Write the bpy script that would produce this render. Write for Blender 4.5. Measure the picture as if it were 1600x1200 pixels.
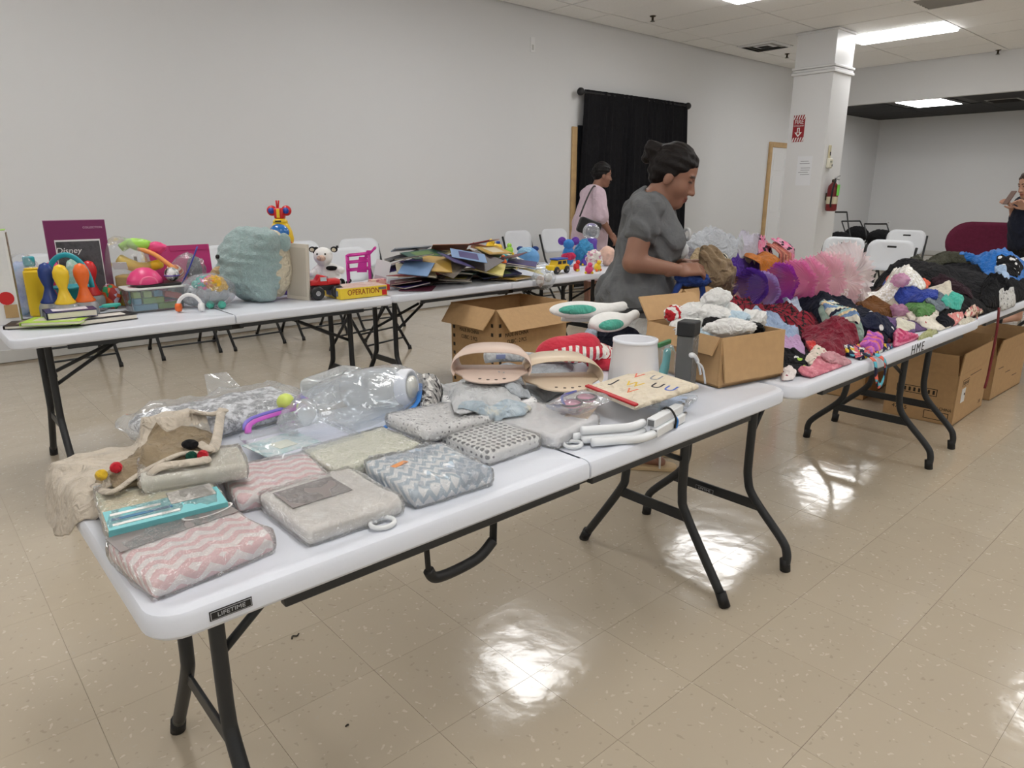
import bpy, bmesh, math, random
import numpy as np
from mathutils import Vector, Matrix, Euler, noise
for o in list(bpy.data.objects): bpy.data.objects.remove(o)
C = bpy.context.scene.collection
SC = bpy.context.scene
PI = math.pi
rnd = random.Random(7)

# ------------------------------------------------------------------ camera
FPX = 1085.0; HOR = 300.0; CAMH = 1.32
PITCH = math.atan((600 - HOR) / FPX); YAW = math.radians(41.778)
cam_d = bpy.data.cameras.new('camera'); cam = bpy.data.objects.new('camera', cam_d); C.objects.link(cam)
cam_d.sensor_width = 36.0; cam_d.lens = FPX / 1600 * 36; cam_d.clip_start = 0.05
cam.location = (0, 0, CAMH); cam.rotation_euler = (PI / 2 - PITCH, 0, -YAW)
SC.camera = cam
# ------------------------------------------------------------------ world, exposure
w = bpy.data.worlds.new('world'); SC.world = w; w.use_nodes = True
w.node_tree.nodes['Background'].inputs[0].default_value = (.8, .85, .9, 1)
w.node_tree.nodes['Background'].inputs[1].default_value = 0.0
vs = SC.view_settings; vs.view_transform = 'Standard'; vs.look = 'None'; vs.gamma = 1.0; vs.use_curve_mapping = False
vs.exposure = 0.22
LAMP = 11.3            # radiance of the ceiling troffers

# ------------------------------------------------------------------ pixel -> point (photo taken as 1600 x 1200)
def ray(u, v):
    x = (u - 800) / FPX; y = -(v - 600) / FPX
    d = (x, math.cos(PITCH) + y * math.sin(PITCH), -math.sin(PITCH) + y * math.cos(PITCH))
    c, s = math.cos(-YAW), math.sin(-YAW)
    return Vector((c * d[0] - s * d[1], s * d[0] + c * d[1], d[2]))
CO = Vector((0, 0, CAMH))
def atz(u, v, z=0.0): d = ray(u, v); return CO + d * ((z - CAMH) / d.z)
def aty(u, v, y): d = ray(u, v); return CO + d * (y / d.y)
def atx(u, v, x): d = ray(u, v); return CO + d * (x / d.x)
def proj(P):
    q = Vector(P) - CO; c, s = math.cos(YAW), math.sin(YAW)
    a, b = c * q.x - s * q.y, s * q.x + c * q.y
    up = b * math.sin(PITCH) + q.z * math.cos(PITCH); fw = b * math.cos(PITCH) - q.z * math.sin(PITCH)
    if fw < .05: return None
    return 800 + FPX * a / fw, 600 - FPX * up / fw

# ------------------------------------------------------------------ materials
MATS = {}
def S(*rgb):            # sRGB 0..255 -> linear
    return tuple((c / 255 / 12.92) if c / 255 <= .04045 else ((c / 255 + .055) / 1.055) ** 2.4 for c in rgb) + (1.0,)
class NT:
    def __init__(s, name):
        s.m = bpy.data.materials.new(name); s.m.use_nodes = True; s.t = s.m.node_tree
        s.b = s.t.nodes['Principled BSDF']
    def n(s, typ, **kw):
        nd = s.t.nodes.new(typ)
        for k, v in kw.items():
            if k.startswith('i_'):
                key = k[2:]; key = int(key) if key.isdigit() else key.replace('_', ' ')
                nd.inputs[key].default_value = v
            else: setattr(nd, k, v)
        return nd
    def l(s, a, b): s.t.links.new(a, b)
    def math(s, op, a, b=None, c=None):
        nd = s.n('ShaderNodeMath', operation=op)
        for i, q in enumerate((a, b, c)):
            if q is None: continue
            if isinstance(q, (int, float)): nd.inputs[i].default_value = q
            else: s.l(q, nd.inputs[i])
        return nd.outputs[0]
    def mix(s, f, a, b):
        nd = s.n('ShaderNodeMix', data_type='RGBA')
        for i, q in ((0, f), (6, a), (7, b)):
            if isinstance(q, (int, float, tuple)): nd.inputs[i].default_value = q
            else: s.l(q, nd.inputs[i])
        return nd.outputs[2]
    def coord(s, kind='Object'):
        return s.n('ShaderNodeTexCoord').outputs[kind]
    def sep(s, v):
        nd = s.n('ShaderNodeSeparateXYZ'); s.l(v, nd.inputs[0]); return nd.outputs
    def noise(s, v, scale, detail=3.0, rough=.5):
        nd = s.n('ShaderNodeTexNoise', i_Scale=scale, i_Detail=detail, i_Roughness=rough); s.l(v, nd.inputs['Vector']); return nd.outputs[0]
    def ramp(s, f, stops, const=False):
        nd = s.n('ShaderNodeValToRGB'); cr = nd.color_ramp
        if const: cr.interpolation = 'CONSTANT'
        while len(cr.elements) < len(stops): cr.elements.new(.5)
        for e, (p, c) in zip(cr.elements, stops): e.position = p; e.color = c
        s.l(f, nd.inputs[0]); return nd.outputs[0]
    def bump(s, h, strength=.3, dist=.01):
        nd = s.n('ShaderNodeBump', i_Strength=strength, i_Distance=dist); s.l(h, nd.inputs['Height']); s.l(nd.outputs[0], s.b.inputs['Normal'])
def mat(name, rgb, rough=.5, metal=0.0, bump=0.0, bscale=60.0, var=0.0, coat=0.0, emit=0.0, sheen=0.0, spec=None, bdist=.004):
    if name in MATS: return MATS[name]
    n = NT(name); b = n.b; col = S(*rgb)
    b.inputs['Base Color'].default_value = col; b.inputs['Roughness'].default_value = rough; b.inputs['Metallic'].default_value = metal
    if spec is not None: b.inputs['Specular IOR Level'].default_value = spec
    if coat: b.inputs['Coat Weight'].default_value = coat; b.inputs['Coat Roughness'].default_value = .08
    if sheen: b.inputs['Sheen Weight'].default_value = sheen
    if emit: b.inputs['Emission Color'].default_value = col; b.inputs['Emission Strength'].default_value = emit
    if bump or var:
        co = n.coord(); nz = n.noise(co, bscale, 4.0)
        if var:
            n2 = n.noise(co, bscale * .35, 3.0)
            d = tuple(c * (1 - var) for c in col[:3]) + (1,); e = tuple(min(1, c * (1 + var * .6)) for c in col[:3]) + (1,)
            n.l(n.ramp(n2, [(.3, d), (.7, e)]), b.inputs['Base Color'])
        if bump: n.bump(nz, bump, bdist)
    MATS[name] = n.m; return n.m
def crease(n, co):
    out = None
    for sc, a in ((11.0, 1.0), (27.0, .45)):
        nd = n.n('ShaderNodeTexNoise', i_Scale=sc, i_Detail=2.0, i_Roughness=.45, i_Distortion=.9); n.l(co, nd.inputs['Vector'])
        r = n.math('MULTIPLY', n.math('POWER', n.math('SUBTRACT', 1.0, n.math('ABSOLUTE', n.math('MULTIPLY_ADD', nd.outputs[0], 4.0, -2.0))), 1.0), a); out = r if out is None else n.math('ADD', out, r)
    return out
def fabric(name, rgb, var=.18, rough=.9, weave=420.0, cr=.8):
    if name in MATS: return MATS[name]
    n = NT(name); co = n.coord(); col = S(*rgb)
    d = tuple(c * (1 - var) for c in col[:3]) + (1,); e = tuple(min(1, c * (1 + var * .5)) for c in col[:3]) + (1,)
    n.l(n.ramp(n.noise(co, 26, 4.0), [(.32, d), (.68, e)]), n.b.inputs['Base Color'])
    n.b.inputs['Roughness'].default_value = rough; n.b.inputs['Sheen Weight'].default_value = .25 * max(col[:3]); n.b.inputs['Specular IOR Level'].default_value = .2
    h = n.math('ADD', n.math('MULTIPLY', n.noise(co, weave, 2.0), .12), crease(n, co))
    n.bump(h, cr, .014)
    MATS[name] = n.m; return n.m
def film(name='clear_film', tint=(255, 255, 255), milk=.06, spec=.38, scale=22.0, bmp=.8, fm=.8):
    """thin clear plastic: see-through with crinkled gloss"""
    if name in MATS: return MATS[name]
    n = NT(name); t = n.t; co = n.coord()
    tr = n.n('ShaderNodeBsdfTransparent'); tr.inputs[0].default_value = S(*tint)
    gl = n.n('ShaderNodeBsdfGlossy'); gl.inputs['Roughness'].default_value = .07; gl.inputs[0].default_value = (1, 1, 1, 1)
    df = n.n('ShaderNodeBsdfDiffuse'); df.inputs[0].default_value = S(*tint)
    v1 = n.n('ShaderNodeTexVoronoi', i_Scale=scale, feature='DISTANCE_TO_EDGE'); wob = n.noise(co, scale * .6, 3.0)
    n.l(n.n('ShaderNodeVectorMath', operation='ADD').outputs[0], v1.inputs['Vector'])
    vm = [x for x in t.nodes if x.type == 'VECT_MATH'][0]; n.l(co, vm.inputs[0]); n.l(wob, vm.inputs[1])
    h = n.math('ADD', n.math('MINIMUM', v1.outputs['Distance'], .18), n.math('MULTIPLY', n.noise(co, scale * 1.7, 4.0, .65), .35))
    bp = n.n('ShaderNodeBump', i_Strength=bmp, i_Distance=.02); n.l(h, bp.inputs['Height'])
    n.l(bp.outputs[0], gl.inputs['Normal'])
    fr = n.n('ShaderNodeFresnel', i_IOR=1.4)
    f = n.math('MINIMUM', n.math('ADD', n.math('MULTIPLY', fr.outputs[0], fm), spec * .12), 1.0)
    m1 = n.n('ShaderNodeMixShader'); m1.inputs[0].default_value = milk; n.l(tr.outputs[0], m1.inputs[1]); n.l(df.outputs[0], m1.inputs[2])
    m2 = n.n('ShaderNodeMixShader'); n.l(f, m2.inputs[0]); n.l(m1.outputs[0], m2.inputs[1]); n.l(gl.outputs[0], m2.inputs[2])
    n.l(m2.outputs[0], t.nodes['Material Output'].inputs[0])
    MATS[name] = n.m; return n.m

# ------------------------------------------------------------------ mesh building
class MB:
    def __init__(s): s.v = []; s.f = []; s.mi = []; s.cur = 0
    def add(s, vs, fs, M=None):
        o = len(s.v)
        s.v += [tuple(M @ Vector(p)) for p in vs] if M is not None else [tuple(p) for p in vs]
        s.f += [tuple(i + o for i in f) for f in fs]; s.mi += [s.cur] * len(fs); return s
    def box(s, c, d, rz=0, rx=0, ry=0, M=None):
        x, y, z = d[0] / 2, d[1] / 2, d[2] / 2
        m = Matrix.Translation(c) @ Euler((rx, ry, rz)).to_matrix().to_4x4()
        if M is not None: m = M @ m
        return s.add([(-x, -y, -z), (x, -y, -z), (x, y, -z), (-x, y, -z), (-x, -y, z), (x, -y, z), (x, y, z), (-x, y, z)],
                     [(3, 2, 1, 0), (4, 5, 6, 7), (0, 1, 5, 4), (1, 2, 6, 5), (2, 3, 7, 6), (3, 0, 4, 7)], m)
    def tube(s, pts, r, n=10, closed=False, flat=1.0, cap=True):
        pts = [Vector(p) for p in pts]; N = len(pts); rr = r if isinstance(r, (list, tuple)) else [r] * N
        vs, fs = [], []; up = None
        for i, p in enumerate(pts):
            a = pts[i - 1] if (i > 0 or closed) else p; b = pts[(i + 1) % N] if (i < N - 1 or closed) else p
            t = (b - a).normalized()
            if up is None: up = Vector((0, 0, 1)) if abs(t.z) < .9 else Vector((1, 0, 0))
            e = t.cross(up); 
            if e.length < 1e-5: e = t.cross(Vector((0, 1, 0)))
            e.normalize(); up = e.cross(t).normalized()
            for k in range(n):
                q = 2 * PI * k / n; vs.append(p + (e * math.cos(q) + up * math.sin(q) * flat) * rr[i])
        M = N if closed else N - 1
        for i in range(M):
            for k in range(n):
                a, b = i * n + k, i * n + (k + 1) % n; c, d = ((i + 1) % N) * n + (k + 1) % n, ((i + 1) % N) * n + k
                fs.append((a, b, c, d))
        if cap and not closed: fs.append(tuple(range(n - 1, -1, -1))); fs.append(tuple((N - 1) * n + k for k in range(n)))
        return s.add(vs, fs)
    def lathe(s, prof, n=24, M=None, capb=True, capt=True, sx=1, sy=1):
        vs, fs = [], []
        for r, z in prof:
            for k in range(n): a = 2 * PI * k / n; vs.append((r * math.cos(a) * sx, r * math.sin(a) * sy, z))
        for i in range(len(prof) - 1):
            for k in range(n): fs.append((i * n + k, i * n + (k + 1) % n, (i + 1) * n + (k + 1) % n, (i + 1) * n + k))
        if capb: fs.append(tuple(range(n - 1, -1, -1)))
        if capt: fs.append(tuple((len(prof) - 1) * n + k for k in range(n)))
        return s.add(vs, fs, M)
    def prism(s, poly, z0, z1, M=None):
        n = len(poly)
        vs = [(x, y, z0) for x, y in poly] + [(x, y, z1) for x, y in poly]
        fs = [tuple(range(n - 1, -1, -1)), tuple(range(n, 2 * n))] + [(i, (i + 1) % n, n + (i + 1) % n, n + i) for i in range(n)]
        return s.add(vs, fs, M)
    def sphere(s, c, r, n=16, m=10, M=None):
        if not isinstance(r, (tuple, list)): r = (r, r, r)
        vs, fs = [(c[0], c[1], c[2] - r[2])], []
        for i in range(1, m):
            ph = -PI / 2 + PI * i / m
            for k in range(n): a = 2 * PI * k / n; vs.append((c[0] + r[0] * math.cos(ph) * math.cos(a), c[1] + r[1] * math.cos(ph) * math.sin(a), c[2] + r[2] * math.sin(ph)))
        vs.append((c[0], c[1], c[2] + r[2])); L = len(vs) - 1
        for k in range(n):
            fs.append((0, 1 + (k + 1) % n, 1 + k)); fs.append((L, 1 + (m - 2) * n + k, 1 + (m - 2) * n + (k + 1) % n))
            for i in range(m - 2): fs.append((1 + i * n + k, 1 + i * n + (k + 1) % n, 1 + (i + 1) * n + (k + 1) % n, 1 + (i + 1) * n + k))
        return s.add(vs, fs, M)
    def mesh(s, name):
        me = bpy.data.meshes.new(name); me.from_pydata(s.v, [], s.f); me.update()
        for p, i in zip(me.polygons, s.mi): p.material_index = i
        return me
    def build(s, name, mats, parent=None, smooth=False, bevel=0.0, seg=2, subsurf=0, loc=None, rot=None, ang=40):
        me = s.mesh(name); o = bpy.data.objects.new(name, me); C.objects.link(o)
        for m in (mats if isinstance(mats, (list, tuple)) else [mats]): me.materials.append(m)
        finish(o, parent, smooth, bevel, seg, subsurf, loc, rot, ang); return o
def finish(o, parent=None, smooth=False, bevel=0, seg=2, subsurf=0, loc=None, rot=None, ang=40):
    if parent is not None: o.parent = parent
    if loc is not None: o.location = loc
    if rot is not None: o.rotation_euler = rot
    if bevel:
        b = o.modifiers.new('bevel', 'BEVEL'); b.width = bevel; b.segments = seg; b.limit_method = 'ANGLE'; b.angle_limit = math.radians(ang)
    if subsurf:
        q = o.modifiers.new('sub', 'SUBSURF'); q.levels = q.render_levels = subsurf
    if smooth or subsurf: o.data.polygons.foreach_set('use_smooth', [True] * len(o.data.polygons))
    elif bevel: o.data.polygons.foreach_set('use_smooth', [True] * len(o.data.polygons)); o.data.set_sharp_from_angle(angle=math.radians(60))
    return o
def tag(o, label, cat, group=None):
    o['label'] = label; o['category'] = cat
    if group: o['group'] = group
    return o
def thing(name, label, cat, loc=(0, 0, 0), rz=0.0, group=None, rot=None):
    o = bpy.data.objects.new(name, None); C.objects.link(o); o.empty_display_size = .05
    o.location = loc; o.rotation_euler = rot if rot is not None else (0, 0, rz); return tag(o, label, cat, group)
def struct(o): o['kind'] = 'structure'; return o
def dup(root, loc, rz, label):
    r = root.copy(); C.objects.link(r); r.location = loc; r.rotation_euler = (0, 0, rz); r['label'] = label
    for ch in list(root.children):
        c = ch.copy(); C.objects.link(c); c.parent = r
        for g in list(ch.children):
            d = g.copy(); C.objects.link(d); d.parent = c
    return r
def text_mesh(txt, size, extrude=.0004, shear=0.0, spacing=1.0, align='CENTER'):
    cu = bpy.data.curves.new('txt', 'FONT'); cu.body = txt; cu.size = size; cu.extrude = extrude; cu.shear = shear
    cu.align_x = align; cu.align_y = 'CENTER'; cu.space_character = spacing; cu.resolution_u = 3
    o = bpy.data.objects.new('txt', cu); C.objects.link(o)
    me = bpy.data.meshes.new_from_object(o.evaluated_get(bpy.context.evaluated_depsgraph_get()))
    bpy.data.objects.remove(o); bpy.data.curves.remove(cu); return me
def text(name, txt, size, m, parent, loc, rot, **kw):
    sx = kw.pop('sx', 1.0)
    me = text_mesh(txt, size, **kw); me.name = name; me.materials.clear(); me.materials.append(m)
    o = bpy.data.objects.new(name, me); C.objects.link(o); o.parent = parent; o.location = loc; o.rotation_euler = rot; o.scale = (sx, 1, 1); return o
def rrect(w, d, r, n=5):
    pts = []
    for cx, cy, a0 in ((w / 2 - r, d / 2 - r, 0), (-w / 2 + r, d / 2 - r, 90), (-w / 2 + r, -d / 2 + r, 180), (w / 2 - r, -d / 2 + r, 270)):
        for i in range(n + 1): a = math.radians(a0 + 90 * i / n); pts.append((cx + r * math.cos(a), cy + r * math.sin(a)))
    return pts
def bez(pts, k=4):
    """round a polyline: Catmull-Rom samples"""
    P = [Vector(p) for p in pts]; out = []
    for i in range(len(P) - 1):
        a, b, c, d = P[max(i - 1, 0)], P[i], P[i + 1], P[min(i + 2, len(P) - 1)]
        for j in range(k):
            t = j / k; out.append(.5 * ((2 * b) + (c - a) * t + (2 * a - 5 * b + 4 * c - d) * t * t + (3 * b - 3 * c + d - a) * t ** 3))
    return out + [P[-1]]

# ------------------------------------------------------------------ the room
XB, XE, YB, YW, ZC = -4.5, 16.95, -6.0, 6.75, 3.45
XS, ZS = 13.6, 2.84       # soffit and alcove ceiling
paint = mat('white_paint', (217, 218, 219), .55, bump=.05, bscale=180)
paint2 = mat('white_gloss_paint', (226, 227, 228), .35)
ceil_m = mat('ceiling_board', (244, 244, 243), .9, bump=.25, bscale=220, var=.03)
grid_m = mat('ceiling_grid', (96, 94, 90), .7)
black_m = mat('black_ceiling_board', (34, 34, 35), .85, bump=.2, bscale=200)
blackgrid_m = mat('black_ceiling_grid', (60, 60, 60), .7)
# floor: slab with 12 inch vinyl tiles
def floor_mat():
    n = NT('vinyl_tile'); co = n.n('ShaderNodeNewGeometry').outputs['Position']
    oi = n.n('ShaderNodeObjectInfo').outputs['Random']
    base = n.mix(n.noise(co, 1.2, 3.0), S(186, 173, 153), S(200, 188, 168))
    base = n.mix(n.math('MULTIPLY', oi, .35), base, S(180, 167, 147))
    vo = n.n('ShaderNodeTexVoronoi', i_Scale=55.0); wv = n.n('ShaderNodeVectorMath', operation='MULTIPLY_ADD')
    nz = n.n('ShaderNodeTexNoise', i_Scale=30.0, i_Detail=2.0); n.l(co, nz.inputs['Vector'])
    n.l(nz.outputs[1], wv.inputs[0]); wv.inputs[1].default_value = (.05, .05, .05); n.l(co, wv.inputs[2]); n.l(wv.outputs[0], vo.inputs['Vector'])
    fl = n.ramp(vo.outputs['Distance'], [(.0, (1, 1, 1, 1)), (.22, (1, 1, 1, 1)), (.30, (0, 0, 0, 1))])
    r1 = n.ramp(n.sep(vo.outputs['Color'])[0], [(0, (1, 1, 1, 1)), (.30, (0, 0, 0, 1))], True)
    r2 = n.ramp(n.sep(vo.outputs['Color'])[1], [(0, (1, 1, 1, 1)), (.22, (0, 0, 0, 1))], True)
    base = n.mix(n.math('MULTIPLY', n.math('MULTIPLY', fl, r1), .45), base, S(226, 218, 203))
    base = n.mix(n.math('MULTIPLY', n.math('MULTIPLY', fl, r2), .35), base, S(150, 137, 118))
    n.l(base, n.b.inputs['Base Color'])
    n.l(n.math('MULTIPLY_ADD', n.noise(co, 4.0, 4.0), .10, .10), n.b.inputs['Roughness'])
    n.b.inputs['Specular IOR Level'].default_value = .5; n.b.inputs['Coat Weight'].default_value = .45; n.b.inputs['Coat Roughness'].default_value = .09
    h = n.math('ADD', n.math('MULTIPLY', n.noise(co, 5.0, 2.0), 1.0), n.math('MULTIPLY', n.noise(co, 45.0, 2.0), .08))
    bp = n.n('ShaderNodeBump', i_Strength=.22, i_Distance=.016); n.l(h, bp.inputs['Height'])
    n.l(bp.outputs[0], n.b.inputs['Normal']); n.l(bp.outputs[0], n.b.inputs['Coat Normal'])
    return n.m
tile_m = floor_mat(); joint_m = mat('tile_joint', (140, 127, 108), .6)
floor = MB().box(((XB + XE) / 2, (YB + YW) / 2, -.06), (XE - XB, YW - YB, .114)).build('floor', joint_m); struct(floor)
TS = .3177; tx0, ty0 = .8366, 1.530
tmb = MB().box((0, 0, -.0035), (TS - .0009, TS - .0009, .007)); tme = tmb.mesh('floor_tile'); tme.materials.append(tile_m)
tiles = []
for i in range(int((XB - tx0) / TS), int((XE - tx0) / TS) + 1):
    for j in range(int((YB - ty0) / TS), int((YW - ty0) / TS) + 1):
        cx_, cy_ = tx0 + (i + .5) * TS, ty0 + (j + .5) * TS
        if not (XB + TS / 2 < cx_ < XE - TS / 2 and YB + TS / 2 < cy_ < YW - TS / 2): continue
        q = proj((cx_, cy_, 0)); d = math.hypot(cx_, cy_)
        vis = q is not None and -60 < q[0] < 1660 and q[1] < 1290
        tiles.append((d if vis else 1e3 + d, cx_, cy_))
tiles.sort(); rest = MB()
for k, (d, x, y) in enumerate(tiles):
    if k < 300:
        o = bpy.data.objects.new('floor_tile', tme); C.objects.link(o); o.location = (x, y, 0); o.parent = floor
    else: rest.box((x, y, -.0035), (TS - .0009, TS - .0009, .007))
o = rest.build('floor_tile', tile_m, floor); o['kind'] = 'stuff'
# walls
T = .12
struct(MB().box(((XB + XE) / 2, YW + T / 2, ZC / 2), (XE - XB + 2 * T, T, ZC + .1)).build('wall_left', paint))
struct(MB().box((XE + T / 2, (YB + YW) / 2, ZC / 2), (T, YW - YB, ZC + .1)).build('wall_far', paint))
struct(MB().box((XB - T / 2, (YB + YW) / 2, ZC / 2), (T, YW - YB, ZC + .1)).build('wall_back', paint))
struct(MB().box(((XB + XE) / 2, YB - T / 2, ZC / 2), (XE - XB + 2 * T, T, ZC + .1)).build('wall_right', paint))
struct(MB().box((XS + .06, (YB + YW) / 2, (ZS + ZC) / 2 + .01), (.12, YW - YB, ZC - ZS + .02)).build('wall_soffit', paint))
struct(MB().box(((XB + XE) / 2, YW - .006, .05), (XE - XB, .012, .1)).build('baseboard_left', mat('vinyl_base', (205, 204, 200), .4), bevel=.004))
struct(MB().box((XE - .006, (YB + YW) / 2, .05), (.012, YW - YB, .1)).build('baseboard_far', MATS['vinyl_base'], bevel=.004))
# ceiling with lay-in boards
ceil = struct(MB().box(((XB + XS) / 2, (YB + YW) / 2, ZC + .06), (XS - XB, YW - YB, .1)).build('ceiling', grid_m))
GX, GY, gx0, gy0 = .69, 1.33, 6.58, 6.30
fix = {(k, j) for k in (-14, -9, -4, 1, 6) for j in (-2, -5, -8)}  # light grid carried on unseen behind the camera, where it adds illumination
vents = {(4, -3): 'return', (4, -4): 'return'}
cell = lambda k, j: (gx0 + k * GX, gx0 + (k + 1) * GX, gy0 + j * GY, gy0 + (j + 1) * GY)
for k in range(-17, 11):
    for j in range(-10, 1):
        if (k, j) in fix or (k, j) in vents: continue
        x0, x1, y0, y1 = cell(k, j); x0 = max(x0, XB); x1 = min(x1, XS); y0 = max(y0, YB); y1 = min(y1, YW)
        if x1 - x0 < .05 or y1 - y0 < .05: continue
        g = .014; y1 = min(y1, YW - .012)
        mb = MB().box(((x0 + x1) / 2, (y0 + y1) / 2, ZC + .006 + rnd.uniform(-.002, .002)), (x1 - x0 - g, y1 - y0 - g, .012))
        mb.build('ceiling_tile', ceil_m, ceil)
def lamp_mat(name, e):
    n = NT(name); n.b.inputs['Base Color'].default_value = (.9, .9, .9, 1)
    n.b.inputs['Emission Color'].default_value = S(255, 254, 253); n.b.inputs['Emission Strength'].default_value = e; return n.m
diff_m = lamp_mat('lit_diffuser', LAMP)
names = {(6, -2): 'lit ceiling light panel beside the white column', (1, -2): 'lit ceiling light panel cut by the top edge of the photo'}
for (k, j) in sorted(fix):
    x0, x1, y0, y1 = cell(k, j); g = .008
    if y0 < YB: continue
    t = thing('ceiling_light', names.get((k, j), 'lit ceiling light panel out of view above the glossy floor'), 'ceiling light', ((x0 + x1) / 2, (y0 + y1) / 2, ZC - .004), group='ceiling light panels')
    wx, wy = x1 - x0 - g, y1 - y0 - g
    fr = MB()
    fr.box((0, wy / 2 - .012, .006), (wx, .024, .014)).box((0, -wy / 2 + .012, .006), (wx, .024, .014)).box((wx / 2 - .012, 0, .006), (.024, wy - .048, .014)).box((-wx / 2 + .012, 0, .006), (.024, wy - .048, .014))
    fr.build('frame', paint2, t)
    MB().box((0, 0, -.012), (wx - .06, wy - .06, .036)).build('diffuser', diff_m, t, bevel=.01)
slat_m = mat('vent_slat', (150, 149, 145), .5); duct_m = mat('vent_dark', (28, 27, 26), .9)
for (k, j), lab in zip(vents, ('grey slatted return vent in the ceiling at top right', 'slatted return vent cut by the top right corner')):
    x0, x1, y0, y1 = cell(k, j); g = .01; t = thing('return_vent', lab, 'vent', ((x0 + x1) / 2, (y0 + y1) / 2, ZC - .004), group='return vents')
    wx, wy = x1 - x0 - g, y1 - y0 - g
    fr = MB()
    fr.box((0, wy / 2 - .03, .006), (wx, .06, .014)).box((0, -wy / 2 + .03, .006), (wx, .06, .014)).box((wx / 2 - .03, 0, .006), (.06, wy - .12, .014)).box((-wx / 2 + .03, 0, .006), (.06, wy - .12, .014))
    fr.build('frame', ceil_m, t); MB().box((0, 0, .02), (wx - .1, wy - .1, .004)).build('duct', duct_m, t)
    for i in range(6): MB().box((-wx / 2 + .12 + i * (wx - .24) / 5, 0, .006), (.035, wy - .12, .004), ry=.5).build('slat', slat_m, t)
# supply diffuser by the column, sprinklers
def diffuser(px, lab):
    p = atz(*px, ZC); t = thing('ceiling_diffuser', lab, 'vent', (p.x, p.y, ZC - .004))
    MB().box((0, 0, .003), (.6, .6, .006)).build('duct', duct_m, t)
    for i, s in enumerate((.60, .44, .28)):
        m = MB(); h = s / 2; wd = .045
        for a in range(4):
            R = Matrix.Rotation(a * PI / 2, 4, 'Z')
            m.add([(-h, -h, -.002), (h, -h, -.002), (h - wd, -h + wd, -.02 + .004 * i), (-h + wd, -h + wd, -.02 + .004 * i), (-h, -h, .002), (h, -h, .002), (h - wd, -h + wd, -.016 + .004 * i), (-h + wd, -h + wd, -.016 + .004 * i)],
                  [(3, 2, 1, 0), (4, 5, 6, 7), (0, 1, 5, 4), (1, 2, 6, 5), (2, 3, 7, 6), (3, 0, 4, 7)], R)
        m.build('louvre', paint2 if i != 1 else slat_m, t)
diffuser((1195, 72), 'square louvred air diffuser in the ceiling left of column')
brass = mat('dark_brass', (70, 62, 50), .4, .8)
for px, lab in (((1020, 25), 'sprinkler head in the ceiling above the black curtain'), ((1230, 84), 'sprinkler head in the ceiling right beside the column'), ((1560, 78), 'sprinkler head in the ceiling above the soffit')):
    p = atz(*px, ZC); t = thing('sprinkler_head', lab, 'sprinkler', (p.x, p.y, ZC))
    MB().lathe([(.04, 0), (.035, -.008), (.014, -.012), (.014, -.05)], 14).build('escutcheon', brass, t, True)
    MB().lathe([(.008, -.05), (.03, -.06), (.03, -.063)], 10).build('deflector', brass, t)
# alcove ceiling, black, with its own boards
ac = struct(MB().box(((XS + .12 + XE) / 2, (YB + YW) / 2, ZS + .06), (XE - XS - .12, YW - YB, .1)).build('ceiling', blackgrid_m))
acl = {(1, 4)}
for k in range(0, 5):
    for j in range(-4, 7):
        x0 = XS + .12 + k * .62; x1 = min(x0 + .62, XE); y1 = YW - (6 - j) * 1.24 ; y0 = max(y1 - 1.24, YB)
        if y1 - y0 < .05 or x1 - x0 < .05: continue
        if (k, j) in ((0, 5), (1, 5)): continue
        MB().box(((x0 + x1) / 2, (y0 + y1) / 2, ZS + .006), (x1 - x0 - .01, y1 - y0 - .01, .012)).build('ceiling_tile', black_m, ac)
t = thing('ceiling_light', 'lit ceiling light panel in the black alcove ceiling', 'ceiling light', (XS + .12 + .62, YW - 1.86, ZS - .002), group='ceiling light panels')
MB().box((0, 0, .004), (1.2, .9, .01)).build('frame', blackgrid_m, t); MB().box((-.05, .02, -.002), (1.08, .72, .008)).build('diffuser', diff_m, t)
t = thing('ceiling_diffuser', 'air diffuser next to the light in black alcove ceiling', 'vent', (XS + 1.25, YW - 2.85, ZS - .004))
MB().box((0, 0, .003), (.5, .5, .006)).build('frame', slat_m, t)
for i in range(5): MB().box((-.18 + .09 * i, 0, -.006), (.02, .42, .01), ry=.5).build('louvre', duct_m, t)
# column with a moulded head
cx0, cx1, cy0, cy1 = 10.04, 10.60, 4.70, 5.26
col = struct(MB().box(((cx0 + cx1) / 2, (cy0 + cy1) / 2, ZC / 2), (cx1 - cx0, cy1 - cy0, ZC - .004)).build('wall_column', paint2))
ccx, ccy, cw = (cx0 + cx1) / 2, (cy0 + cy1) / 2, cx1 - cx0
for z, e, h in ((2.98, .03, .03), (2.945, .018, .03), (2.91, .03, .035), (3.43, .02, .03)):
    MB().box((ccx, ccy, z), (cw + 2 * e, cw + 2 * e, h)).build('moulding', paint2, col, bevel=.006)
# ------------------------------------------------------------------ wall fittings
red = mat('sign_red', (150, 32, 42), .4); white = mat('print_white', (235, 235, 233), .5); ink = mat('print_black', (25, 25, 27), .5)
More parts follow.
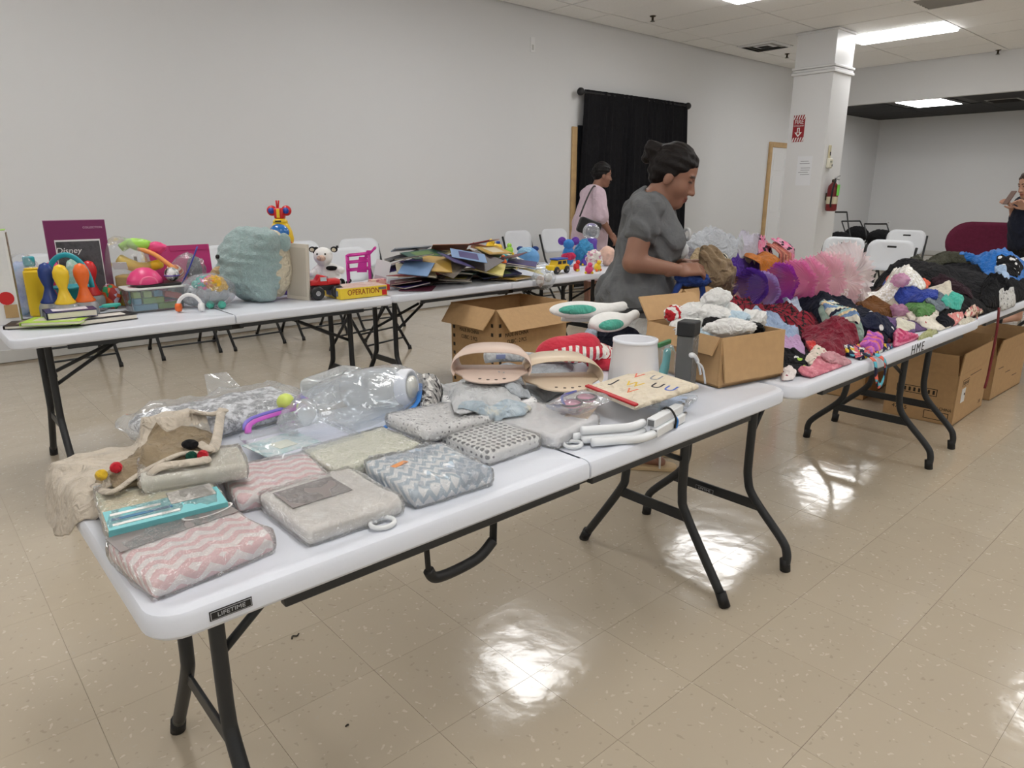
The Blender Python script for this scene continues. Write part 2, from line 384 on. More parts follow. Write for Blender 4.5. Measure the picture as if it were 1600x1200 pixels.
# fire extinguisher arrow sign on the column face x = cx0 (facing -x): local x -> -y world, local y -> up
t = thing('fire_sign', 'red and white fire extinguisher sign with down arrow', 'sign', (cx0 - .001, 5.11, 2.19), rot=(PI / 2, 0, -PI / 2))
MB().box((0, 0, .0015), (.17, .36, .003)).build('panel', red, t)
text('lettering', 'FIRE', .082, white, t, (0, .085, .0035), (0, 0, 0), sx=.9)
text('lettering', 'EXTINGUISHER', .027, white, t, (0, .035, .0035), (0, 0, 0), sx=.8)
MB().prism([(-.02, .01), (.02, .01), (.02, -.05), (.055, -.05), (0, -.115), (-.055, -.05), (-.02, -.05)], .003, .0042).build('arrow', white, t)
MB().prism([(-.007, 0), (.007, 0), (.007, -.06), (.025, -.06), (0, -.09), (-.025, -.06), (-.007, -.06)], .0042, .005).build('arrow_centre', red, t)
for s in (-1, 1):
    for i in range(5):
        x = -.085 + i * .036; y0 = s * .15
        MB().prism([(x, y0 - .025), (x + .016, y0 - .025), (x + .034, y0 + .029), (x + .018, y0 + .029)], .003, .004).build('stripe', white, t)
for (px, w_, h_, lab, nl) in (((1256, 267), .30, .40, 'printed paper notice taped to the white column', 6),):
    p = atx(*px, cx0); t = thing('paper_notice', lab, 'notice', (cx0 - .001, p.y, p.z), rot=(PI / 2, 0, -PI / 2))
    MB().box((0, 0, .0008), (w_ * .72, h_, .0016)).build('sheet', mat('paper', (232, 234, 238), .7), t)
    for i in range(nl):
        MB().box((rnd.uniform(-.02, .02), .13 - .03 * i - (.03 if i > 1 else 0), .002), (.16 - .03 * rnd.random() if i else .12, .006, .0008)).build('print_line', mat('print_grey', (120, 122, 128), .6), t)
# devices on face y = cy0
p = aty(1295, 238, cy0); t = thing('door_chime', 'narrow beige wall sensor high on the column', 'sensor', (p.x, cy0, p.z))
MB().box((0, -.012, 0), (.05, .024, .19)).build('body', mat('beige_plastic', (205, 197, 165), .5), t, bevel=.006); MB().box((0, -.025, -.02), (.024, .004, .05)).build('slot', ink, t)
p = aty(1294, 255, cy0); t = thing('thermostat', 'cream thermostat box on column above the extinguisher', 'thermostat', (p.x, cy0, p.z))
MB().box((0, -.02, 0), (.13, .04, .13)).build('body', mat('cream_plastic', (220, 217, 200), .5), t, bevel=.012); MB().box((0, -.041, .02), (.06, .003, .025)).build('display', mat('lcd', (150, 155, 140), .3), t); MB().box((.04, -.041, -.03), (.02, .004, .03)).build('lever', ink, t)
p = aty(1291, 305, cy0); t = thing('fire_extinguisher', 'red fire extinguisher hanging on the white column', 'fire extinguisher', (p.x, cy0 - .09, p.z - .22))
MB().lathe([(.06, 0), (.072, .01), (.075, .03), (.075, .30), (.066, .35), (.035, .385), (.028, .40)], 24).build('cylinder', mat('extinguisher_red', (110, 22, 26), .3), t, True)
MB().lathe([(.0765, .10), (.0765, .20)], 24, capb=False, capt=False).build('paper_label', mat('label_cream', (206, 198, 170), .6), t, True)
MB().lathe([(.028, .39), (.03, .40), (.03, .43), (.018, .44)], 16).build('valve', brass, t, True)
MB().box((.05, -.02, .47), (.16, .02, .012), ry=-.25).box((.05, -.02, .44), (.13, .02, .01), ry=.1).build('handle', mat('dull_steel', (150, 150, 150), .4, .8), t, bevel=.003)
MB().tube(bez([(-.02, -.03, .42), (-.08, -.05, .40), (-.105, -.04, .30), (-.10, -.03, .12), (-.09, -.03, .06)]), [.012] * 17, 8).build('hose', mat('rubber', (22, 22, 23), .6), t, True)
MB().box((-.02, -.082, .29), (.055, .004, .15), rz=-.2).build('inspection_tag', mat('tag_green', (120, 215, 90), .6), t)
MB().box((0, .08, .2), (.05, .02, .1)).build('bracket', brass, t)
# wall outlet plates
for p, lab, M in ((aty(832, 70, YW), 'blank white cover plate high on the left wall', 0), ):
    t = thing('outlet_plate', lab, 'outlet', (p.x, YW, p.z)); MB().box((0, -.004, 0), (.07, .008, .17)).build('plate', paint2, t, bevel=.003); MB().box((0, -.009, -.03), (.03, .004, .06)).build('socket', mat('socket_grey', (190, 190, 188), .5), t)
p = atx(1388, 350, XE); t = thing('outlet_plate', 'white outlet on the far alcove wall', 'outlet', (XE, p.y, p.z)); MB().box((-.004, 0, 0), (.008, .09, .14)).build('plate', paint2, t, bevel=.003)
for dz in (-.03, .03): MB().box((-.009, 0, dz), (.004, .03, .03)).build('socket', MATS['socket_grey'], t)
# door in the left wall
dx0, dx1, dzt = 12.22, 13.22, 2.19
d1 = struct(MB().box(((dx0 + dx1) / 2, YW - .012, 1.05), (dx1 - dx0 - .18, .024, 2.1)).build('door_1', paint2))
dw = dx1 - dx0 - .18
for cxp in (-.2, .2):
    for z0, z1 in ((.22, .85), (.95, 1.6), (1.7, 2.0)): MB().box(((dx0 + dx1) / 2 + cxp * dw / .82 * .95, YW - .027, (z0 + z1) / 2), (dw * .34, .008, z1 - z0)).build('panel', paint2, d1, bevel=.004)
MB().sphere(((dx1 - .16), YW - .06, 1.0), .03, 12, 8).build('knob', mat('knob_brass', (170, 140, 80), .3, .9), d1, True)
wood = mat('pale_wood', (190, 158, 112), .5, var=.15, bscale=20)
tr = struct(MB().box((dx0 + .045, YW - .02, dzt / 2), (.09, .04, dzt)).box((dx1 - .045, YW - .02, dzt / 2), (.09, .04, dzt)).box(((dx0 + dx1) / 2, YW - .02, dzt - .045), (dx1 - dx0 - .18, .04, .09)).build('trim_1', wood, bevel=.006))
# black curtain on a rod with wooden trim behind
rz_ = 2.58; ry_ = YW - .1; rx0, rx1 = 7.17, 9.52
rod = thing('curtain_rod', 'black curtain rod with ball end on the left wall', 'curtain rod', (rx0, ry_, rz_))
MB().tube([(0, 0, 0), (rx1 - rx0, 0, 0)], .014, 10).build('rod', ink, rod, True)
for x in (-.03, rx1 - rx0 + .01): MB().sphere((x, 0, 0), .05, 14, 10).build('finial', ink, rod, True)
for x in (.05, rx1 - rx0 - .05): MB().box((x, .045, 0), (.03, .11, .03)).build('bracket', ink, rod)
def curtain():
    nu, nv = 170, 24; vs, fs = [], []
    for side in (0, 1):
        for j in range(nv + 1):
            z = rz_ + .035 - (rz_ - .03) * j / nv; k = j / nv
            for i in range(nu + 1):
                u = i / nu; x = rx0 + .05 + (rx1 - rx0 - .06 + .12 * k) * u - .1 * k * (1 - u)
                a = .010 + .020 * min(1, k * 3); off = 0.0
                y = ry_ + a * math.sin(u * 2 * PI * 21 + 1.3 * math.sin(u * 17)) * (.55 + .45 * math.sin(u * 31 + 2)) - .02 * math.sin(u * PI)
                vs.append((x, y + side * .006, z))
    W = nu + 1; L = W * (nv + 1)
    for j in range(nv):
        for i in range(nu):
            a = j * W + i; fs.append((a, a + W, a + W + 1, a + 1)); fs.append((L + a, L + a + 1, L + a + W + 1, L + a + W))
    for j in range(nv):
        for i, fl in ((0, 0), (nu, 1)):
            a = j * W + i; q = (a, L + a, L + a + W, a + W); fs.append(q if not fl else q[::-1])
    return MB().add(vs, fs)
cm = fabric('black_drape', (20, 20, 24), .3, .85, cr=.3)
tag(curtain().build('curtain', cm, smooth=True), 'long black curtain hanging on the left wall behind the women', 'curtain')
struct(MB().box((7.13, YW - .015, 1.08), (.09, .03, 2.15)).build('trim_2', wood, bevel=.005))
struct(MB().box((8.34, YW - .02, 1.1), (2.3, .02, 2.15)).build('window_1', mat('dark_glass', (40, 42, 46), .15)))
# ------------------------------------------------------------------ folding tables
plastic = mat('white_table_plastic', (221, 225, 234), .38, bump=.06, bscale=240)
steel = mat('charcoal_tube', (42, 44, 46), .45, .2)
capm = mat('black_rubber_cap', (18, 18, 19), .6)
TOPZ = .735
def table(label, x0, x1, y0, y1, kind, fold, z=TOPZ, rail='front', group='white folding tables'):
    L, D = x1 - x0, y1 - y0; t = thing('folding_table', label, 'table', ((x0 + x1) / 2, (y0 + y1) / 2, 0), 0, group)
    halves = [(-L / 2, -.0015), (.0015, L / 2)] if fold else [(-L / 2, L / 2)]
    rc = .055
    for h, (a, b) in enumerate(halves):
        w_ = b - a; c = (a + b) / 2
        def ring(ins, r):
            pts = []
            for (sx, sy, a0) in ((1, 1, 0), (-1, 1, 90), (-1, -1, 180), (1, -1, 270)):
                sq = fold and ((h == 0 and sx > 0) or (h == 1 and sx < 0))
                rr = .004 if sq else max(r - ins, .004); ii = 0 if sq else ins
                for i in range(7):
                    q = math.radians(a0 + 15 * i); ex = c + sx * (w_ / 2 - ii - rr); ey = sy * (D / 2 - ins - rr)
                    pts.append((ex + rr * math.cos(q), ey + rr * math.sin(q)))
            return pts
        prof = [(.03, -.045), (.006, -.045), (.0, -.038), (0, -.012), (.005, -.004), (.014, -.0005), (.026, 0), (.033, -.0022)]
        vs, fs = [], []; n = 28
        for ins, dz in prof: vs += [(x, y, z + dz) for x, y in ring(ins, rc)]
        for i in range(len(prof) - 1):
            for k in range(n): fs.append((i * n + k, i * n + (k + 1) % n, (i + 1) * n + (k + 1) % n, (i + 1) * n + k))
        fs.append(tuple(range(n - 1, -1, -1))); fs.append(tuple((len(prof) - 1) * n + k for k in range(n)))
        o = MB().add(vs, fs).build('tabletop', plastic, t); o.data.polygons.foreach_set('use_smooth', [True] * len(fs)); o.data.set_sharp_from_angle(angle=math.radians(35))
    segs = [(-L / 2 + .2, -.02), (.02, L / 2 - .2)] if fold else [(-L / 2 + .2, L / 2 - .2)]
    for s in (-1, 1):
        for a, b in segs: MB().box(((a + b) / 2, s * (D / 2 - .022), z - .052), (b - a, .02, .028)).build('rail', steel, t, bevel=.003)
    if fold:
        for s in (-1, 1): MB().box((-.01, s * (D / 2 - .07), z - .06), (.13, .05, .035)).build('hinge', capm, t, bevel=.006)
    fx = L / 2 - .16 if kind == 'A' else L / 2 - .19
    for sx in (-1, 1):
        X = sx * fx
        for s in (-1, 1):
            if kind == 'A': P = [(X, s * .12, z - .045), (X, s * .12, .44), (X, s * .122, .33), (X, s * .145, .265), (X, s * .30, .03)]; ft = (X, s * .315, 0)
            else: P = [(X, s * .135, z - .045), (X, s * .13, .40), (X, s * .135, .30), (X, s * .165, .235), (X, s * .285, .115), (X, s * .31, .07), (X, s * .312, .03)]; ft = (X, s * .312, 0)
            lg = MB().tube(bez(P, 5), .0155, 12).build('leg', steel, t, True)
            MB().tube([Vector(P[-1]) + Vector((0, -s * .006, .015)), ft], .0185, 12).build('foot_cap', capm, lg, True)
        zb = .262 if kind == 'A' else .21
        hb = .132 if kind == 'A' else .175
        MB().box((X, 0, zb), (.008, 2 * hb + .02, .038)).build('crossbar', steel, t, bevel=.002)
        MB().box((X, 0, z - .06), (.03, .34, .03)).build('leg_mount', steel, t, bevel=.003)
        # folding brace
        e = sx * (L / 2 - .72)
        if kind == 'A':
            for s in (-1, 1): MB().tube([(X, s * .115, .46), (X - sx * .28, s * .02, .60)], .009, 8).build('brace_arm', steel, t, True)
            MB().box(((X - sx * .28 + e) / 2, 0, (.60 + z - .05) / 2), (math.hypot(X - sx * .28 - e, z - .65), .022, .014), ry=math.atan2((z - .65), (X - sx * .28 - e)) * 1 if sx > 0 else -math.atan2((z - .65), -(X - sx * .28 - e))).build('brace', steel, t)
        else:
            MB().tube([(X, .125, .45), (X - sx * .32, .06, z - .06)], .009, 8).build('brace_arm', steel, t, True); MB().tube([(X, -.125, .45), (X - sx * .32, -.06, z - .06)], .009, 8).build('brace_arm', steel, t, True)
    return t
tA = table('white folding table in the foreground covered with packaged sheets', .185, 2.025, .97, 1.725, 'A', True)
tB = table('white folding table marked HME heaped with clothes', 2.04, 3.86, .95, 1.70, 'B', False)
tC = table('white folding table with dark clothes above floor boxes', 3.875, 6.30, .97, 1.72, 'B', False)
tD = table('white folding table at the right edge with blue jacket', 6.315, 8.14, .97, 1.72, 'B', False)
tF = table('white folding table with toys along the left wall', .32, 2.16, 3.43, 4.19, 'A', True)
tG = table('white folding table heaped with books and toys', 2.18, 4.02, 3.47, 4.23, 'A', True)
tH = table('white folding table hidden behind the standing woman', 4.04, 5.88, 3.47, 4.23, 'A', True)
# sticker + lettering on the front edge, hand strap
def plate(parent, loc, rot, w_=.064, h_=.016):
    o = MB().box((0, 0, 0), (w_, h_, .0015)).build('nameplate', ink, parent, loc=loc, rot=rot, bevel=.0005)
    MB().box((0, 0, .0009), (w_ - .003, h_ - .003, .0006)).build('nameplate_border', mat('silver_print', (170, 172, 175), .4), o)
    MB().box((0, 0, .0013), (w_ - .005, h_ - .005, .0006)).build('nameplate_field', ink, o)
    text('lettering', 'LIFETIME', .6 * h_, MATS['silver_print'], o, (0, 0, .0018), (0, 0, 0), sx=1.15)
plate(tA, (-.92 + .112, -.3785, TOPZ - .022), (PI / 2, 0, 0))
plate(tB, (-.91 + .17, .03, .21), (PI / 2, 0, -PI / 2), .08, .02)
text('lettering', 'HME', .055, ink, tB, (-.91 + 1.0, -.3755, TOPZ - .022), (PI / 2, 0, 0), sx=1.1, spacing=1.3)
# carry handle of the foreground table
hx = -.92 + .575
MB().tube([(hx - .085, -.345, TOPZ - .05), (hx - .088, -.355, TOPZ - .118)], .010, 8, flat=.25).build('handle_strap', capm, tA)
MB().tube([(hx + .085, -.345, TOPZ - .05), (hx + .074, -.355, TOPZ - .112)], .012, 8, flat=.25).build('handle_strap', capm, tA)
MB().tube(bez([(hx - .088, -.355, TOPZ - .114), (hx - .074, -.357, TOPZ - .134), (hx - .025, -.357, TOPZ - .138), (hx + .035, -.357, TOPZ - .131), (hx + .073, -.356, TOPZ - .108)], 6), .011, 12).build('handle_grip', capm, tA, True)
# ------------------------------------------------------------------ white folding chairs
seat_m = mat('white_chair_plastic', (226, 230, 235), .4)
def bowed(w_, h_, bow, thick, nu=12, nv=6, rc=.09, cut=None, top_r=.10):
    """rounded panel in the xz plane bowed along y"""
    poly = rrect(w_, h_, rc, 6); 
    vs, fs = [], []; n = len(poly); K = 5
    for side in (0, 1):
        for k in range(K + 1):
            q = k / K
            for x, z in poly:
                X, Z = x * q, z * q; Y = bow * (1 - (X / (w_ / 2)) ** 2); r = (1 if q < .97 else .6)
                vs.append((X, Y + (thick / 2 * r if side else -thick / 2 * r), Z))
    L = n * (K + 1)
    for k in range(K):
        for i in range(n):
            a, b, c, d = k * n + i, k * n + (i + 1) % n, (k + 1) * n + (i + 1) % n, (k + 1) * n + i
            fs.append((a, b, c, d)); fs.append((L + d, L + c, L + b, L + a))
    for i in range(n): fs.append((K * n + i, K * n + (i + 1) % n, L + K * n + (i + 1) % n, L + K * n + i))
    return vs, fs
def make_chair():
    t = thing('folding_chair', 'x', 'chair', group='white folding chairs')
    # faces -y (front at -y), back rest at +y
    vs, fs = bowed(.44, .30, .035, .014)
    M = Matrix.Translation((0, .19, .72)) @ Euler((-.16, 0, 0)).to_matrix().to_4x4()
    o = MB().add(vs, fs, M).build('backrest', seat_m, t, True)
    MB().box((0, .232, .80), (.09, .012, .022), rx=-.16).build('hand_slot', capm, o, bevel=.004)
    MB().prism(rrect(.41, .40, .08, 5), -.012, .012, Matrix.Translation((0, -.03, .44)) @ Euler((-.06, 0, 0)).to_matrix().to_4x4()).build('seat', seat_m, t, bevel=.008)
    for s in (-1, 1):
        MB().tube([(s * .225, .235, .80), (s * .23, .12, .50), (s * .225, -.25, .02)], .0125, 8).build('leg', steel, t, True)
        MB().tube([(s * .205, -.06, .43), (s * .205, .26, .02)], .0125, 8).build('leg', steel, t, True)
        for y in (-.257, .267): MB().tube([(s * (.225 if y < 0 else .205), y * .965, .035), (s * (.225 if y < 0 else .205), y, 0)], .016, 8).build('foot_cap', capm, t, True)
    MB().tube([(-.225, -.195, .10), (.225, -.195, .10)], .008, 8).build('stretcher', steel, t, True)
    MB().tube([(-.205, .17, .135), (.205, .17, .135)], .008, 8).build('stretcher', steel, t, True)
    MB().tube([(-.225, -.13, .19), (.225, -.13, .19)], .008, 8).build('stretcher', steel, t, True)
    return t
ch0 = make_chair()
first = [True]
def chair(x, y, rz, label):
    if first[0]: first[0] = False; ch0.location = (x, y, 0); ch0.rotation_euler = (0, 0, rz); ch0['label'] = label; return ch0
    return dup(ch0, (x, y, 0), rz, label)
chair(1.0, 6.22, .05, 'white folding chair at wall, leftmost, behind the purple box')
chair(1.78, 6.22, -.03, 'white folding chair at wall behind the bag of yellow toys')
chair(2.33, 6.2, .04, 'white folding chair at wall behind the teal fluffy pillow')
chair(2.98, 6.22, .0, 'white folding chair at wall behind the toy helicopter')
chair(3.62, 6.2, -.05, 'white folding chair at wall behind the magenta toy cart')
chair(3.0, 5.2, .25, 'white folding chair pulled out from wall behind cow plush')
chair(5.84, 6.22, .02, 'white folding chair at wall, left one of the pair near the curtain')
chair(6.46, 6.22, -.04, 'white folding chair at wall, right one of the pair near the curtain')
chair(7.32, 3.22, -1.65, 'white folding chair behind tutu, nearest to the column')
chair(7.2, 2.70, -1.6, 'white folding chair behind the pink tulle tutu')
chair(9.35, 3.3, -1.5, 'white folding chair in second row, left one near alcove')
chair(9.75, 2.72, -1.6, 'white folding chair in second row, right one near dark coats')
for o in list(bpy.data.objects):
    if o.name.startswith('hand_slot') and o.parent and o.parent.parent and o.parent.parent.location.y > 5: bpy.data.objects.remove(o)
# ------------------------------------------------------------------ support height map (what things rest on) and soft things
HX0, HY0, HR = -.4, .55, .01; HNX, HNY = 900, 480
gx = HX0 + HR * np.arange(HNX); gy = HY0 + HR * np.arange(HNY)
GXX, GYY = np.meshgrid(gx, gy, indexing='ij')
SUP = np.full((HNX, HNY), -9.0)
for (a, b, c, d) in ((.185, 8.14, .965, 1.725), (.32, 5.88, 3.45, 4.22)):
    dx = np.maximum(np.maximum(a - GXX, GXX - b), 0); dy = np.maximum(np.maximum(c - GYY, GYY - d), 0)
    SUP = np.maximum(SUP, TOPZ - 3.0 * np.hypot(dx, dy))
SUP = np.maximum(SUP, 0.0)
def gi(x, y): return np.clip(((np.asarray(x) - HX0) / HR).round().astype(int), 0, HNX - 1), np.clip(((np.asarray(y) - HY0) / HR).round().astype(int), 0, HNY - 1)
def sup(x, y): i, j = gi(x, y); return SUP[i, j]
def blur(A, k):
    for _ in range(k):
        P = np.pad(A, 1, mode='edge'); A = (P[:-2, 1:-1] + P[2:, 1:-1] + P[1:-1, :-2] + P[1:-1, 2:] + 2 * A) / 6
    return A
def wav(rs, n, kmin, kmax):
    k = rs.uniform(kmin, kmax, n); a = rs.uniform(0, 2 * PI, n); ph = rs.uniform(0, 2 * PI, n)
    return lambda x, y: sum(np.sin(k[i] * (np.cos(a[i]) * x + np.sin(a[i]) * y) + ph[i]) for i in range(n)) / math.sqrt(n)
def outline(cx, cy, a, b, rz, seed=0, sq=3.0, wob=.08, n=40):
    rs = np.random.RandomState(seed); ph = rs.uniform(0, 6.28, 5); am = rs.uniform(.3, 1, 5)
    pts = []
    for i in range(n):
        q = 2 * PI * i / n; c, s = math.cos(q), math.sin(q)
        r = (abs(c) ** sq + abs(s) ** sq) ** (-1 / sq) * (1 + wob * sum(am[k] * math.sin((k + 2) * q + ph[k]) for k in range(5)) / 2)
        x, y = a * r * c, b * r * s; pts.append((cx + x * math.cos(rz) - y * math.sin(rz), cy + x * math.sin(rz) + y * math.cos(rz)))
    return pts
def drape(name, m, poly, thick=.03, fold=.02, lam=.07, ang=0.0, seed=0, soft=6, rings=20, M=104, label=None, cat=None, group=None, parent=None, edge=2.2, update=True, pleat=0.0, lift=None, wob=1.0, over=False):
    """one garment lying on whatever is already there"""
    global SUP
    rs = np.random.RandomState(seed + 11); P = np.array(poly, float); c = P.mean(0)
    c = np.array([((P[:, 0] - c[0])).mean() + c[0], c[1]])
    th = np.arctan2(P[:, 1] - c[1], P[:, 0] - c[0]); R = np.hypot(P[:, 0] - c[0], P[:, 1] - c[1]); o = np.argsort(th); th, R = th[o], R[o]
    # outline as radius by angle: intersect rays with polygon edges for true straight sides
    TT = np.linspace(-PI, PI, 361); RR = np.zeros(361); Q = P[o] if len(P) > 24 else P
    for i in range(len(P)):
        A, B = P[i] - c, P[(i + 1) % len(P)] - c; e = B - A
        dx, dy = np.cos(TT), np.sin(TT); den = dx * e[1] - dy * e[0]; den = np.where(abs(den) < 1e-9, 1e-9, den)
        t = (A[0] * e[1] - A[1] * e[0]) / den; s = (A[0] * dy - A[1] * dx) / den
        ok = (t > 0) & (s >= -1e-6) & (s <= 1 + 1e-6); RR = np.maximum(RR, np.where(ok, t, 0))
    RR = np.where(RR <= 0, np.interp(TT, th, R, period=2 * PI), RR)
    for _ in range(3): RR[:-1] = (np.roll(RR[:-1], 1) + RR[:-1] * 2 + np.roll(RR[:-1], -1)) / 4; RR[-1] = RR[0]
    if len(P) < 30: RR = RR * (1 + wob * .035 * np.sin(TT * 9 + rs.uniform(0, 6)) + wob * .016 * np.sin(TT * 17 + rs.uniform(0, 6)) + wob * .007 * np.sin(TT * 29 + rs.uniform(0, 6)))
    if c[1] < 2 and not over:      # stay on the table top
        sn = np.sin(TT); RR = np.where(sn > .02, np.minimum(RR, (1.712 - c[1]) / np.maximum(sn, .02)), RR); RR = np.where(sn < -.02, np.minimum(RR, (c[1] - .978) / np.maximum(-sn, .02)), RR); RR = np.maximum(RR, .01)
    if 2.6 < c[1] < 3.45 and c[0] > 4:      # stay on the heap boxes
        for dv, lim in ((np.sin(TT), 3.40 - c[1]), (-np.sin(TT), c[1] - 2.80), (np.cos(TT), 5.58 - c[0]), (-np.cos(TT), c[0] - 4.16)): RR = np.where(dv > .02, np.minimum(RR, max(lim, .02) / np.maximum(dv, .02)), RR)
    x0, y0 = (c - RR.max() - .05); x1, y1 = (c + RR.max() + .05)
    (i0, i1), (j0, j1) = gi([x0, x1], [y0, y1]); loc = SUP[i0:i1 + 1, j0:j1 + 1]; sm = np.maximum(blur(loc.copy(), soft * 3), blur(np.maximum(loc, blur(loc.copy(), soft)), soft))
    w1 = wav(rs, 5, 6, 22); w2 = wav(rs, 5, 10, 34); ca, sa = math.cos(ang), math.sin(ang)
    def f(x, y):
        r = np.hypot(x - c[0], y - c[1]); rho = np.clip(r / np.interp(np.arctan2(y - c[1], x - c[0]), TT, RR), 0, 1)
        ii = np.clip(((x - gx[i0]) / HR), 0, sm.shape[0] - 1.001); jj = np.clip(((y - gy[j0]) / HR), 0, sm.shape[1] - 1.001)
        a, b = ii.astype(int), jj.astype(int); u, v = ii - a, jj - b
        bl = lambda Z: Z[a, b] * (1 - u) * (1 - v) + Z[a + 1, b] * u * (1 - v) + Z[a, b + 1] * (1 - u) * v + Z[a + 1, b + 1] * u * v
        s_, h_ = bl(sm), bl(loc)
        d = (ca * x + sa * y) / lam * PI + 1.1 * w1(x, y)
        rid = 1 - np.abs(np.sin(d)); rid = rid ** 1.5 * (.55 + .45 * np.tanh(w2(x, y)))
        pf = (1 - rho ** (2 * edge + 1)) ** .75
        d2 = (ca * .7 * x - sa * .7 * y + .7 * y) / (lam * .38) * PI + 1.6 * w2(x, y); r2 = (1 - np.abs(np.sin(d2))) ** 1.4
        top = np.maximum(s_, h_) + .004 + fold * .38 * r2 * (.4 + .6 * pf) + thick * pf * (.72 + .28 * np.tanh(w1(x + 3, y))) + fold * rid * (1 - rho ** 8 * .6) * (pf * .8 + .2) + fold * .35 * w2(x, y) * pf
        if pleat: top = top + pleat * np.sin(np.arctan2(y - c[1], x - c[0]) * 46) * rho
        if lift is not None: top = top + lift(x, y)
        return np.maximum(top, h_ + .004), h_ + .0015, rho
    vs, fs = [], []; TH = np.linspace(-PI, PI, M, endpoint=False); rr = np.interp(TH, TT, RR); rho = np.sin(np.linspace(0, 1, rings + 1) * PI / 2)
    X = c[0] + np.outer(rho, rr * np.cos(TH)); Y = c[1] + np.outer(rho, rr * np.sin(TH)); Zt, Zb, _ = f(X, Y)
    Zb = np.minimum(Zb, Zt - .003)
    vs.append((c[0], c[1], Zt[0, 0]));
    for k in range(1, rings + 1): vs += list(zip(X[k], Y[k], Zt[k]))
    bo = len(vs)
    for k in (rings, rings * 3 // 4, rings // 2): vs += list(zip(X[k] if k < rings else X[k] * .995 + c[0] * .005, Y[k] if k < rings else Y[k] * .995 + c[1] * .005, Zb[k]))
    vs.append((c[0], c[1], Zb[0, 0])); L = len(vs) - 1; id_ = lambda k, i: 1 + (k - 1) * M + i % M; ib = lambda k, i: bo + k * M + i % M
    for i in range(M):
        fs.append((0, id_(1, i), id_(1, i + 1)))
        for k in range(1, rings): fs.append((id_(k, i), id_(k + 1, i), id_(k + 1, i + 1), id_(k, i + 1)))
        fs.append((id_(rings, i), ib(0, i), ib(0, i + 1), id_(rings, i + 1)))
        for k in (0, 1): fs.append((ib(k, i), ib(k + 1, i), ib(k + 1, i + 1), ib(k, i + 1)))
        fs.append((ib(2, i), L, ib(2, i + 1)))
    ob = MB().add(vs, fs).build(name, m, parent, True)
    if label: tag(ob, label, cat, group)
    if update:
        sub = (slice(i0, i1 + 1), slice(j0, j1 + 1)); t_, b_, r_ = f(GXX[sub], GYY[sub]); inside = np.hypot(GXX[sub] - c[0], GYY[sub] - c[1]) <= np.interp(np.arctan2(GYY[sub] - c[1], GXX[sub] - c[0]), TT, RR)
        SUP[sub] = np.where(inside, np.maximum(SUP[sub], t_), SUP[sub])
    return ob
NEAR = (-.2, 7.9, .96, 1.70)
def hitpx(u, v, extra=.0, box=NEAR):
    d = ray(u, v); y = box[2]
    while y < box[3]:
        p = CO + d * (y / d.y)
        if p.z <= float(sup(p.x, p.y)) + extra and p.z < 1.3: return (p.x, p.y)
        y += .008
    p = CO + d * (box[3] / d.y); return (p.x, box[3])
def hits(pts, extra=.0, box=NEAR): return [hitpx(u, v, extra, box) for u, v in pts]
def clampr(P, r):
    P = np.array(P); c = np.median(P, 0); d = P - c; L = np.hypot(d[:, 0], d[:, 1]); k = np.minimum(1, r / np.maximum(L, 1e-6)); return [tuple(q) for q in c + d * k[:, None]]
def raise_sup(poly, z):
    P = np.array(poly); x0, y0 = P.min(0); x1, y1 = P.max(0); (i0, i1), (j0, j1) = gi([x0, x1], [y0, y1]); sub = (slice(i0, i1 + 1), slice(j0, j1 + 1))
    X, Y = GXX[sub], GYY[sub]; ins = np.zeros(X.shape, bool); n = len(P)
    for i in range(n):
        a, b = P[i], P[(i + 1) % n]; cnd = (a[1] > Y) != (b[1] > Y); ins ^= cnd & (X < (b[0] - a[0]) * (Y - a[1]) / ((b[1] - a[1]) or 1e-9) + a[0])
    SUP[sub] = np.where(ins, np.maximum(SUP[sub], z), SUP[sub])
def supmax(cx, cy, r): i, j = gi([cx - r, cx + r], [cy - r, cy + r]); return float(SUP[i[0]:i[1] + 1, j[0]:j[1] + 1].max())
# ---- signed distance modelling (soft toys, people)
def sd_cap(p, a, b, ra, rb=None):
    rb = ra if rb is None else rb; a = np.array(a, np.float32); b = np.array(b, np.float32); ba = b - a
    h = np.clip(((p - a) @ ba) / max(float(ba @ ba), 1e-9), 0, 1); return np.linalg.norm(p - a - h[..., None] * ba, axis=-1) - (ra + (rb - ra) * h)
def sd_ell(p, c, r, rot=None):
    q = p - np.array(c, np.float32)
    if rot is not None: q = q @ np.array(Euler(rot).to_matrix(), dtype=np.float32)
    r = np.array(r, np.float32); k0 = np.linalg.norm(q / r, axis=-1); k1 = np.linalg.norm(q / (r * r), axis=-1); return k0 * (k0 - 1) / np.maximum(k1, 1e-9)
def sd_box(p, c, h, r=.01, rot=None):
    q = p - np.array(c, np.float32)
    if rot is not None: q = q @ np.array(Euler(rot).to_matrix(), dtype=np.float32)
    q = np.abs(q) - (np.array(h, np.float32) - r); return np.linalg.norm(np.maximum(q, 0), axis=-1) + np.minimum(q.max(-1), 0) - r
def smin(a, b, k):
    h = np.clip(.5 + .5 * (b - a) / k, 0, 1); return b + (a - b) * h - k * h * (1 - h)
def smax(a, b, k): return -smin(-a, -b, k)
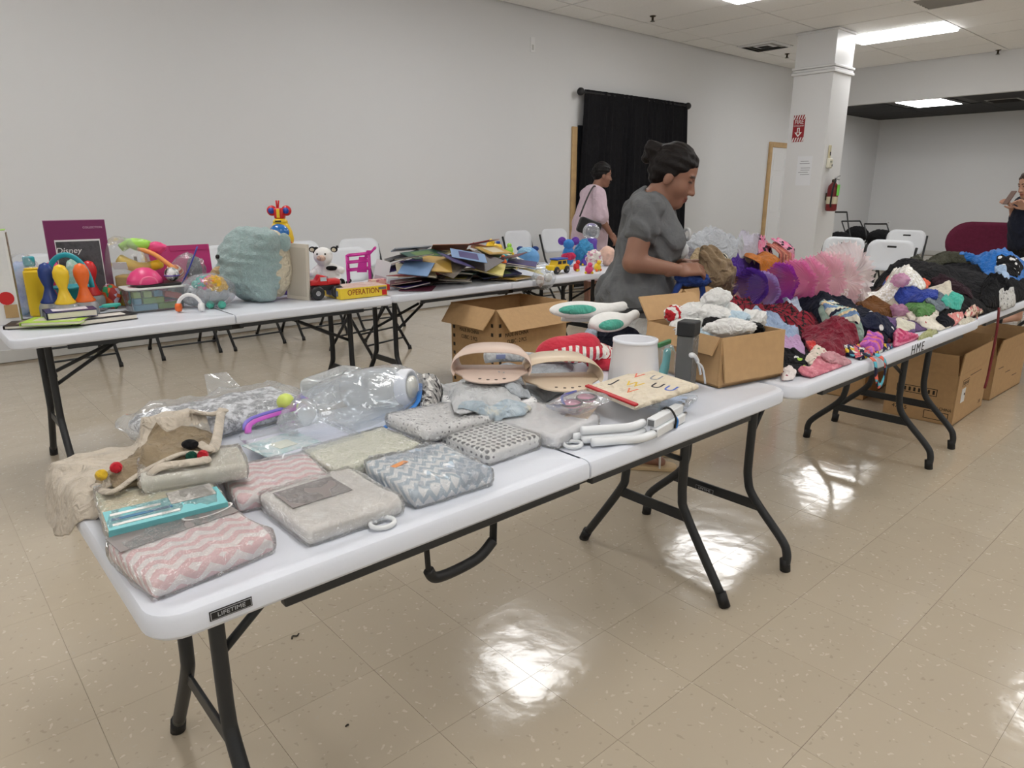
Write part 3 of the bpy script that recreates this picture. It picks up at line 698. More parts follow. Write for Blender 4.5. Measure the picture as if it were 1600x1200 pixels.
def surface(fn, lo, hi, res):
    """naive surface nets of fn on a grid"""
    lo = np.array(lo, float); hi = np.array(hi, float); n = np.maximum(((hi - lo) / res).astype(int) + 1, 4)
    ax = [lo[i] + res * np.arange(n[i]) for i in range(3)]
    G = np.stack(np.meshgrid(*ax, indexing='ij'), -1).astype(np.float32); D = np.empty(G.shape[:3], np.float32)
    for i in range(0, n[0], 24): D[i:i + 24] = fn(G[i:i + 24])
    s = D < 0; nx, ny, nz = D.shape
    cnt = sum(s[a:nx - 1 + a, b:ny - 1 + b, c:nz - 1 + c].astype(np.int8) for a in (0, 1) for b in (0, 1) for c in (0, 1)); act = (cnt > 0) & (cnt < 8)
    idx = -np.ones(act.shape, int); ijk = np.argwhere(act); idx[act] = np.arange(len(ijk))
    acc = np.zeros((len(ijk), 3)); w = np.zeros(len(ijk)); i, j, k = ijk.T
    cor = [(a, b, c) for a in (0, 1) for b in (0, 1) for c in (0, 1)]
    for A in cor:
        for ax_ in range(3):
            if A[ax_]: continue
            B = list(A); B[ax_] = 1; da = D[i + A[0], j + A[1], k + A[2]]; db = D[i + B[0], j + B[1], k + B[2]]
            m = (da < 0) != (db < 0); t = np.where(m, da / np.where(m, da - db, 1), 0); pt = np.array(A, float)[None] + t[:, None] * (np.array(B) - np.array(A))[None]
            acc += pt * m[:, None]; w += m
    V = lo + (ijk + acc / w[:, None]) * res; F = []
    for ax_, (u, v) in enumerate(((1, 2), (2, 0), (0, 1))):
        sl0 = [slice(None)] * 3; sl1 = [slice(None)] * 3; sl0[ax_] = slice(0, -1); sl1[ax_] = slice(1, None)
        a, b = s[tuple(sl0)], s[tuple(sl1)]; e = np.argwhere(a != b)
        e = e[(e[:, u] > 0) & (e[:, v] > 0) & (e[:, u] < D.shape[u] - 1) & (e[:, v] < D.shape[v] - 1)]
        if len(e) == 0: continue
        fl = a[tuple(e.T)]
        def cellid(du, dv): q = e.copy(); q[:, u] -= du; q[:, v] -= dv; return idx[tuple(q.T)]
        q = np.stack([cellid(1, 1), cellid(0, 1), cellid(0, 0), cellid(1, 0)], 1); q[~fl] = q[~fl][:, ::-1]
        F.append(q[(q >= 0).all(1)])
    return V, np.concatenate(F)
def np_mesh(name, V, F, m, parent=None, attr=None):
    me = bpy.data.meshes.new(name); me.from_pydata(V.tolist(), [], F.tolist()); me.update()
    for q in (m if isinstance(m, (list, tuple)) else [m]): me.materials.append(q)
    me.polygons.foreach_set('use_smooth', [True] * len(me.polygons))
    o = bpy.data.objects.new(name, me); C.objects.link(o)
    if parent is not None: o.parent = parent
    if attr is not None:
        ca = me.color_attributes.new('tint', 'FLOAT_COLOR', 'POINT'); A = np.ones((len(V), 4), np.float32); A[:, :3] = attr; ca.data.foreach_set('color', A.ravel())
    return o
def blob(c, r, amp=.12, freq=6.0, seed=0, rot=None, n=30, m=18, flat=None):
    mb = MB(); mb.sphere((0, 0, 0), 1.0, n, m); R = Euler(rot).to_matrix() if rot is not None else Matrix.Identity(3); out = []
    for v in mb.v:
        v = Vector(v); q = Vector((v.x * r[0], v.y * r[1], v.z * r[2])); o_ = Vector((seed * 7.3, seed * 3.1, seed))
        d = noise.noise(q * freq / max(r) * .35 + o_) + .5 * noise.noise(q * freq / max(r) + o_) + .35 * abs(noise.noise(q * freq / max(r) * 2.2 + o_))
        d += .45 * (1 - 2 * abs(noise.noise(q * freq / max(r) * 1.5 + o_ * 2))) - .2
        q = q * (1 + amp * d); q = R @ q; out.append(tuple(q + Vector(c)))
    mb.v = out; return mb
def puffy(w_, d_, h_, nx=22, ny=16, nz=3, round_=.35, wr=.004, seed=0, grow=0.0, corner=.03):
    """soft flat pack: base at z = 0"""
    rs = Vector((seed * 5.1, seed * 2.7, 0)); vs, fs = [], []; ids = {}
    def vid(i, j, k):
        if (i, j, k) in ids: return ids[(i, j, k)]
        a, b, c = 2 * i / nx - 1, 2 * j / ny - 1, 2 * k / nz - 1
        e = max(abs(a) ** 8, abs(b) ** 8); r_ = 1 - corner * (a * a * b * b) ** 3
        z = c * (1 - round_ * e); sh = 1 - .012 * c * c * 2
        x = a * (w_ / 2 + grow) * r_ * sh; y = b * (d_ / 2 + grow) * r_ * sh; zz = h_ / 2 + z * (h_ / 2 + grow)
        nz_ = noise.noise(Vector((x, y, zz)) * 22 + rs) + .6 * noise.noise(Vector((x * 2.5, y * .8, zz)) * 40 + rs)
        if c > -.9: zz += wr * nz_ * (1 if c > .9 else .4)
        x += wr * .8 * nz_ * (abs(a) > .98); y += wr * .8 * nz_ * (abs(b) > .98)
        ids[(i, j, k)] = len(vs); vs.append((x, y, max(zz, 0 if not grow else -.0005))); return ids[(i, j, k)]
    for i in range(nx):
        for j in range(ny):
            fs.append((vid(i, j, nz), vid(i + 1, j, nz), vid(i + 1, j + 1, nz), vid(i, j + 1, nz))); fs.append((vid(i, j + 1, 0), vid(i + 1, j + 1, 0), vid(i + 1, j, 0), vid(i, j, 0)))
    for k in range(nz):
        for i in range(nx): fs.append((vid(i, 0, k), vid(i + 1, 0, k), vid(i + 1, 0, k + 1), vid(i, 0, k + 1))); fs.append((vid(i + 1, ny, k), vid(i, ny, k), vid(i, ny, k + 1), vid(i + 1, ny, k + 1)))
        for j in range(ny): fs.append((vid(0, j + 1, k), vid(0, j, k), vid(0, j, k + 1), vid(0, j + 1, k + 1))); fs.append((vid(nx, j, k), vid(nx, j + 1, k), vid(nx, j + 1, k + 1), vid(nx, j, k + 1)))
    return MB().add(vs, fs)
# ---- printed cloth patterns
def patt(name, kind, cols, s=1.0, rough=.55, coat=0.0, s2=1.0):
    if name in MATS: return MATS[name]
    n = NT(name); co = n.coord(); X, Y, Z = n.sep(co)
    Yw = n.math('SUBTRACT', Y, Z); cl = [S(*c) for c in cols]; wob = n.math('MULTIPLY', n.noise(co, 9, 3.0), .02)
    fr = lambda a: n.math('FRACT', a)
    tri = lambda a: n.math('ABSOLUTE', n.math('SUBTRACT', fr(a), .5))
    if kind == 'chevron':
        v = n.math('ADD', n.math('MULTIPLY', n.math('ADD', Yw, wob), s), n.math('MULTIPLY', tri(n.math('MULTIPLY', n.math('ADD', X, wob), s * .62 * s2)), 1.15))
        c = n.ramp(fr(v), [(0, cl[0]), (.48, cl[0]), (.52, cl[1]), (.97, cl[1]), (1, cl[0])])
        if len(cl) > 2: c = n.mix(n.math('GREATER_THAN', n.noise(co, 11, 1.0), .56), c, n.mix(.5, c, cl[2]))
    elif kind == 'stripes':
        v = n.math('MULTIPLY', n.math('ADD', X, wob), s); k = len(cl); c = n.ramp(fr(v), [(i / k, cl[i]) for i in range(k)], True)
    elif kind == 'ystripes':
        v = n.math('MULTIPLY', n.math('ADD', Yw, wob), s); k = len(cl); c = n.ramp(fr(v), [(i / k, cl[i]) for i in range(k)], True)
    elif kind == 'plaid':
        a = n.math('LESS_THAN', tri(n.math('MULTIPLY', n.math('ADD', X, wob), s)), .09); b = n.math('LESS_THAN', tri(n.math('MULTIPLY', n.math('ADD', Yw, wob), s)), .09)
        a2 = n.math('GREATER_THAN', tri(n.math('MULTIPLY', X, s)), .40); b2 = n.math('GREATER_THAN', tri(n.math('MULTIPLY', Yw, s)), .40)
        c = n.mix(n.math('MULTIPLY', n.math('ADD', a2, b2), .35), cl[0], cl[2]); c = n.mix(n.math('MINIMUM', n.math('ADD', a, b), 1.0), c, cl[1])
    elif kind == 'gingham':
        a = n.math('GREATER_THAN', fr(n.math('MULTIPLY', X, s)), .5); b = n.math('GREATER_THAN', fr(n.math('MULTIPLY', Yw, s)), .5)
        c = n.mix(n.math('MULTIPLY', n.math('ADD', a, b), .5), cl[0], cl[1])
    elif kind in ('dots', 'speckle', 'blotch'):
        vo = n.n('ShaderNodeTexVoronoi', i_Scale=s); n.l(co, vo.inputs['Vector']); vo.inputs['Randomness'].default_value = .15 if kind == 'dots' else 1.0
        d = {'dots': .34, 'speckle': .30, 'blotch': .44}[kind] * s2; f = n.math('LESS_THAN', vo.outputs['Distance'], d)
        if len(cl) > 2:
            r = n.sep(vo.outputs['Color'])[0]; k = len(cl) - 1; pc = n.ramp(r, [(i / k, cl[i + 1]) for i in range(k)], True)
        else: pc = cl[1]
        c = n.mix(f, cl[0], pc)
    elif kind == 'marble':
        f = n.noise(co, s, 6.0, .7); k = len(cl); c = n.ramp(f, [(.3 + .4 * i / max(k - 1, 1), cl[i]) for i in range(k)])
    elif kind == 'cells':
        vo = n.n('ShaderNodeTexVoronoi', i_Scale=s); n.l(co, vo.inputs['Vector']); k = len(cl); c = n.ramp(n.sep(vo.outputs['Color'])[0], [(i / k, cl[i]) for i in range(k)], True)
    n.l(c, n.b.inputs['Base Color']); n.b.inputs['Roughness'].default_value = rough; n.b.inputs['Specular IOR Level'].default_value = .3
    if coat: n.b.inputs['Coat Weight'].default_value = coat; n.b.inputs['Coat Roughness'].default_value = .1
    if rough >= .8: n.bump(crease(n, co), .8, .013)
    else: n.bump(n.noise(co, 40, 4.0, .6), .4, .005)
    MATS[name] = n.m; return n.m
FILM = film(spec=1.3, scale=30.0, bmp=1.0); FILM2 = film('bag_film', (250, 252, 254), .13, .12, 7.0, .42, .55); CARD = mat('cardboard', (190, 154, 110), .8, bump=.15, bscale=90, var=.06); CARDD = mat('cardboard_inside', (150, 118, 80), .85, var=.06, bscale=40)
def frame3(FL, FR, BL, z):
    a, b, c = atz(*FL, z), atz(*FR, z), atz(*BL, z); ex = b - a; w_ = ex.length; rz = math.atan2(ex.y, ex.x); ey = Vector((-math.sin(rz), math.cos(rz), 0)); d_ = (c - a).dot(ey)
    return a + ex / 2 + ey * d_ / 2, w_, d_, rz
def rect_poly(c, w_, d_, rz, g=0.0):
    e, f_ = Vector((math.cos(rz), math.sin(rz), 0)), Vector((-math.sin(rz), math.cos(rz), 0))
    return [tuple((c + e * (sx * (w_ / 2 + g)) + f_ * (sy * (d_ / 2 + g)))[:2]) for sx, sy in ((-1, -1), (1, -1), (1, 1), (-1, 1))]
def pack(name, label, cat, FL, FR, BL, h, m, zb=TOPZ, wr=.0022, round_=.16, wrap=True, seed=0, tilt=(0, 0), group=None, bands=()):
    c, w_, d_, rz = frame3(FL, FR, BL, zb); t = thing(name, label, cat, (c.x, c.y, zb), rot=(tilt[0], tilt[1], rz), group=group)
    o = puffy(w_, d_, h, wr=wr, round_=round_, seed=seed).build('folded_sheet', m, t, True)
    if wrap: puffy(w_, d_, h, wr=wr * 1.6, round_=round_, seed=seed + 3, grow=.004).build('plastic_wrap', FILM, t, True)
    raise_sup(rect_poly(c, w_, d_, rz, -.01), zb + h + .004); return t, w_, d_
# ------------------------------------------------------------------ packages on the foreground table
pinkch = patt('pink_chevron', 'chevron', [(248, 242, 240), (240, 204, 206)], 34, .5)
bluech = patt('blue_grey_triangles', 'chevron', [(240, 242, 244), (184, 200, 212), (136, 154, 176)], 32, .5, s2=2.0)
creamp = patt('cream_damask', 'marble', [(240, 238, 234), (228, 224, 218), (244, 243, 240)], 24, .5)
greyp = patt('grey_leopard', 'speckle', [(238, 238, 238), (136, 136, 140), (184, 184, 186)], 95, .5)
dotp = patt('grey_dotted', 'dots', [(240, 240, 238), (96, 96, 100)], 62, .5)
olivep = patt('pale_sage_print', 'speckle', [(236, 236, 220), (212, 216, 192)], 90, .5)
tealp = mat('teal_card', (118, 196, 202), .45); grey_card = mat('grey_card', (140, 132, 130), .5); paperm = mat('white_card', (236, 236, 232), .6)
G1 = 'packaged sheets on the foreground table'
pk, w_, d_ = pack('sheet_package', 'wrapped pink chevron sheet nearest the table corner', 'package', (240, 941), (432, 862), (183, 872), .036, pinkch, seed=1, group=G1)
MB().box((0, d_ / 2 - .03, .0385), (w_ * .98, .065, .001)).build('brown_header', grey_card, pk)
ov = MB().lathe([(.036, 0), (.036, .0008)], 28, sx=1.25, sy=.55).build('oval_logo', mat('logo_white', (225, 220, 218), .5), pk, loc=(.06, d_ / 2 - .025, .0395)); MB().lathe([(.033, 0), (.033, .0009)], 28, sx=1.25, sy=.5).build('oval_fill', grey_card, ov, loc=(0, 0, .0002))
pk, w_, d_ = pack('sheet_package', 'wrapped pink chevron sheet in front of the zip bag of papers', 'package', (372, 803), (519, 768), (322, 760), .034, pinkch, seed=2, group=G1)
pk, w_, d_ = pack('sheet_package', 'wrapped white sheet with clear hanger hook at table front', 'package', (483, 856), (632, 803), (413, 792), .034, creamp, seed=4, group=G1)
MB().box((-.02, .03, .0365), (w_ * .62, d_ * .42, .001)).build('paper_insert', grey_card, pk)
def hook(parent, x, y, z):
    MB().tube([(x + .022 * math.cos(a), y + .02 * math.sin(a), z) for a in [PI * 2 * i / 18 for i in range(18)]], .005, 8, closed=True).build('hanger_hook', mat('clear_hook', (225, 228, 230), .15), parent, True)
hook(pk, .04, -d_ / 2 - .014, .006)
pk, w_, d_ = pack('sheet_package', 'wrapped blue grey triangle print sheet', 'package', (648, 797), (772, 757), (566, 746), .038, bluech, seed=5, wr=.005, group=G1)
MB().box((-.05, .03, .0405), (.04, .013, .0012), rz=.3).build('orange_mark', mat('orange_print', (224, 150, 90), .5), pk)
pk, w_, d_ = pack('sheet_package', 'wrapped pale sage green sheet between zip bag and grey packages', 'package', (533, 757), (661, 714), (486, 722), .038, olivep, seed=6, group=G1)
pk, w_, d_ = pack('sheet_package', 'wrapped sheet with grey dotted print', 'package', (762, 729), (845, 700), (690, 697), .035, dotp, seed=7, group=G1)
pk, w_, d_ = pack('sheet_package', 'wrapped white sheet with plastic hook by table fold', 'package', (872, 703), (937, 668), (775, 662), .036, patt('white_sheet_print', 'marble', [(244, 244, 244), (236, 236, 238), (248, 248, 248)], 20, .4), seed=8, group=G1)
hook(pk, -.06, -d_ / 2 - .016, .006)
pk, w_, d_ = pack('sheet_package', 'wrapped grey leopard print sheet lying on dotted package', 'package', (665, 696), (774, 663), (578, 676), .032, greyp, zb=TOPZ + .026, seed=9, tilt=(.0, .06), group=G1)
pk, w_, d_ = pack('folded_sheet', 'folded grey leopard print sheet below the beige bibs', 'sheet', (752, 664), (842, 640), (690, 638), .035, greyp, zb=TOPZ + .01, seed=10, wrap=False, wr=.006)
# teal and cream printed pack
pk, w_, d_ = pack('sheet_package', 'teal edged sheet package with cream floral picture', 'package', (172, 850), (357, 803), (112, 795), .03, patt('cream_floral', 'marble', [(238, 232, 212), (226, 214, 180), (190, 200, 176), (236, 230, 216)], 14, .5), zb=TOPZ + .024, seed=3, tilt=(.05, 0), group=G1)
MB().box((0, -d_ / 2 + .03, .0315), (w_ * .99, .075, .002)).build('teal_band', tealp, pk); MB().box((0, -d_ / 2 - .0035, .015), (w_, .002, .028)).build('teal_edge', tealp, pk)
for i, (x, y, ww) in enumerate(((-w_ * .2, .028, w_ * .5), (-w_ * .18, .008, w_ * .55), (-w_ * .24, .047, w_ * .42))): MB().box((x, -d_ / 2 + y, .0332), (ww, .008, .001)).build('print_line', paperm if i else mat('print_blue', (60, 120, 160), .5), pk)
MB().box((w_ * .25, -d_ / 2 + .06, .0332), (w_ * .4, .05, .001)).build('picture', patt('grey_floral', 'marble', [(210, 208, 204), (160, 156, 150), (226, 224, 220)], 40), pk)
# cream flat box behind it
pk, w_, d_ = pack('sheet_package', 'flat cream boxed sheet under the beige tree skirt', 'package', (222, 776), (389, 745), (196, 748), .032, patt('cream_box', 'marble', [(228, 226, 214), (216, 212, 196)], 10, .5), zb=TOPZ + .052, round_=.05, wr=.001, seed=12, tilt=(0, .02), group=G1)
# zip bag of papers
c, w_, d_, rz = frame3((440, 738), (581, 698), (352, 700), TOPZ + .012)
t = thing('zip_bag', 'clear zip bag with purple strip holding teal printed papers', 'bag', (c.x, c.y, TOPZ + .012), rz)
MB().box((0, 0, .008), (w_ * .9, d_ * .8, .012)).build('paper_stack', mat('lilac_paper', (226, 226, 238), .6), t, bevel=.002)
MB().box((-.05, .01, .0155), (w_ * .6, d_ * .5, .002), rz=.1).build('teal_print', patt('teal_card_print', 'marble', [(150, 205, 205), (232, 236, 236), (120, 190, 196)], 20, .4), t)
MB().box((-.05, .0, .0175), (w_ * .2, d_ * .2, .001), rz=.1).build('pale_print', mat('pale_print', (236, 236, 218), .5), t)
puffy(w_, d_ * 1.0, .034, wr=.006, round_=.6, seed=21).build('clear_bag', FILM2, t, True)
P = [(-w_ / 2 + .02, d_ / 2 - .02, .03), (-.06, d_ / 2 + .01, .045), (.08, d_ / 2 + .03, .05), (w_ / 2 - .02, d_ / 2 + .05, .06)]
MB().tube(bez(P), .008, 8, flat=.4).build('zip_strip', mat('zip_magenta', (190, 90, 190), .4), t, True)
MB().tube([Vector(p) + Vector((0, .016, .004)) for p in bez(P)], .006, 8, flat=.4).build('zip_strip', mat('zip_violet', (120, 110, 200), .4), t, True)
raise_sup(rect_poly(c, w_, d_, rz, -.01), TOPZ + .045)
# bag of black and white print cloth behind
c = atz(350, 665, TOPZ); t = thing('plastic_bag', 'clear plastic bag of black and white printed cloth', 'bag', (c.x, c.y, TOPZ), .1)
bw = patt('black_white_toile', 'marble', [(240, 240, 242), (236, 236, 238), (120, 120, 124), (238, 238, 240)], 42, .6)
puffy(.40, .20, .06, wr=.008, round_=.6, seed=30).build('printed_cloth', bw, t, True); puffy(.44, .24, .07, wr=.012, round_=.65, seed=31, grow=.002).build('clear_bag', FILM2, t, True)
m_ = MB(); m_.add([(.02, .12, .05), (.12, .13, .05), (.09, .15, .10), (.02, .13, .11), (.022, .122, .05), (.122, .132, .05), (.092, .152, .10), (.022, .132, .11)], [(0, 1, 2, 3), (7, 6, 5, 4), (0, 4, 5, 1), (1, 5, 6, 2), (2, 6, 7, 3), (3, 7, 4, 0)]); m_.build('bag_neck', FILM2, t)
raise_sup(rect_poly(c, .42, .22, .1), TOPZ + .065)
# ---- beige tree skirt with pompoms draped over the corner
beige = fabric('oatmeal_fabric', (205, 194, 178), .10); taupe = fabric('taupe_fur', (150, 134, 110), .22, weave=260); 
px = lambda pts, z: [tuple(atz(u, v, z)[:2]) for u, v in pts]
skirt = thing('tree_skirt', 'beige animal face tree skirt with pompoms draped over table corner', 'tree skirt', (0, 0, 0))
drape('body_cloth', beige, [(.19, 1.40), (.168, 1.46), (.157, 1.56), (.158, 1.66), (.178, 1.74), (.3, 1.75), (.44, 1.735)] + px([(300, 654), (345, 670), (348, 700), (300, 720), (240, 752), (160, 775)], TOPZ + .05), .03, .02, .11, .9, 3, soft=5, rings=26, M=120, parent=skirt, wob=.12, over=True)
drape('fur_lining', taupe, hits([(150, 752), (176, 728), (215, 700), (262, 676), (300, 668), (338, 682), (330, 705), (290, 712), (235, 724), (180, 762)], .01), .022, .014, .05, .5, 5, soft=2, parent=skirt)
def ringband(pts, m, parent, nm, r=.010): MB().tube(bez(pts, 6), r, 10, flat=.45).build(nm, m, parent, True)
zz = lambda u, v, h: (lambda p: (p[0], p[1], float(sup(*p)) + h))(hitpx(u, v, .005))
ringband([zz(u, v, .008) for u, v in ((150, 762), (175, 772), (215, 752), (250, 728), (285, 716), (312, 712), (322, 722), (290, 734), (250, 742), (218, 762))], beige, skirt, 'hem')
ringband([zz(u, v, .006) for u, v in ((312, 700), (335, 700), (350, 685), (352, 665), (330, 648), (300, 652))], beige, skirt, 'hem', .011)
for (u, v), nm, col in (((160, 752), 'pompom_yellow', (226, 186, 50)), ((184, 746), 'pompom_red', (196, 40, 52)), ((300, 720), 'pompom_green', (24, 74, 60)), ((318, 719), 'pompom_red', (205, 48, 54))):
    p = zz(u, v, .012); blob(p, (.0105, .0105, .0105), .06, 9, 3, n=16, m=10).build('pompom', fabric(nm, col, .1), skirt, True)
p = zz(298, 702, .012); blob(p, (.016, .010, .010), .05, 4, 2, n=16, m=10, rot=(0, 0, -.6)).build('nose_patch', fabric('black_felt', (28, 28, 30)), skirt, True)
# ---- big clear zip bag with pump bottle
c = atz(562, 658, TOPZ); t = thing('zip_bag', 'large clear zip bag with blue slider holding plastic bottles', 'bag', (c.x, c.y, TOPZ), .42)
def bagshape(lx, ly, lz, seed):
    mb = blob((0, 0, lz * .5), (lx / 2, ly / 2, lz / 2), .10, 5, seed, n=44, m=22); out = []
    for x, y, z in mb.v: out.append((x * 1.06, y * 1.06, max(z, .002)))
    mb.v = out; return mb
bagshape(.50, .22, .125, 4).build('clear_bag', FILM2, t, True)
blue_zip = mat('zip_blue', (50, 130, 215), .35)
MB().tube(bez([(-.21, -.105, .012), (-.1, -.12, .016), (.03, -.112, .02), (.13, -.10, .03), (.21, -.06, .055)]), .007, 8, flat=.5).build('zip_strip', blue_zip, t, True)
MB().box((-.19, -.108, .014), (.035, .014, .02)).build('zip_slider', blue_zip, t, bevel=.003)
clear_b = film('bottle_plastic', (240, 244, 246), .32, .2, 5.0); milky = mat('milky_plastic', (232, 236, 244), .3)
q = c + Vector((.13 * math.cos(.42) + .0, .13 * math.sin(.42), 0))
b = thing('plastic_bottle', 'clear plastic bottle with round white cap inside zip bag', 'bottle', (q.x, q.y, TOPZ + .06), rot=(PI / 2 - .1, 0, .55))
MB().lathe([(.052, -.12), (.055, -.11), (.055, .03), (.045, .05)], 24).build('bottle_body', clear_b, b, True)
MB().lathe([(.047, .045), (.05, .05), (.05, .075), (.042, .08), (.042, .072)], 26).build('cap', milky, b, True); MB().lathe([(.03, .073), (.03, .082)], 20).build('cap_disc', mat('cap_cream', (222, 220, 208), .4), b, True)
q = atz(505, 640, TOPZ); b = thing('plastic_bottle', 'clear square bottle lying inside the zip bag', 'bottle', (q.x + .05, q.y + .03, TOPZ + .006), .42)
MB().box((0, 0, .045), (.2, .085, .085)).build('bottle_body', clear_b, b, bevel=.02, seg=4); MB().lathe([(.018, .10), (.018, .125)], 16, Matrix.Rotation(-PI / 2, 4, 'Y') @ Matrix.Translation((.045, 0, 0))).build('bottle_neck', clear_b, b, True)
q = atz(466, 650, TOPZ + .04); b = thing('pump_part', 'translucent white funnel with lime green knob beside zip bag', 'pump part', (q.x, q.y, TOPZ), .3)
MB().sphere((-.01, .03, .075), .022, 18, 12).build('lime_knob', mat('lime_plastic', (206, 222, 110), .35), b, True); MB().tube([(-.01, .03, .07), (.0, .012, .05)], .008, 10).build('stem', MATS['lime_plastic'], b, True)
MB().lathe([(.008, .03), (.02, .022), (.038, .006), (.041, 0), (.038, .002), (.018, .016)], 26, Matrix.Translation((.012, -.02, .045)) @ Euler((1.25, 0, .2)).to_matrix().to_4x4(), capt=False).build('funnel', clear_b, b, True)
MB().box((.0, .0, .005), (.05, .05, .01)).build('base_disc', clear_b, b, bevel=.003)
# ---- grey garments behind the bibs
lg = fabric('pale_grey_twill', (196, 198, 200), .08); lg2 = fabric('cool_grey_twill', (176, 182, 188), .1)
drape('cloth_bag', patt('black_white_check', 'gingham', [(236, 234, 230), (70, 68, 70)], 38, .8), hits([(640, 590), (650, 568), (680, 566), (692, 592), (668, 604), (648, 602)], .05), .05, .012, .05, .3, 41, label='black and white checked cloth behind the clear zip bag', cat='cloth')
drape('folded_garment', lg, hits([(690, 585), (690, 556), (735, 542), (805, 550), (815, 605), (740, 622), (712, 612)], .06), .024, .008, .12, .6, 42, label='pale grey folded garment behind the beige bibs', cat='garment')
drape('folded_garment', lg2, hits([(760, 565), (770, 540), (850, 535), (900, 550), (880, 590), (800, 600)], .05), .028, .010, .10, .2, 43, label='cool grey folded garment below the red mittens', cat='garment')
drape('folded_garment', patt('floral_grey_blue', 'marble', [(196, 206, 212), (166, 182, 194), (214, 208, 190)], 20, .8), hits([(705, 636), (740, 626), (790, 622), (835, 628), (815, 640), (740, 648)], .02), .02, .006, .06, .5, 44, label='grey blue floral cloth folded under the beige bibs', cat='garment')
q = aty(800, 556, 1.66); t = thing('rolled_cloth', 'white rolled sheet with blue print behind beige bibs', 'rolled cloth', (q.x, q.y, float(sup(q.x, q.y))), -.55)
MB().tube(bez([(-.09, 0, .02), (-.04, .005, .022), (.03, 0, .02), (.08, -.01, .016)]), [.018] * 9 + [.016] * 3 + [.012], 14).build('roll', lg, t, True); MB().box((-.04, -.017, .026), (.03, .005, .014), rx=.2).build('blue_print', mat('faded_blue_ink', (140, 150, 190), .6), t)
# ---- silicone bibs
def bib(label, u, v, rz, col, zb, W=.225, D=.13, tongue=.16):
    q = atz(u, v, zb); zb = max(zb, float(sup(q.x, q.y)) + .004); t = thing('silicone_bib', label, 'bib', (q.x, q.y, zb), rz); m = mat('silicone_' + str(col[0]), col, .45)
    # rolled band: we look into its open side
    N = 30; vs, fs = [], []
    for k, y in enumerate((-.0, D * .5, D)):
        for i in range(N + 1):
            a = PI * (-.12) + (PI * 1.24) * i / N; s_ = 1 - .12 * (k == 2)
            for r_ in (1.0, .985): vs.append((W / 2 * math.cos(a) * r_ * s_, y + .02 * math.sin(a), .022 + .05 * math.sin(a) * (r_ if r_ == 1 else .93) * (1 + .15 * math.cos(a * 2))))
    n2 = 2 * (N + 1)
    for k in range(2):
        for i in range(N):
            a, b_ = k * n2 + 2 * i, k * n2 + 2 * i + 2; fs += [(a, b_, b_ + n2, a + n2), (a + 1, a + 1 + n2, b_ + 1 + n2, b_ + 1)]
    for i in range(N): fs += [(2 * i, 2 * i + 1, 2 * i + 3, 2 * i + 2)]; a = 2 * n2 + 2 * i; fs += [(a, a + 2, a + 3, a + 1)]
    MB().add(vs, fs).build('band', m, t, True)
    pts = [(W / 2 - .005, D * .8), (-W / 2 + .005, D * .8)] + [(-W / 2 + .01, .02)] + [(tongue / 2 * math.cos(a), -.02 + .075 * math.sin(a)) for a in [PI * (1 + i / 12) for i in range(13)]] + [(W / 2 - .01, .02)]
    vs2 = MB().prism(pts, .002, .007).build('bib_panel', m, t, bevel=.0015)
    for i in range(4): MB().lathe([(.0045, 0), (.0045, .0012)], 10).build('snap_hole', mat('hole_shadow', (96, 84, 76), .8), t, loc=(-.03 + .022 * i, -.072 + .010 * abs(i - 1.5), .0068))
    return t
bib('pinkish beige silicone bib, left one, with row of snap holes', 768, 610, -.72, (214, 192, 178), TOPZ + .05)
bib('cream silicone bib, right one, with wide open pocket', 880, 600, -.62, (218, 200, 176), TOPZ + .055, W=.235)
# strap with holes
c, w_, d_, rz = frame3((905, 655), (952, 632), (880, 645), TOPZ + .03); t = thing('strap', 'cream strap end with three punched holes', 'strap', (c.x, c.y, TOPZ + .034), .5)
MB().prism([(-.09, -.03), (.05, -.03), (.07, -.015), (.072, .015), (.05, .03), (-.09, .03)], 0, .004).build('strap_band', mat('silicone_218', (218, 200, 176)), t, bevel=.001)
for i in range(3): MB().lathe([(.004, 0), (.004, .001)], 10).build('hole', MATS['hole_shadow'], t, loc=(.045, -.018 + .018 * i, .0036))
# toy sunglasses in clear pouch
q = atz(905, 628, TOPZ + .06); t = thing('sunglasses_pouch', 'clear pouch with pink lens toy sunglasses', 'sunglasses', (q.x, q.y, TOPZ + .045), .15)
pinkl = mat('pink_lens', (226, 150, 178), .1, coat=.5); 
for s in (-1, 1):
    MB().lathe([(.03, 0), (.03, .004)], 22, Matrix.Translation((s * .034, 0, .016)) @ Euler((.15, 0, 0)).to_matrix().to_4x4(), sy=.75).build('lens', pinkl, t, True)
    MB().tube([(s * .034 + .031 * math.cos(a), .024 * math.sin(a), .02) for a in [2 * PI * i / 20 for i in range(20)]], .003, 8, closed=True).build('rim', mat('dark_rim', (70, 48, 60), .3), t, True)
MB().tube(bez([(-.06, .005, .02), (-.02, .04, .026), (.05, .045, .024)]), .004, 8).build('temple_arm', mat('temple_blue', (70, 80, 170), .4), t, True)
puffy(.17, .10, .03, wr=.004, round_=.7, seed=33, nx=14, ny=10).build('clear_pouch', FILM2, t, True)
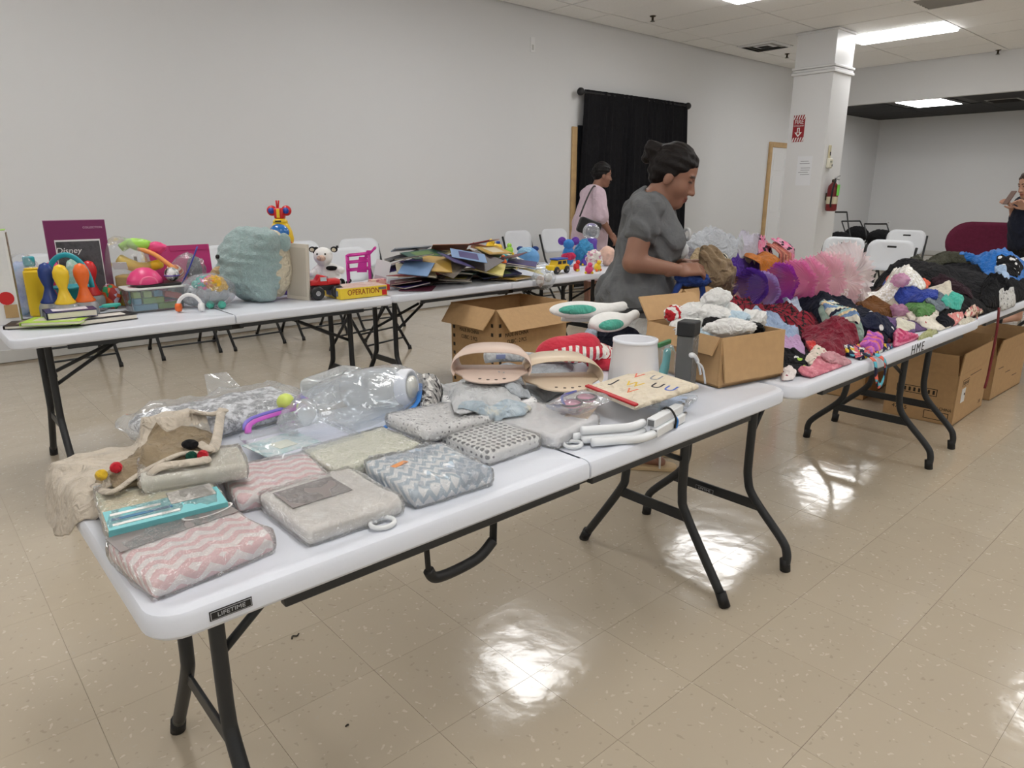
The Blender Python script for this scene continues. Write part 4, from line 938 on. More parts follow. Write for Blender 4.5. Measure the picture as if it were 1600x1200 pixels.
# cream pouch with red zipper and letter shapes
c, w_, d_, rz = frame3((992, 640), (1030, 612), (913, 597), TOPZ + .06)
a0 = atz(915, 598, TOPZ + .075); a1 = atz(992, 640, TOPZ + .055); a2 = atz(1032, 600, TOPZ + .055)
ex = (a1 - a0); w_ = ex.length; rz = math.atan2(ex.y, ex.x); d_ = (a2 - a1).dot(Vector((-math.sin(rz), math.cos(rz), 0)))
t = thing('zip_pouch', 'cream canvas pouch with red zipper and colourful letter shapes', 'pouch', (a0.x, a0.y, TOPZ + .05), rot=(.12, 0, rz))
canv = fabric('cream_canvas', (230, 218, 196), .06); MB().box((w_ / 2, d_ / 2, .008), (w_, d_, .014)).build('pouch_body', canv, t, bevel=.005)
MB().box((w_ / 2, .006, .016), (w_, .014, .006)).build('zipper', mat('zip_red', (186, 34, 40), .5), t, bevel=.002)
for i, (ch, col, fx, fy) in enumerate((('V', (226, 120, 96), .18, .70), ('U', (150, 150, 152), .42, .80), ('J', (30, 30, 32), .16, .36), ('W', (226, 190, 70), .40, .46), ('U', (30, 30, 32), .66, .62), ('V', (226, 130, 90), .56, .28), ('U', (70, 100, 190), .86, .66))):
    text('letter_shape', ch, .05, mat('print_%d_%d' % (col[0], col[1]), col, .6), t, (w_ * fx, d_ * fy, .0155), (0, 0, .35))
raise_sup(rect_poly(a0 + Vector((math.cos(rz), math.sin(rz), 0)) * w_ / 2 + Vector((-math.sin(rz), math.cos(rz), 0)) * d_ / 2, w_, d_, rz), TOPZ + .08)
# ---- white plastic pot
q = atz(992, 618, TOPZ); t = thing('plastic_pot', 'white tapered plastic pot standing upside on the table', 'pot', (q.x, q.y + .008, TOPZ), 0)
MB().lathe([(.0, .003), (.079, 0), (.081, .006), (.080, .012), (.063, .168), (.065, .171), (.062, .172), (.060, .168), (.074, .02), (.0, .012)], 40, capb=False, capt=False).build('shell', mat('white_pot', (232, 233, 238), .4), t, True)
MB().lathe([(.0605, .162), (.066, .163), (.066, .172), (.0615, .173)], 40, capb=False, capt=False).build('rim', milky, t, True)
# ---- white gate tubes
q = atz(1035, 676, TOPZ); t = thing('gate_hardware', 'white metal gate tubes tied together at table front', 'gate parts', (q.x, q.y, TOPZ), .18)
wm = mat('white_enamel', (230, 233, 236), .3); cap_ = mat('grey_end', (110, 112, 114), .4)
for dz, dy in ((.014, 0), (.037, .008)):
    a = MB().box((.03, dy, dz), (.16, .024, .022)).build('square_tube', wm, t, bevel=.002); MB().box((-.051, dy, dz), (.002, .016, .015)).build('tube_end', cap_, a)
    MB().tube([(.11, dy, dz), (.145, dy + .004, dz)], .005, 10).build('pin', mat('zinc', (170, 172, 174), .3, .9), a, True)
for k, (dy, dz) in enumerate(((.0, .011), (.028, .012), (.055, .012), (.03, .034))):
    MB().tube(bez([(-.05, dy, dz), (-.10, dy + .01, dz), (-.15, dy + .05, dz), (-.20, dy + .085, dz + .002)]), .0105, 12).build('round_tube', wm, t, True)
MB().tube(bez([(.04, -.014, .004), (.04, -.016, .03), (.04, .0, .052), (.042, .02, .048), (.044, .024, .01)]), .003, 6).build('cable_tie', capm, t, True)
MB().tube(bez([(.05, -.014, .002), (.052, -.016, .02), (.05, -.012, .03)]), .003, 6).build('blue_tie', blue_zip, t, True)
q = atz(1050, 635, TOPZ); t = thing('parts_packet', 'clear packet of small parts behind the white gate tubes', 'packet', (q.x, q.y, TOPZ + .003), .25)
puffy(.17, .10, .016, wr=.005, round_=.6, seed=36, nx=14, ny=10).build('clear_pouch', FILM2, t, True); MB().box((.01, 0, .008), (.11, .06, .006), rz=.2).build('instruction_leaf', mat('pale_blue_paper', (200, 214, 236), .6), t)
for k in range(4): MB().lathe([(.008, 0), (.008, .008)], 10).build('bolt', cap_, t, loc=(-.05 + .03 * k, -.02, .003))
# teal hoop in a bag, grey mesh box with black head, curved white arm
q = atz(1046, 606, TOPZ); t = thing('toy_bag', 'teal curved toy in clear bag with green top', 'toy', (q.x, q.y + .03, TOPZ), .2)
MB().tube(bez([(-.02, 0, .012), (.0, 0, .03), (.022, 0, .07), (.028, 0, .115)]), [.012] * 4 + [.014] * 4 + [.012] * 4 + [.008], 12).build('teal_arc', mat('teal_plastic', (90, 190, 190), .35), t, True)
puffy(.09, .05, .13, wr=.004, round_=.4, seed=38, nx=10, ny=6, nz=8).build('clear_bag', FILM2, t, True); MB().box((0, 0, .136), (.085, .012, .014)).build('green_top', mat('zip_green', (60, 130, 80), .5), t, bevel=.003)
q = atz(1070, 612, TOPZ); t = thing('mesh_box', 'tall smoky grey mesh box with black square head', 'box', (q.x + .02, q.y + .015, TOPZ), .28)
MB().box((0, 0, .085), (.058, .05, .17)).build('smoky_case', film('smoky_film', (150, 150, 148), .35, .12, 30.0), t, bevel=.003)
MB().box((0, 0, .192), (.062, .054, .044)).build('black_head', mat('matte_black', (30, 31, 33), .6), t, bevel=.004); MB().box((0, 0, .09), (.035, .03, .16)).build('inner_grey', mat('inner_grey', (128, 124, 116), .7), t)
MB().tube(bez([(.02, -.04, .05), (-.01, -.04, .09), (-.05, -.04, .12), (-.085, -.04, .13)]), [.004] * 5 + [.006] * 5 + [.008] * 3, 8).build('white_arm', wm, t, True); MB().tube(bez([(.06, -.045, .012), (.02, -.045, .07), (-.04, -.045, .10)]), .0035, 8).build('white_cord', wm, t, True)
# ------------------------------------------------------------------ cardboard boxes
def cbox(label, loc, rz, w_, d_, h, flaps, marks=(), t_=.006, group='cardboard boxes', name='cardboard_box', inner=True):
    """flaps: side -> (angle from straight up, outward), sides f b l r"""
    t = thing(name, label, 'box', loc, rz, group)
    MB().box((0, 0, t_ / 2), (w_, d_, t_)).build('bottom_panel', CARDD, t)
    S_ = {'f': ((0, -d_ / 2 + t_ / 2), w_, 0), 'b': ((0, d_ / 2 - t_ / 2), w_, PI), 'l': ((-w_ / 2 + t_ / 2, 0), d_, -PI / 2), 'r': ((w_ / 2 - t_ / 2, 0), d_, PI / 2)}
    out = {}
    for k, ((x, y), L, a) in S_.items():
        LL = L if k in 'fb' else L - 2 * t_ - .002
        o = MB().box((0, 0, h / 2), (LL, t_, h)).build('side_panel', CARD, t, loc=(x, y, 0), rot=(0, 0, a)); out[k] = o
        if k in flaps:
            an, fl = flaps[k][:2]; tp = .04
            MB().add([(-LL / 2 + .002, -t_ / 2, 0), (LL / 2 - .002, -t_ / 2, 0), (LL / 2 - tp * .3, -t_ / 2, fl), (-LL / 2 + tp * .3, -t_ / 2, fl), (-LL / 2 + .002, t_ / 2, 0), (LL / 2 - .002, t_ / 2, 0), (LL / 2 - tp * .3, t_ / 2, fl), (-LL / 2 + tp * .3, t_ / 2, fl)],
                     [(0, 1, 2, 3), (7, 6, 5, 4), (0, 4, 5, 1), (1, 5, 6, 2), (2, 6, 7, 3), (3, 7, 4, 0)]).build('flap', CARD, o, loc=(0, 0, h + .001), rot=(an, 0, 0))
    return t, out
b1, s1 = cbox('small cardboard box of white socks at the table end', (1.84 + .15 * .98 + .17 * .2, 1.115 + .17 * .98 - .15 * .2, TOPZ + .002), -.2, .285, .34, .155, {'b': (.75, .10), 'f': (3.02, .14), 'l': (2.75, .06)})
dk = mat('box_ink', (46, 38, 30), .8)
# tall printed boxes
def squares(panel, LL, x, h, n, s=.02):
    for i in range(n): MB().box((x, -.0035, h - .1 - i * .058), (s, .002, s * 1.1)).build('printed_square', dk, panel)
b2, s2 = cbox('tall open cardboard box with printed squares before the book table', (2.73 + .31, 3.20 + .23, .002), 0, .62, .46, .62, {'f': (2.35, .17), 'l': (2.45, .15)})
squares(s2['f'], .62, -.28, .62, 9); squares(s2['l'], .46, .19, .62, 9); squares(s2['l'], .46, -.2, .62, 9)
for pn, x in ((s2['f'], -.16), (s2['l'], -.06)):
    for i, tx in enumerate(('CHINA', 'MADE IN CHINA', 'CUBIC : 2 PCS')): text('printed_lettering', tx, .036, dk, pn, (x + .02, -.0036, .50 - .045 * i), (PI / 2, 0, 0), sx=.75)
b3, s3 = cbox('closed brown cardboard box under the book table', (3.58, 3.93, .002), .0, .45, .43, .40, {'f': (1.55, .15), 'l': (1.5, .12)})
b4, s4 = cbox('open printed cardboard box on floor under dark clothes table', (4.46 + .30, 1.16 + .19, .002), .02, .60, .38, .30, {'f': (.05, .13), 'r': (.3, .16), 'b': (-.3, .15), 'l': (.1, .12)})
MB().box((-.02, -.0035, .18), (.22, .001, .045)).build('printed_panel', dk, s4['l']); MB().box((-.02, -.0042, .18), (.212, .001, .037)).build('printed_panel', CARD, s4['l'])
for i in range(8): MB().box((-.11 + .026 * i, -.005, .18), (.012, .001, .024)).build('printed_letter', dk, s4['l'])
text('printed_lettering', '47715', .034, dk, s4['l'], (-.10, -.0036, .06), (PI / 2, 0, 0)); text('printed_lettering', 'MADE IN CHINA', .026, dk, s4['l'], (.10, -.0036, .09), (PI / 2, 0, 0), sx=.8)
MB().box((.10, -.0035, .045), (.13, .001, .05)).build('printed_panel', dk, s4['l']); MB().box((.10, -.0042, .045), (.122, .001, .042)).build('printed_panel', CARD, s4['l'])
MB().box((-.15, -.0035, .24), (.12, .001, .04)).build('printed_panel', dk, s4['f']); MB().box((-.15, -.0042, .24), (.114, .001, .034)).build('printed_panel', CARD, s4['f'])
for i in range(5): MB().box((-.195 + .022 * i, -.005, .24), (.01, .001, .02)).build('printed_letter', dk, s4['f'])
sl = MB().box((-.17, -.0035, .165), (.07, .001, .085)).build('shipping_label', mat('label_white', (228, 228, 226), .6), s4['f']); MB().lathe([(.008, 0), (.008, .0012)], 10, Matrix.Translation((-.155, -.005, .17)) @ Matrix.Rotation(PI / 2, 4, 'X')).build('label_mark', dk, sl)
MB().box((.03, -.0035, .27), (.22, .001, .003)).build('printed_line', dk, s4['f'])
text('printed_lettering', '2 X', .03, dk, s4['f'], (.22, -.0036, .05), (PI / 2, 0, 0))
b5, s5 = cbox('open cardboard box on floor at the right edge of photo', (5.21 + .36, 1.16 + .2, .002), -.02, .66, .40, .30, {'f': (.15, .10), 'l': (.2, .12), 'r': (.9, .14), 'b': (-.2, .2)})
for i in range(3): MB().box((-.2 + .17 * i, -.0035, .2 - .05 * i), (.1, .001, .004)).build('printed_line', dk, s5['f'])
b6, s6 = cbox('cardboard box on floor behind the open printed box', (4.9, 1.95, .002), .1, .6, .4, .34, {'l': (.1, .2), 'f': (.1, .2)})
b7, s7 = cbox('printed cardboard box behind the woman under the clothes heap', (4.42, 3.02, .002), -.08, .56, .46, .66, {'f': (2.4, .20), 'l': (2.3, .18)})
squares(s7['f'], .5, -.24, .66, 9); squares(s7['l'], .46, .19, .66, 9)
b8, s8 = cbox('cardboard box below the orange cloth in clothes heap', (5.20, 3.15, .002), -.05, .62, .5, .70, {'f': (2.75, .17), 'l': (2.5, .15)})
# white socks and soft toys heaped in the small box
ws = fabric('white_knit', (236, 236, 234), .05); bls = fabric('pale_blue_knit', (190, 212, 226), .08); blk = fabric('black_knit', (28, 28, 30), .2)
redw = patt('red_white_knit', 'stripes', [(190, 44, 52), (236, 232, 228)], 40, .9)
R2 = random.Random(3); bx, by, bz = b1.location.x, b1.location.y, TOPZ + .15
MB1 = Matrix.Translation(b1.location) @ Matrix.Rotation(-.2, 4, 'Z')
for i, (u, v, z, r, m, lab) in enumerate((
        (-0.09, 0.03, 0.145, (.05, .05, .035), ws, 'white folded sock bundle at left in the small box'),
        (-0.085, 0.1, 0.185, (.03, .03, .028), redw, 'red and white rolled sock in the small box'),
        (-0.03, 0.08, 0.185, (.05, .05, .032), ws, 'white crumpled shirt in the small box'),
        (0.03, 0.03, 0.235, (.042, .035, .032), ws, 'white plush ball on top of the sock box'),
        (-0.01, 0.0, 0.19, (.048, .04, .03), ws, 'white sock lying below plush ball in the small box'),
        (-0.045, -0.05, 0.165, (.03, .045, .024), blk, 'black sock between white socks in small box'),
        (-0.04, -0.1, 0.165, (.062, .034, .028), ws, 'white sock hanging over the front of small box'),
        (0.03, -0.05, 0.18, (.04, .03, .024), bls, 'pale blue sock in the small box'),
        (0.075, 0.01, 0.185, (.042, .04, .033), ws, 'white fluffy sock at right in the small box'),
        (0.09, -0.07, 0.175, (.042, .034, .032), ws, 'white terry roll at right end of small box'),
        (0.06, -0.105, 0.155, (.034, .03, .02), blk, 'black sock at right front of small box'),
        (-0.06, -0.03, 0.125, (.05, .05, .03), bls, 'pale blue cloth under the white socks in small box'),
        (0.04, 0.0, 0.125, (.07, .06, .03), ws, 'white cloth at the bottom of small box'))):
    p = MB1 @ Vector((u, v, z)); tag(blob(p, (r[0] * 1.3, r[1] * 1.1, r[2] * 1.1), .17, 8, i + 1, rot=(R2.uniform(-.3, .3), R2.uniform(-.3, .3), R2.uniform(0, 3)), n=48, m=30).build('sock', m, smooth=True), lab, 'sock', 'socks in the small box')
# ------------------------------------------------------------------ things behind on table A: red mittens, navy coat, bunny ears
redk = fabric('coral_red_knit', (206, 58, 76), .1, cr=.35)
c = hitpx(888, 545, .06); t = thing('stuffed_mitten', 'red knitted mitten with white striped cuff', 'mitten', (c[0], c[1], supmax(c[0], c[1], .05)), -.6)
V, F = surface(lambda p: smin(smin(sd_ell(p, (-.02, 0, .045), (.075, .05, .04)), sd_ell(p, (.055, .0, .05), (.055, .05, .045)), .03), sd_ell(p, (-.08, .01, .025), (.03, .03, .03)), .02), (-.14, -.08, -.01), (.14, .08, .12), .006); np_mesh('mitten_body', V, F, redk, t)
sw = patt('red_white_bars', 'stripes', [(240, 236, 230), (206, 58, 76)], 42, .9); blob((.02, -.03, .035), (.095, .035, .032), .06, 4, 4).build('striped_cuff', sw, t, True)
c = hitpx(935, 556, .04); t = thing('stuffed_mitten', 'red and white striped mitten with coral trim beside the pot', 'mitten', (c[0], c[1], supmax(c[0], c[1], .04)), -.9)
blob((0, 0, .04), (.06, .05, .042), .14, 5, 6).build('mitten_body', patt('red_white_diag', 'chevron', [(240, 236, 230), (190, 40, 56)], 60, .9), t, True); blob((.02, -.035, .02), (.06, .025, .022), .08, 4, 8).build('coral_trim', redk, t, True)
navy = fabric('navy_fleece', (38, 42, 58), .2)
drape('coat', navy, hits([(905, 530), (930, 500), (975, 490), (1005, 500), (1008, 540), (990, 546), (930, 546)], .05), .10, .02, .09, .4, 61, label='navy fleece coat piled behind the white pot', cat='coat')
drape('clear_packet', patt('blue_black_packet', 'marble', [(70, 90, 190), (40, 42, 60), (210, 214, 226)], 16, .3, .4), hits([(838, 515), (870, 505), (900, 510), (905, 525), (860, 530)], .05), .02, .004, .05, .2, 62, label='packet with blue print behind the red mitten', cat='packet')
drape('folded_garment', fabric('ice_blue_fleece', (196, 212, 228), .06), hits([(885, 500), (905, 490), (935, 494), (932, 512), (900, 514)], .06), .06, .01, .08, .2, 63, label='ice blue cloth below the bunny ears', cat='garment')
eartl = fabric('teal_plush', (90, 180, 160), .1); whp = fabric('white_plush', (238, 238, 236), .05, cr=.2)
def ear(label, u, v, z, rz, tilt, L=.11):
    p = aty(u, v, z); p = (p.x, p.y, max(p.z, float(sup(p.x, p.y)) + .03)); t = thing('bunny_ear_headband', label, 'headband', p, rot=(tilt, 0, rz))
    V, F = surface(lambda q: smin(sd_ell(q, (0, 0, 0), (L, .04, .028)), sd_cap(q, (L * .8, .0, 0), (L * 1.5, .02, .0), .018), .02), (-L - .02, -.06, -.05), (L * 1.7, .07, .05), .006); np_mesh('ear', V, F, whp, t)
    blob((-.01, -.022, .012), (L * .62, .02, .018), .04, 4, 3).build('ear_lining', eartl, t, True); MB().tube(bez([(L * 1.45, .02, .0), (L * 1.1, .03, -.035), (L * .3, .03, -.055), (-L * .5, .03, -.05)]), .012, 10).build('headband', whp, t, True)
ear('white and teal plush bunny ear headband, upper one', 905, 484, 1.69, -.62, .35)
ear('white and teal plush bunny ear headband, lower one', 952, 503, 1.56, -.2, .7, .085)
# ------------------------------------------------------------------ clothes heaped on the row of tables
def cloth(lab, m, pts, thick=.03, fold=.018, lam=.06, ang=0.4, seed=0, extra=None, name='garment', cat='garment', soft=4, box=NEAR, rmax=.15, **kw):
    return drape(name, m, clampr(hits(pts, thick * .6 if extra is None else extra, box), rmax), thick * .8, fold * 1.15, lam, ang, seed, soft=soft, label=lab, cat=cat, group='clothes heaped on the tables', **kw)
fb = fabric
# table C/D base: dark coats
drape('coat', fb('black_wrap_wool', (23, 23, 25), .3), outline(4.18, 1.44, .34, .25, .1, 77, 3), .07, .016, .1, .6, 99, label='black wool wrap at the left end of dark heap', cat='coat', group='clothes heaped on the tables')
cloth('black coat spread along the bottom of the dark heap', fb('black_wool', (24, 24, 26), .3), [(1400, 470), (1370, 430), (1380, 400), (1450, 392), (1560, 395), (1640, 410), (1640, 455), (1560, 470), (1530, 490), (1480, 470)], .17, .018, .12, .9, 101, name='coat', cat='coat', extra=.12, rmax=.9)
cloth('charcoal coat lying over the black coat', fb('charcoal_wool', (30, 30, 33), .3), [(1380, 415), (1400, 395), (1480, 385), (1580, 395), (1600, 420), (1560, 440), (1460, 430)], .08, .016, .09, .7, 102, name='coat', cat='coat', extra=.06, rmax=.6)
cloth('black trousers bunched at the front of dark heap', fb('black_cotton', (20, 20, 23), .3), [(1500, 455), (1540, 430), (1610, 428), (1640, 470), (1580, 480), (1530, 475)], .07, .025, .06, .2, 103, extra=.05, rmax=.4)
cloth('dark plum shirt on the front of black heap', fb('plum_cotton', (46, 28, 36), .2), [(1455, 440), (1490, 432), (1525, 448), (1520, 465), (1475, 462)], .02, .012, .06, .6, 104, rmax=.25)
cloth('olive jacket on top of the dark heap', fb('olive_canvas', (70, 70, 58), .25), [(1392, 402), (1400, 385), (1440, 374), (1490, 374), (1535, 388), (1542, 405), (1500, 402), (1440, 400)], .07, .025, .07, .5, 105, name='jacket', cat='jacket', extra=.03, rmax=.5)
cloth('navy trousers behind the blue jacket', fb('navy_cotton', (26, 28, 42), .25), [(1468, 374), (1500, 362), (1560, 356), (1620, 360), (1620, 376), (1540, 376)], .12, .015, .08, .3, 107, extra=.08, rmax=.4)
cloth('bright blue jacket at the right edge', fb('bright_blue_nylon', (34, 110, 190), .15, .6), [(1500, 388), (1530, 368), (1580, 372), (1625, 390), (1625, 430), (1580, 415), (1540, 398)], .06, .025, .08, .6, 106, name='jacket', cat='jacket', extra=.08, rmax=.6)
cloth('black shirt with white print at the right edge', patt('white_on_black_print', 'speckle', [(22, 22, 24), (226, 226, 226)], 26, .9, s2=.9), [(1555, 410), (1570, 402), (1600, 420), (1590, 432), (1565, 426)], .02, .01, .05, .4, 108)
cloth('pale blue sleeve poking out of black heap', fb('ice_blue', (170, 195, 225), .08), [(1553, 418), (1570, 415), (1578, 432), (1566, 434)], .02, .008, .04, .4, 109)
cloth('grey and white spotted top hanging over table front', patt('white_black_spots', 'speckle', [(206, 206, 204), (70, 70, 72)], 40, .9, s2=.8), [(1540, 462), (1555, 452), (1592, 452), (1600, 470), (1590, 490), (1560, 490)], .03, .014, .05, .4, 110, over=True)
# base layer of table B
for i, (x0, x1, y0, y1, th, nm, col, lab) in enumerate(((2.12, 2.62, 1.30, 1.69, .05, 'slate_denim', (92, 108, 136), 'slate blue jeans at the bottom behind the socks box'), (2.55, 3.12, 1.28, 1.69, .055, 'dark_indigo', (40, 46, 70), 'dark indigo trousers at the bottom of clothes heap'), (3.02, 3.55, 1.26, 1.69, .06, 'charcoal_fleece', (52, 50, 56), 'charcoal fleece at the bottom below the tutu'), (3.42, 3.9, 1.22, 1.69, .07, 'deep_brown', (70, 52, 44), 'deep brown sweater below the sequin dress'),
        (2.28, 2.78, 1.06, 1.40, .035, 'faded_black', (44, 42, 46), 'faded black tights near the table front'), (2.72, 3.22, 1.03, 1.38, .035, 'wine_jersey', (96, 36, 50), 'wine jersey spread near the table front'), (3.12, 3.50, 1.03, 1.36, .03, 'dusk_violet', (110, 86, 130), 'dusk violet leggings near the table front'), (3.42, 3.84, 1.04, 1.34, .03, 'cream_ribbed', (214, 206, 190), 'cream ribbed cardigan near the HME mark'))):
    drape('garment', fb(nm, col, .15), outline((x0 + x1) / 2, (y0 + y1) / 2, (x1 - x0) / 2, (y1 - y0) / 2, .1 * (i % 3 - 1), i, 4, .05, 24), th, .018, .07, .4 + i, 300 + i, soft=4, label=lab, cat='garment', group='clothes heaped on the tables')
# table B back row
cloth('navy trousers stretched across the clothes heap', fb('ink_navy', (24, 28, 42), .25), [(1205, 462), (1215, 446), (1260, 444), (1330, 466), (1398, 505), (1390, 522), (1340, 512), (1280, 486)], .09, .015, .10, -.5, 120, edge=1.6, extra=.05, rmax=.6)
cloth('chambray shirt bunched behind the plaid shirt', patt('chambray', 'marble', [(170, 186, 208), (196, 206, 222), (150, 168, 194)], 14, .9), [(1172, 462), (1188, 448), (1230, 452), (1280, 460), (1288, 474), (1255, 482), (1205, 472)], .045, .02, .06, .5, 121, extra=.04, rmax=.28)
cloth('jeans with pale wash behind socks box', fb('washed_denim', (150, 166, 192), .15), [(1090, 490), (1120, 478), (1180, 490), (1200, 505), (1140, 510)], .06, .015, .06, .2, 122, rmax=.28)
cloth('red and black plaid shirt draped over the heap', patt('red_black_plaid', 'plaid', [(140, 34, 50), (24, 22, 26), (74, 22, 32)], 34, .9), [(1088, 474), (1120, 460), (1160, 454), (1215, 464), (1274, 484), (1272, 502), (1235, 508), (1180, 498), (1120, 486)], .05, .016, .07, -.4, 123, extra=.06, name='plaid_shirt', cat='shirt', rmax=.45)
cloth('sage green trousers under the striped leggings', fb('sage_cotton', (150, 172, 160), .1), [(1278, 482), (1296, 478), (1350, 515), (1352, 532), (1320, 520)], .03, .012, .06, -.6, 124, rmax=.28)
cloth('pastel striped leggings next to navy trousers', patt('pastel_stripes', 'stripes', [(230, 228, 210), (120, 150, 190), (236, 214, 170), (160, 196, 200), (40, 46, 66)], 16, .9), [(1278, 470), (1300, 468), (1345, 495), (1342, 506), (1318, 500)], .03, .012, .05, -.6, 125, rmax=.28)
cloth('light blue denim trousers beside the socks box', fb('light_denim', (156, 176, 206), .14), [(1168, 502), (1186, 490), (1215, 498), (1250, 520), (1252, 540), (1222, 542), (1190, 524)], .06, .018, .07, -.4, 126, extra=.03, rmax=.25)
cloth('lilac top below the light denim', fb('lilac_cotton', (196, 160, 200), .1), [(1208, 530), (1232, 526), (1256, 536), (1258, 550), (1238, 556), (1212, 548)], .035, .014, .05, -.3, 127)
cloth('dark red satin skirt near the table front', fb('dark_red_satin', (128, 24, 48), .25, .5), [(1252, 512), (1300, 500), (1338, 514), (1345, 532), (1318, 552), (1296, 556), (1266, 540)], .05, .02, .08, -.2, 128, extra=.02, rmax=.24, name='skirt', cat='skirt')
cloth('black leggings with lime marks beside the socks box', patt('black_lime_marks', 'speckle', [(26, 26, 30), (170, 210, 90), (220, 220, 220), (26, 26, 30)], 24, .9, s2=.7), [(1216, 548), (1240, 545), (1265, 558), (1260, 578), (1235, 580), (1218, 570)], .035, .016, .05, .5, 129)
cloth('white floral top beside the socks box bottom', patt('white_red_floral', 'speckle', [(232, 224, 222), (150, 70, 90)], 48, .9, s2=.7), [(1220, 578), (1232, 570), (1245, 576), (1240, 590), (1222, 592)], .02, .01, .04, .3, 130)
cloth('coral hair tie cloth between lilac and red skirt', fb('coral_cloth', (224, 76, 72), .1), [(1258, 536), (1270, 528), (1276, 540), (1268, 550)], .02, .01, .03, .4, 131)
cloth('ivory floral blouse in front of the red skirt', patt('ivory_floral', 'speckle', [(230, 218, 206), (190, 120, 120), (120, 140, 110)], 50, .9, s2=.8), [(1258, 560), (1270, 545), (1292, 545), (1300, 562), (1275, 575)], .025, .012, .04, .8, 132)
cloth('pink lace top lying on the table front', patt('pink_lace', 'marble', [(226, 150, 160), (206, 120, 136), (236, 176, 184)], 30, .9), [(1246, 580), (1272, 570), (1300, 562), (1322, 568), (1300, 582), (1270, 590)], .016, .012, .04, .9, 133)
cloth('dusty pink scarf beside the swim shorts', fb('dusty_pink', (206, 150, 158), .12), [(1282, 556), (1320, 556), (1334, 566), (1326, 576), (1296, 566)], .018, .01, .035, .3, 134)
multi = patt('navy_multicolour', 'cells', [(34, 34, 60), (230, 190, 60), (70, 60, 120), (34, 34, 60), (90, 170, 190), (34, 34, 60), (220, 110, 120), (226, 226, 220)], 60, .8)
cloth('navy multicolour patterned swimwear at the table front', multi, [(1312, 560), (1318, 540), (1350, 535), (1390, 540), (1402, 560), (1385, 578), (1350, 574)], .022, .014, .04, .5, 135, rmax=.2)
cloth('purple and orange ombre leggings', patt('purple_ombre', 'stripes', [(180, 90, 190), (206, 120, 200), (230, 130, 130), (170, 80, 180)], 20, .8), [(1344, 535), (1356, 520), (1384, 526), (1380, 540), (1362, 548)], .025, .012, .035, .2, 136)
cloth('navy sports shirt with white lettering shapes', patt('navy_white_script', 'blotch', [(26, 32, 56), (232, 232, 232)], 18, .9, s2=.55), [(1336, 506), (1352, 496), (1392, 500), (1424, 512), (1420, 524), (1385, 526), (1352, 520)], .02, .008, .08, .3, 137, rmax=.22, name='sports_shirt', cat='shirt')
cloth('pink striped pyjama on table front', patt('pink_pyjama', 'ystripes', [(214, 100, 140), (196, 70, 112), (226, 140, 166)], 40, .9), [(1378, 538), (1395, 524), (1420, 516), (1442, 522), (1430, 540), (1405, 546)], .026, .014, .04, .7, 138)
cloth('pale sage green top near the HME mark', fb('pale_sage', (186, 190, 140), .12), [(1428, 540), (1440, 522), (1466, 522), (1474, 534), (1450, 546)], .02, .012, .05, .5, 139)
cloth('ivory long sleeve top beside navy shirt', fb('ivory_cotton', (222, 218, 200), .06), [(1376, 500), (1400, 494), (1432, 504), (1428, 514), (1400, 508)], .018, .008, .05, .4, 140)
cloth('white floral dress on the table front', patt('white_red_specks', 'speckle', [(232, 226, 212), (170, 80, 80)], 30, .9, s2=.55), [(1412, 490), (1440, 476), (1466, 490), (1490, 512), (1478, 522), (1440, 512)], .022, .010, .06, .4, 141, rmax=.2)
cloth('green cotton shorts behind the floral dress', fb('leaf_green', (96, 142, 84), .12), [(1412, 478), (1424, 466), (1450, 470), (1462, 486), (1436, 490)], .03, .012, .05, .4, 143)
cloth('slate grey sweater near the teal shirt', fb('slate_grey', (120, 132, 142), .12), [(1428, 464), (1446, 456), (1476, 462), (1484, 476), (1460, 482)], .04, .014, .05, .3, 144)
cloth('teal shirt in front of the black heap', fb('teal_cotton', (80, 186, 168), .1), [(1470, 468), (1486, 460), (1506, 470), (1500, 482), (1478, 480)], .025, .012, .04, .3, 145)
cloth('pink and cream floral shorts on the table front', patt('pink_cream_floral', 'cells', [(230, 200, 186), (214, 130, 130), (236, 226, 206), (150, 120, 96)], 55, .9), [(1500, 492), (1520, 480), (1546, 484), (1544, 496), (1518, 500)], .02, .01, .04, .3, 146)
cloth('white and coral baby suit on the table front', patt('coral_baby', 'speckle', [(226, 150, 146), (240, 230, 222)], 40, .9), [(1468, 496), (1486, 488), (1508, 494), (1500, 506), (1480, 504)], .02, .01, .04, .6, 147)
cloth('cream shorts hanging over table edge', fb('cream_cotton', (214, 208, 190), .08), [(1490, 508), (1510, 500), (1530, 504), (1524, 518), (1505, 520)], .014, .008, .05, .4, 148, over=True)
cloth('black cap peak near the floral dress', fb('black_canvas', (26, 27, 34), .2), [(1462, 498), (1480, 494), (1494, 504), (1480, 512)], .02, .006, .05, .4, 149)
cloth('royal blue jersey stretched behind the sequin dress', fb('royal_blue', (52, 72, 160), .15), [(1362, 440), (1372, 428), (1420, 436), (1470, 446), (1468, 458), (1440, 460), (1400, 452)], .05, .014, .06, -.2, 150, extra=.04, rmax=.36)
cloth('orange red shirt on the royal blue jersey', fb('orange_red', (224, 100, 74), .12), [(1384, 430), (1400, 422), (1430, 422), (1456, 436), (1440, 442), (1410, 438)], .03, .01, .06, .2, 151, extra=.03, rmax=.22)
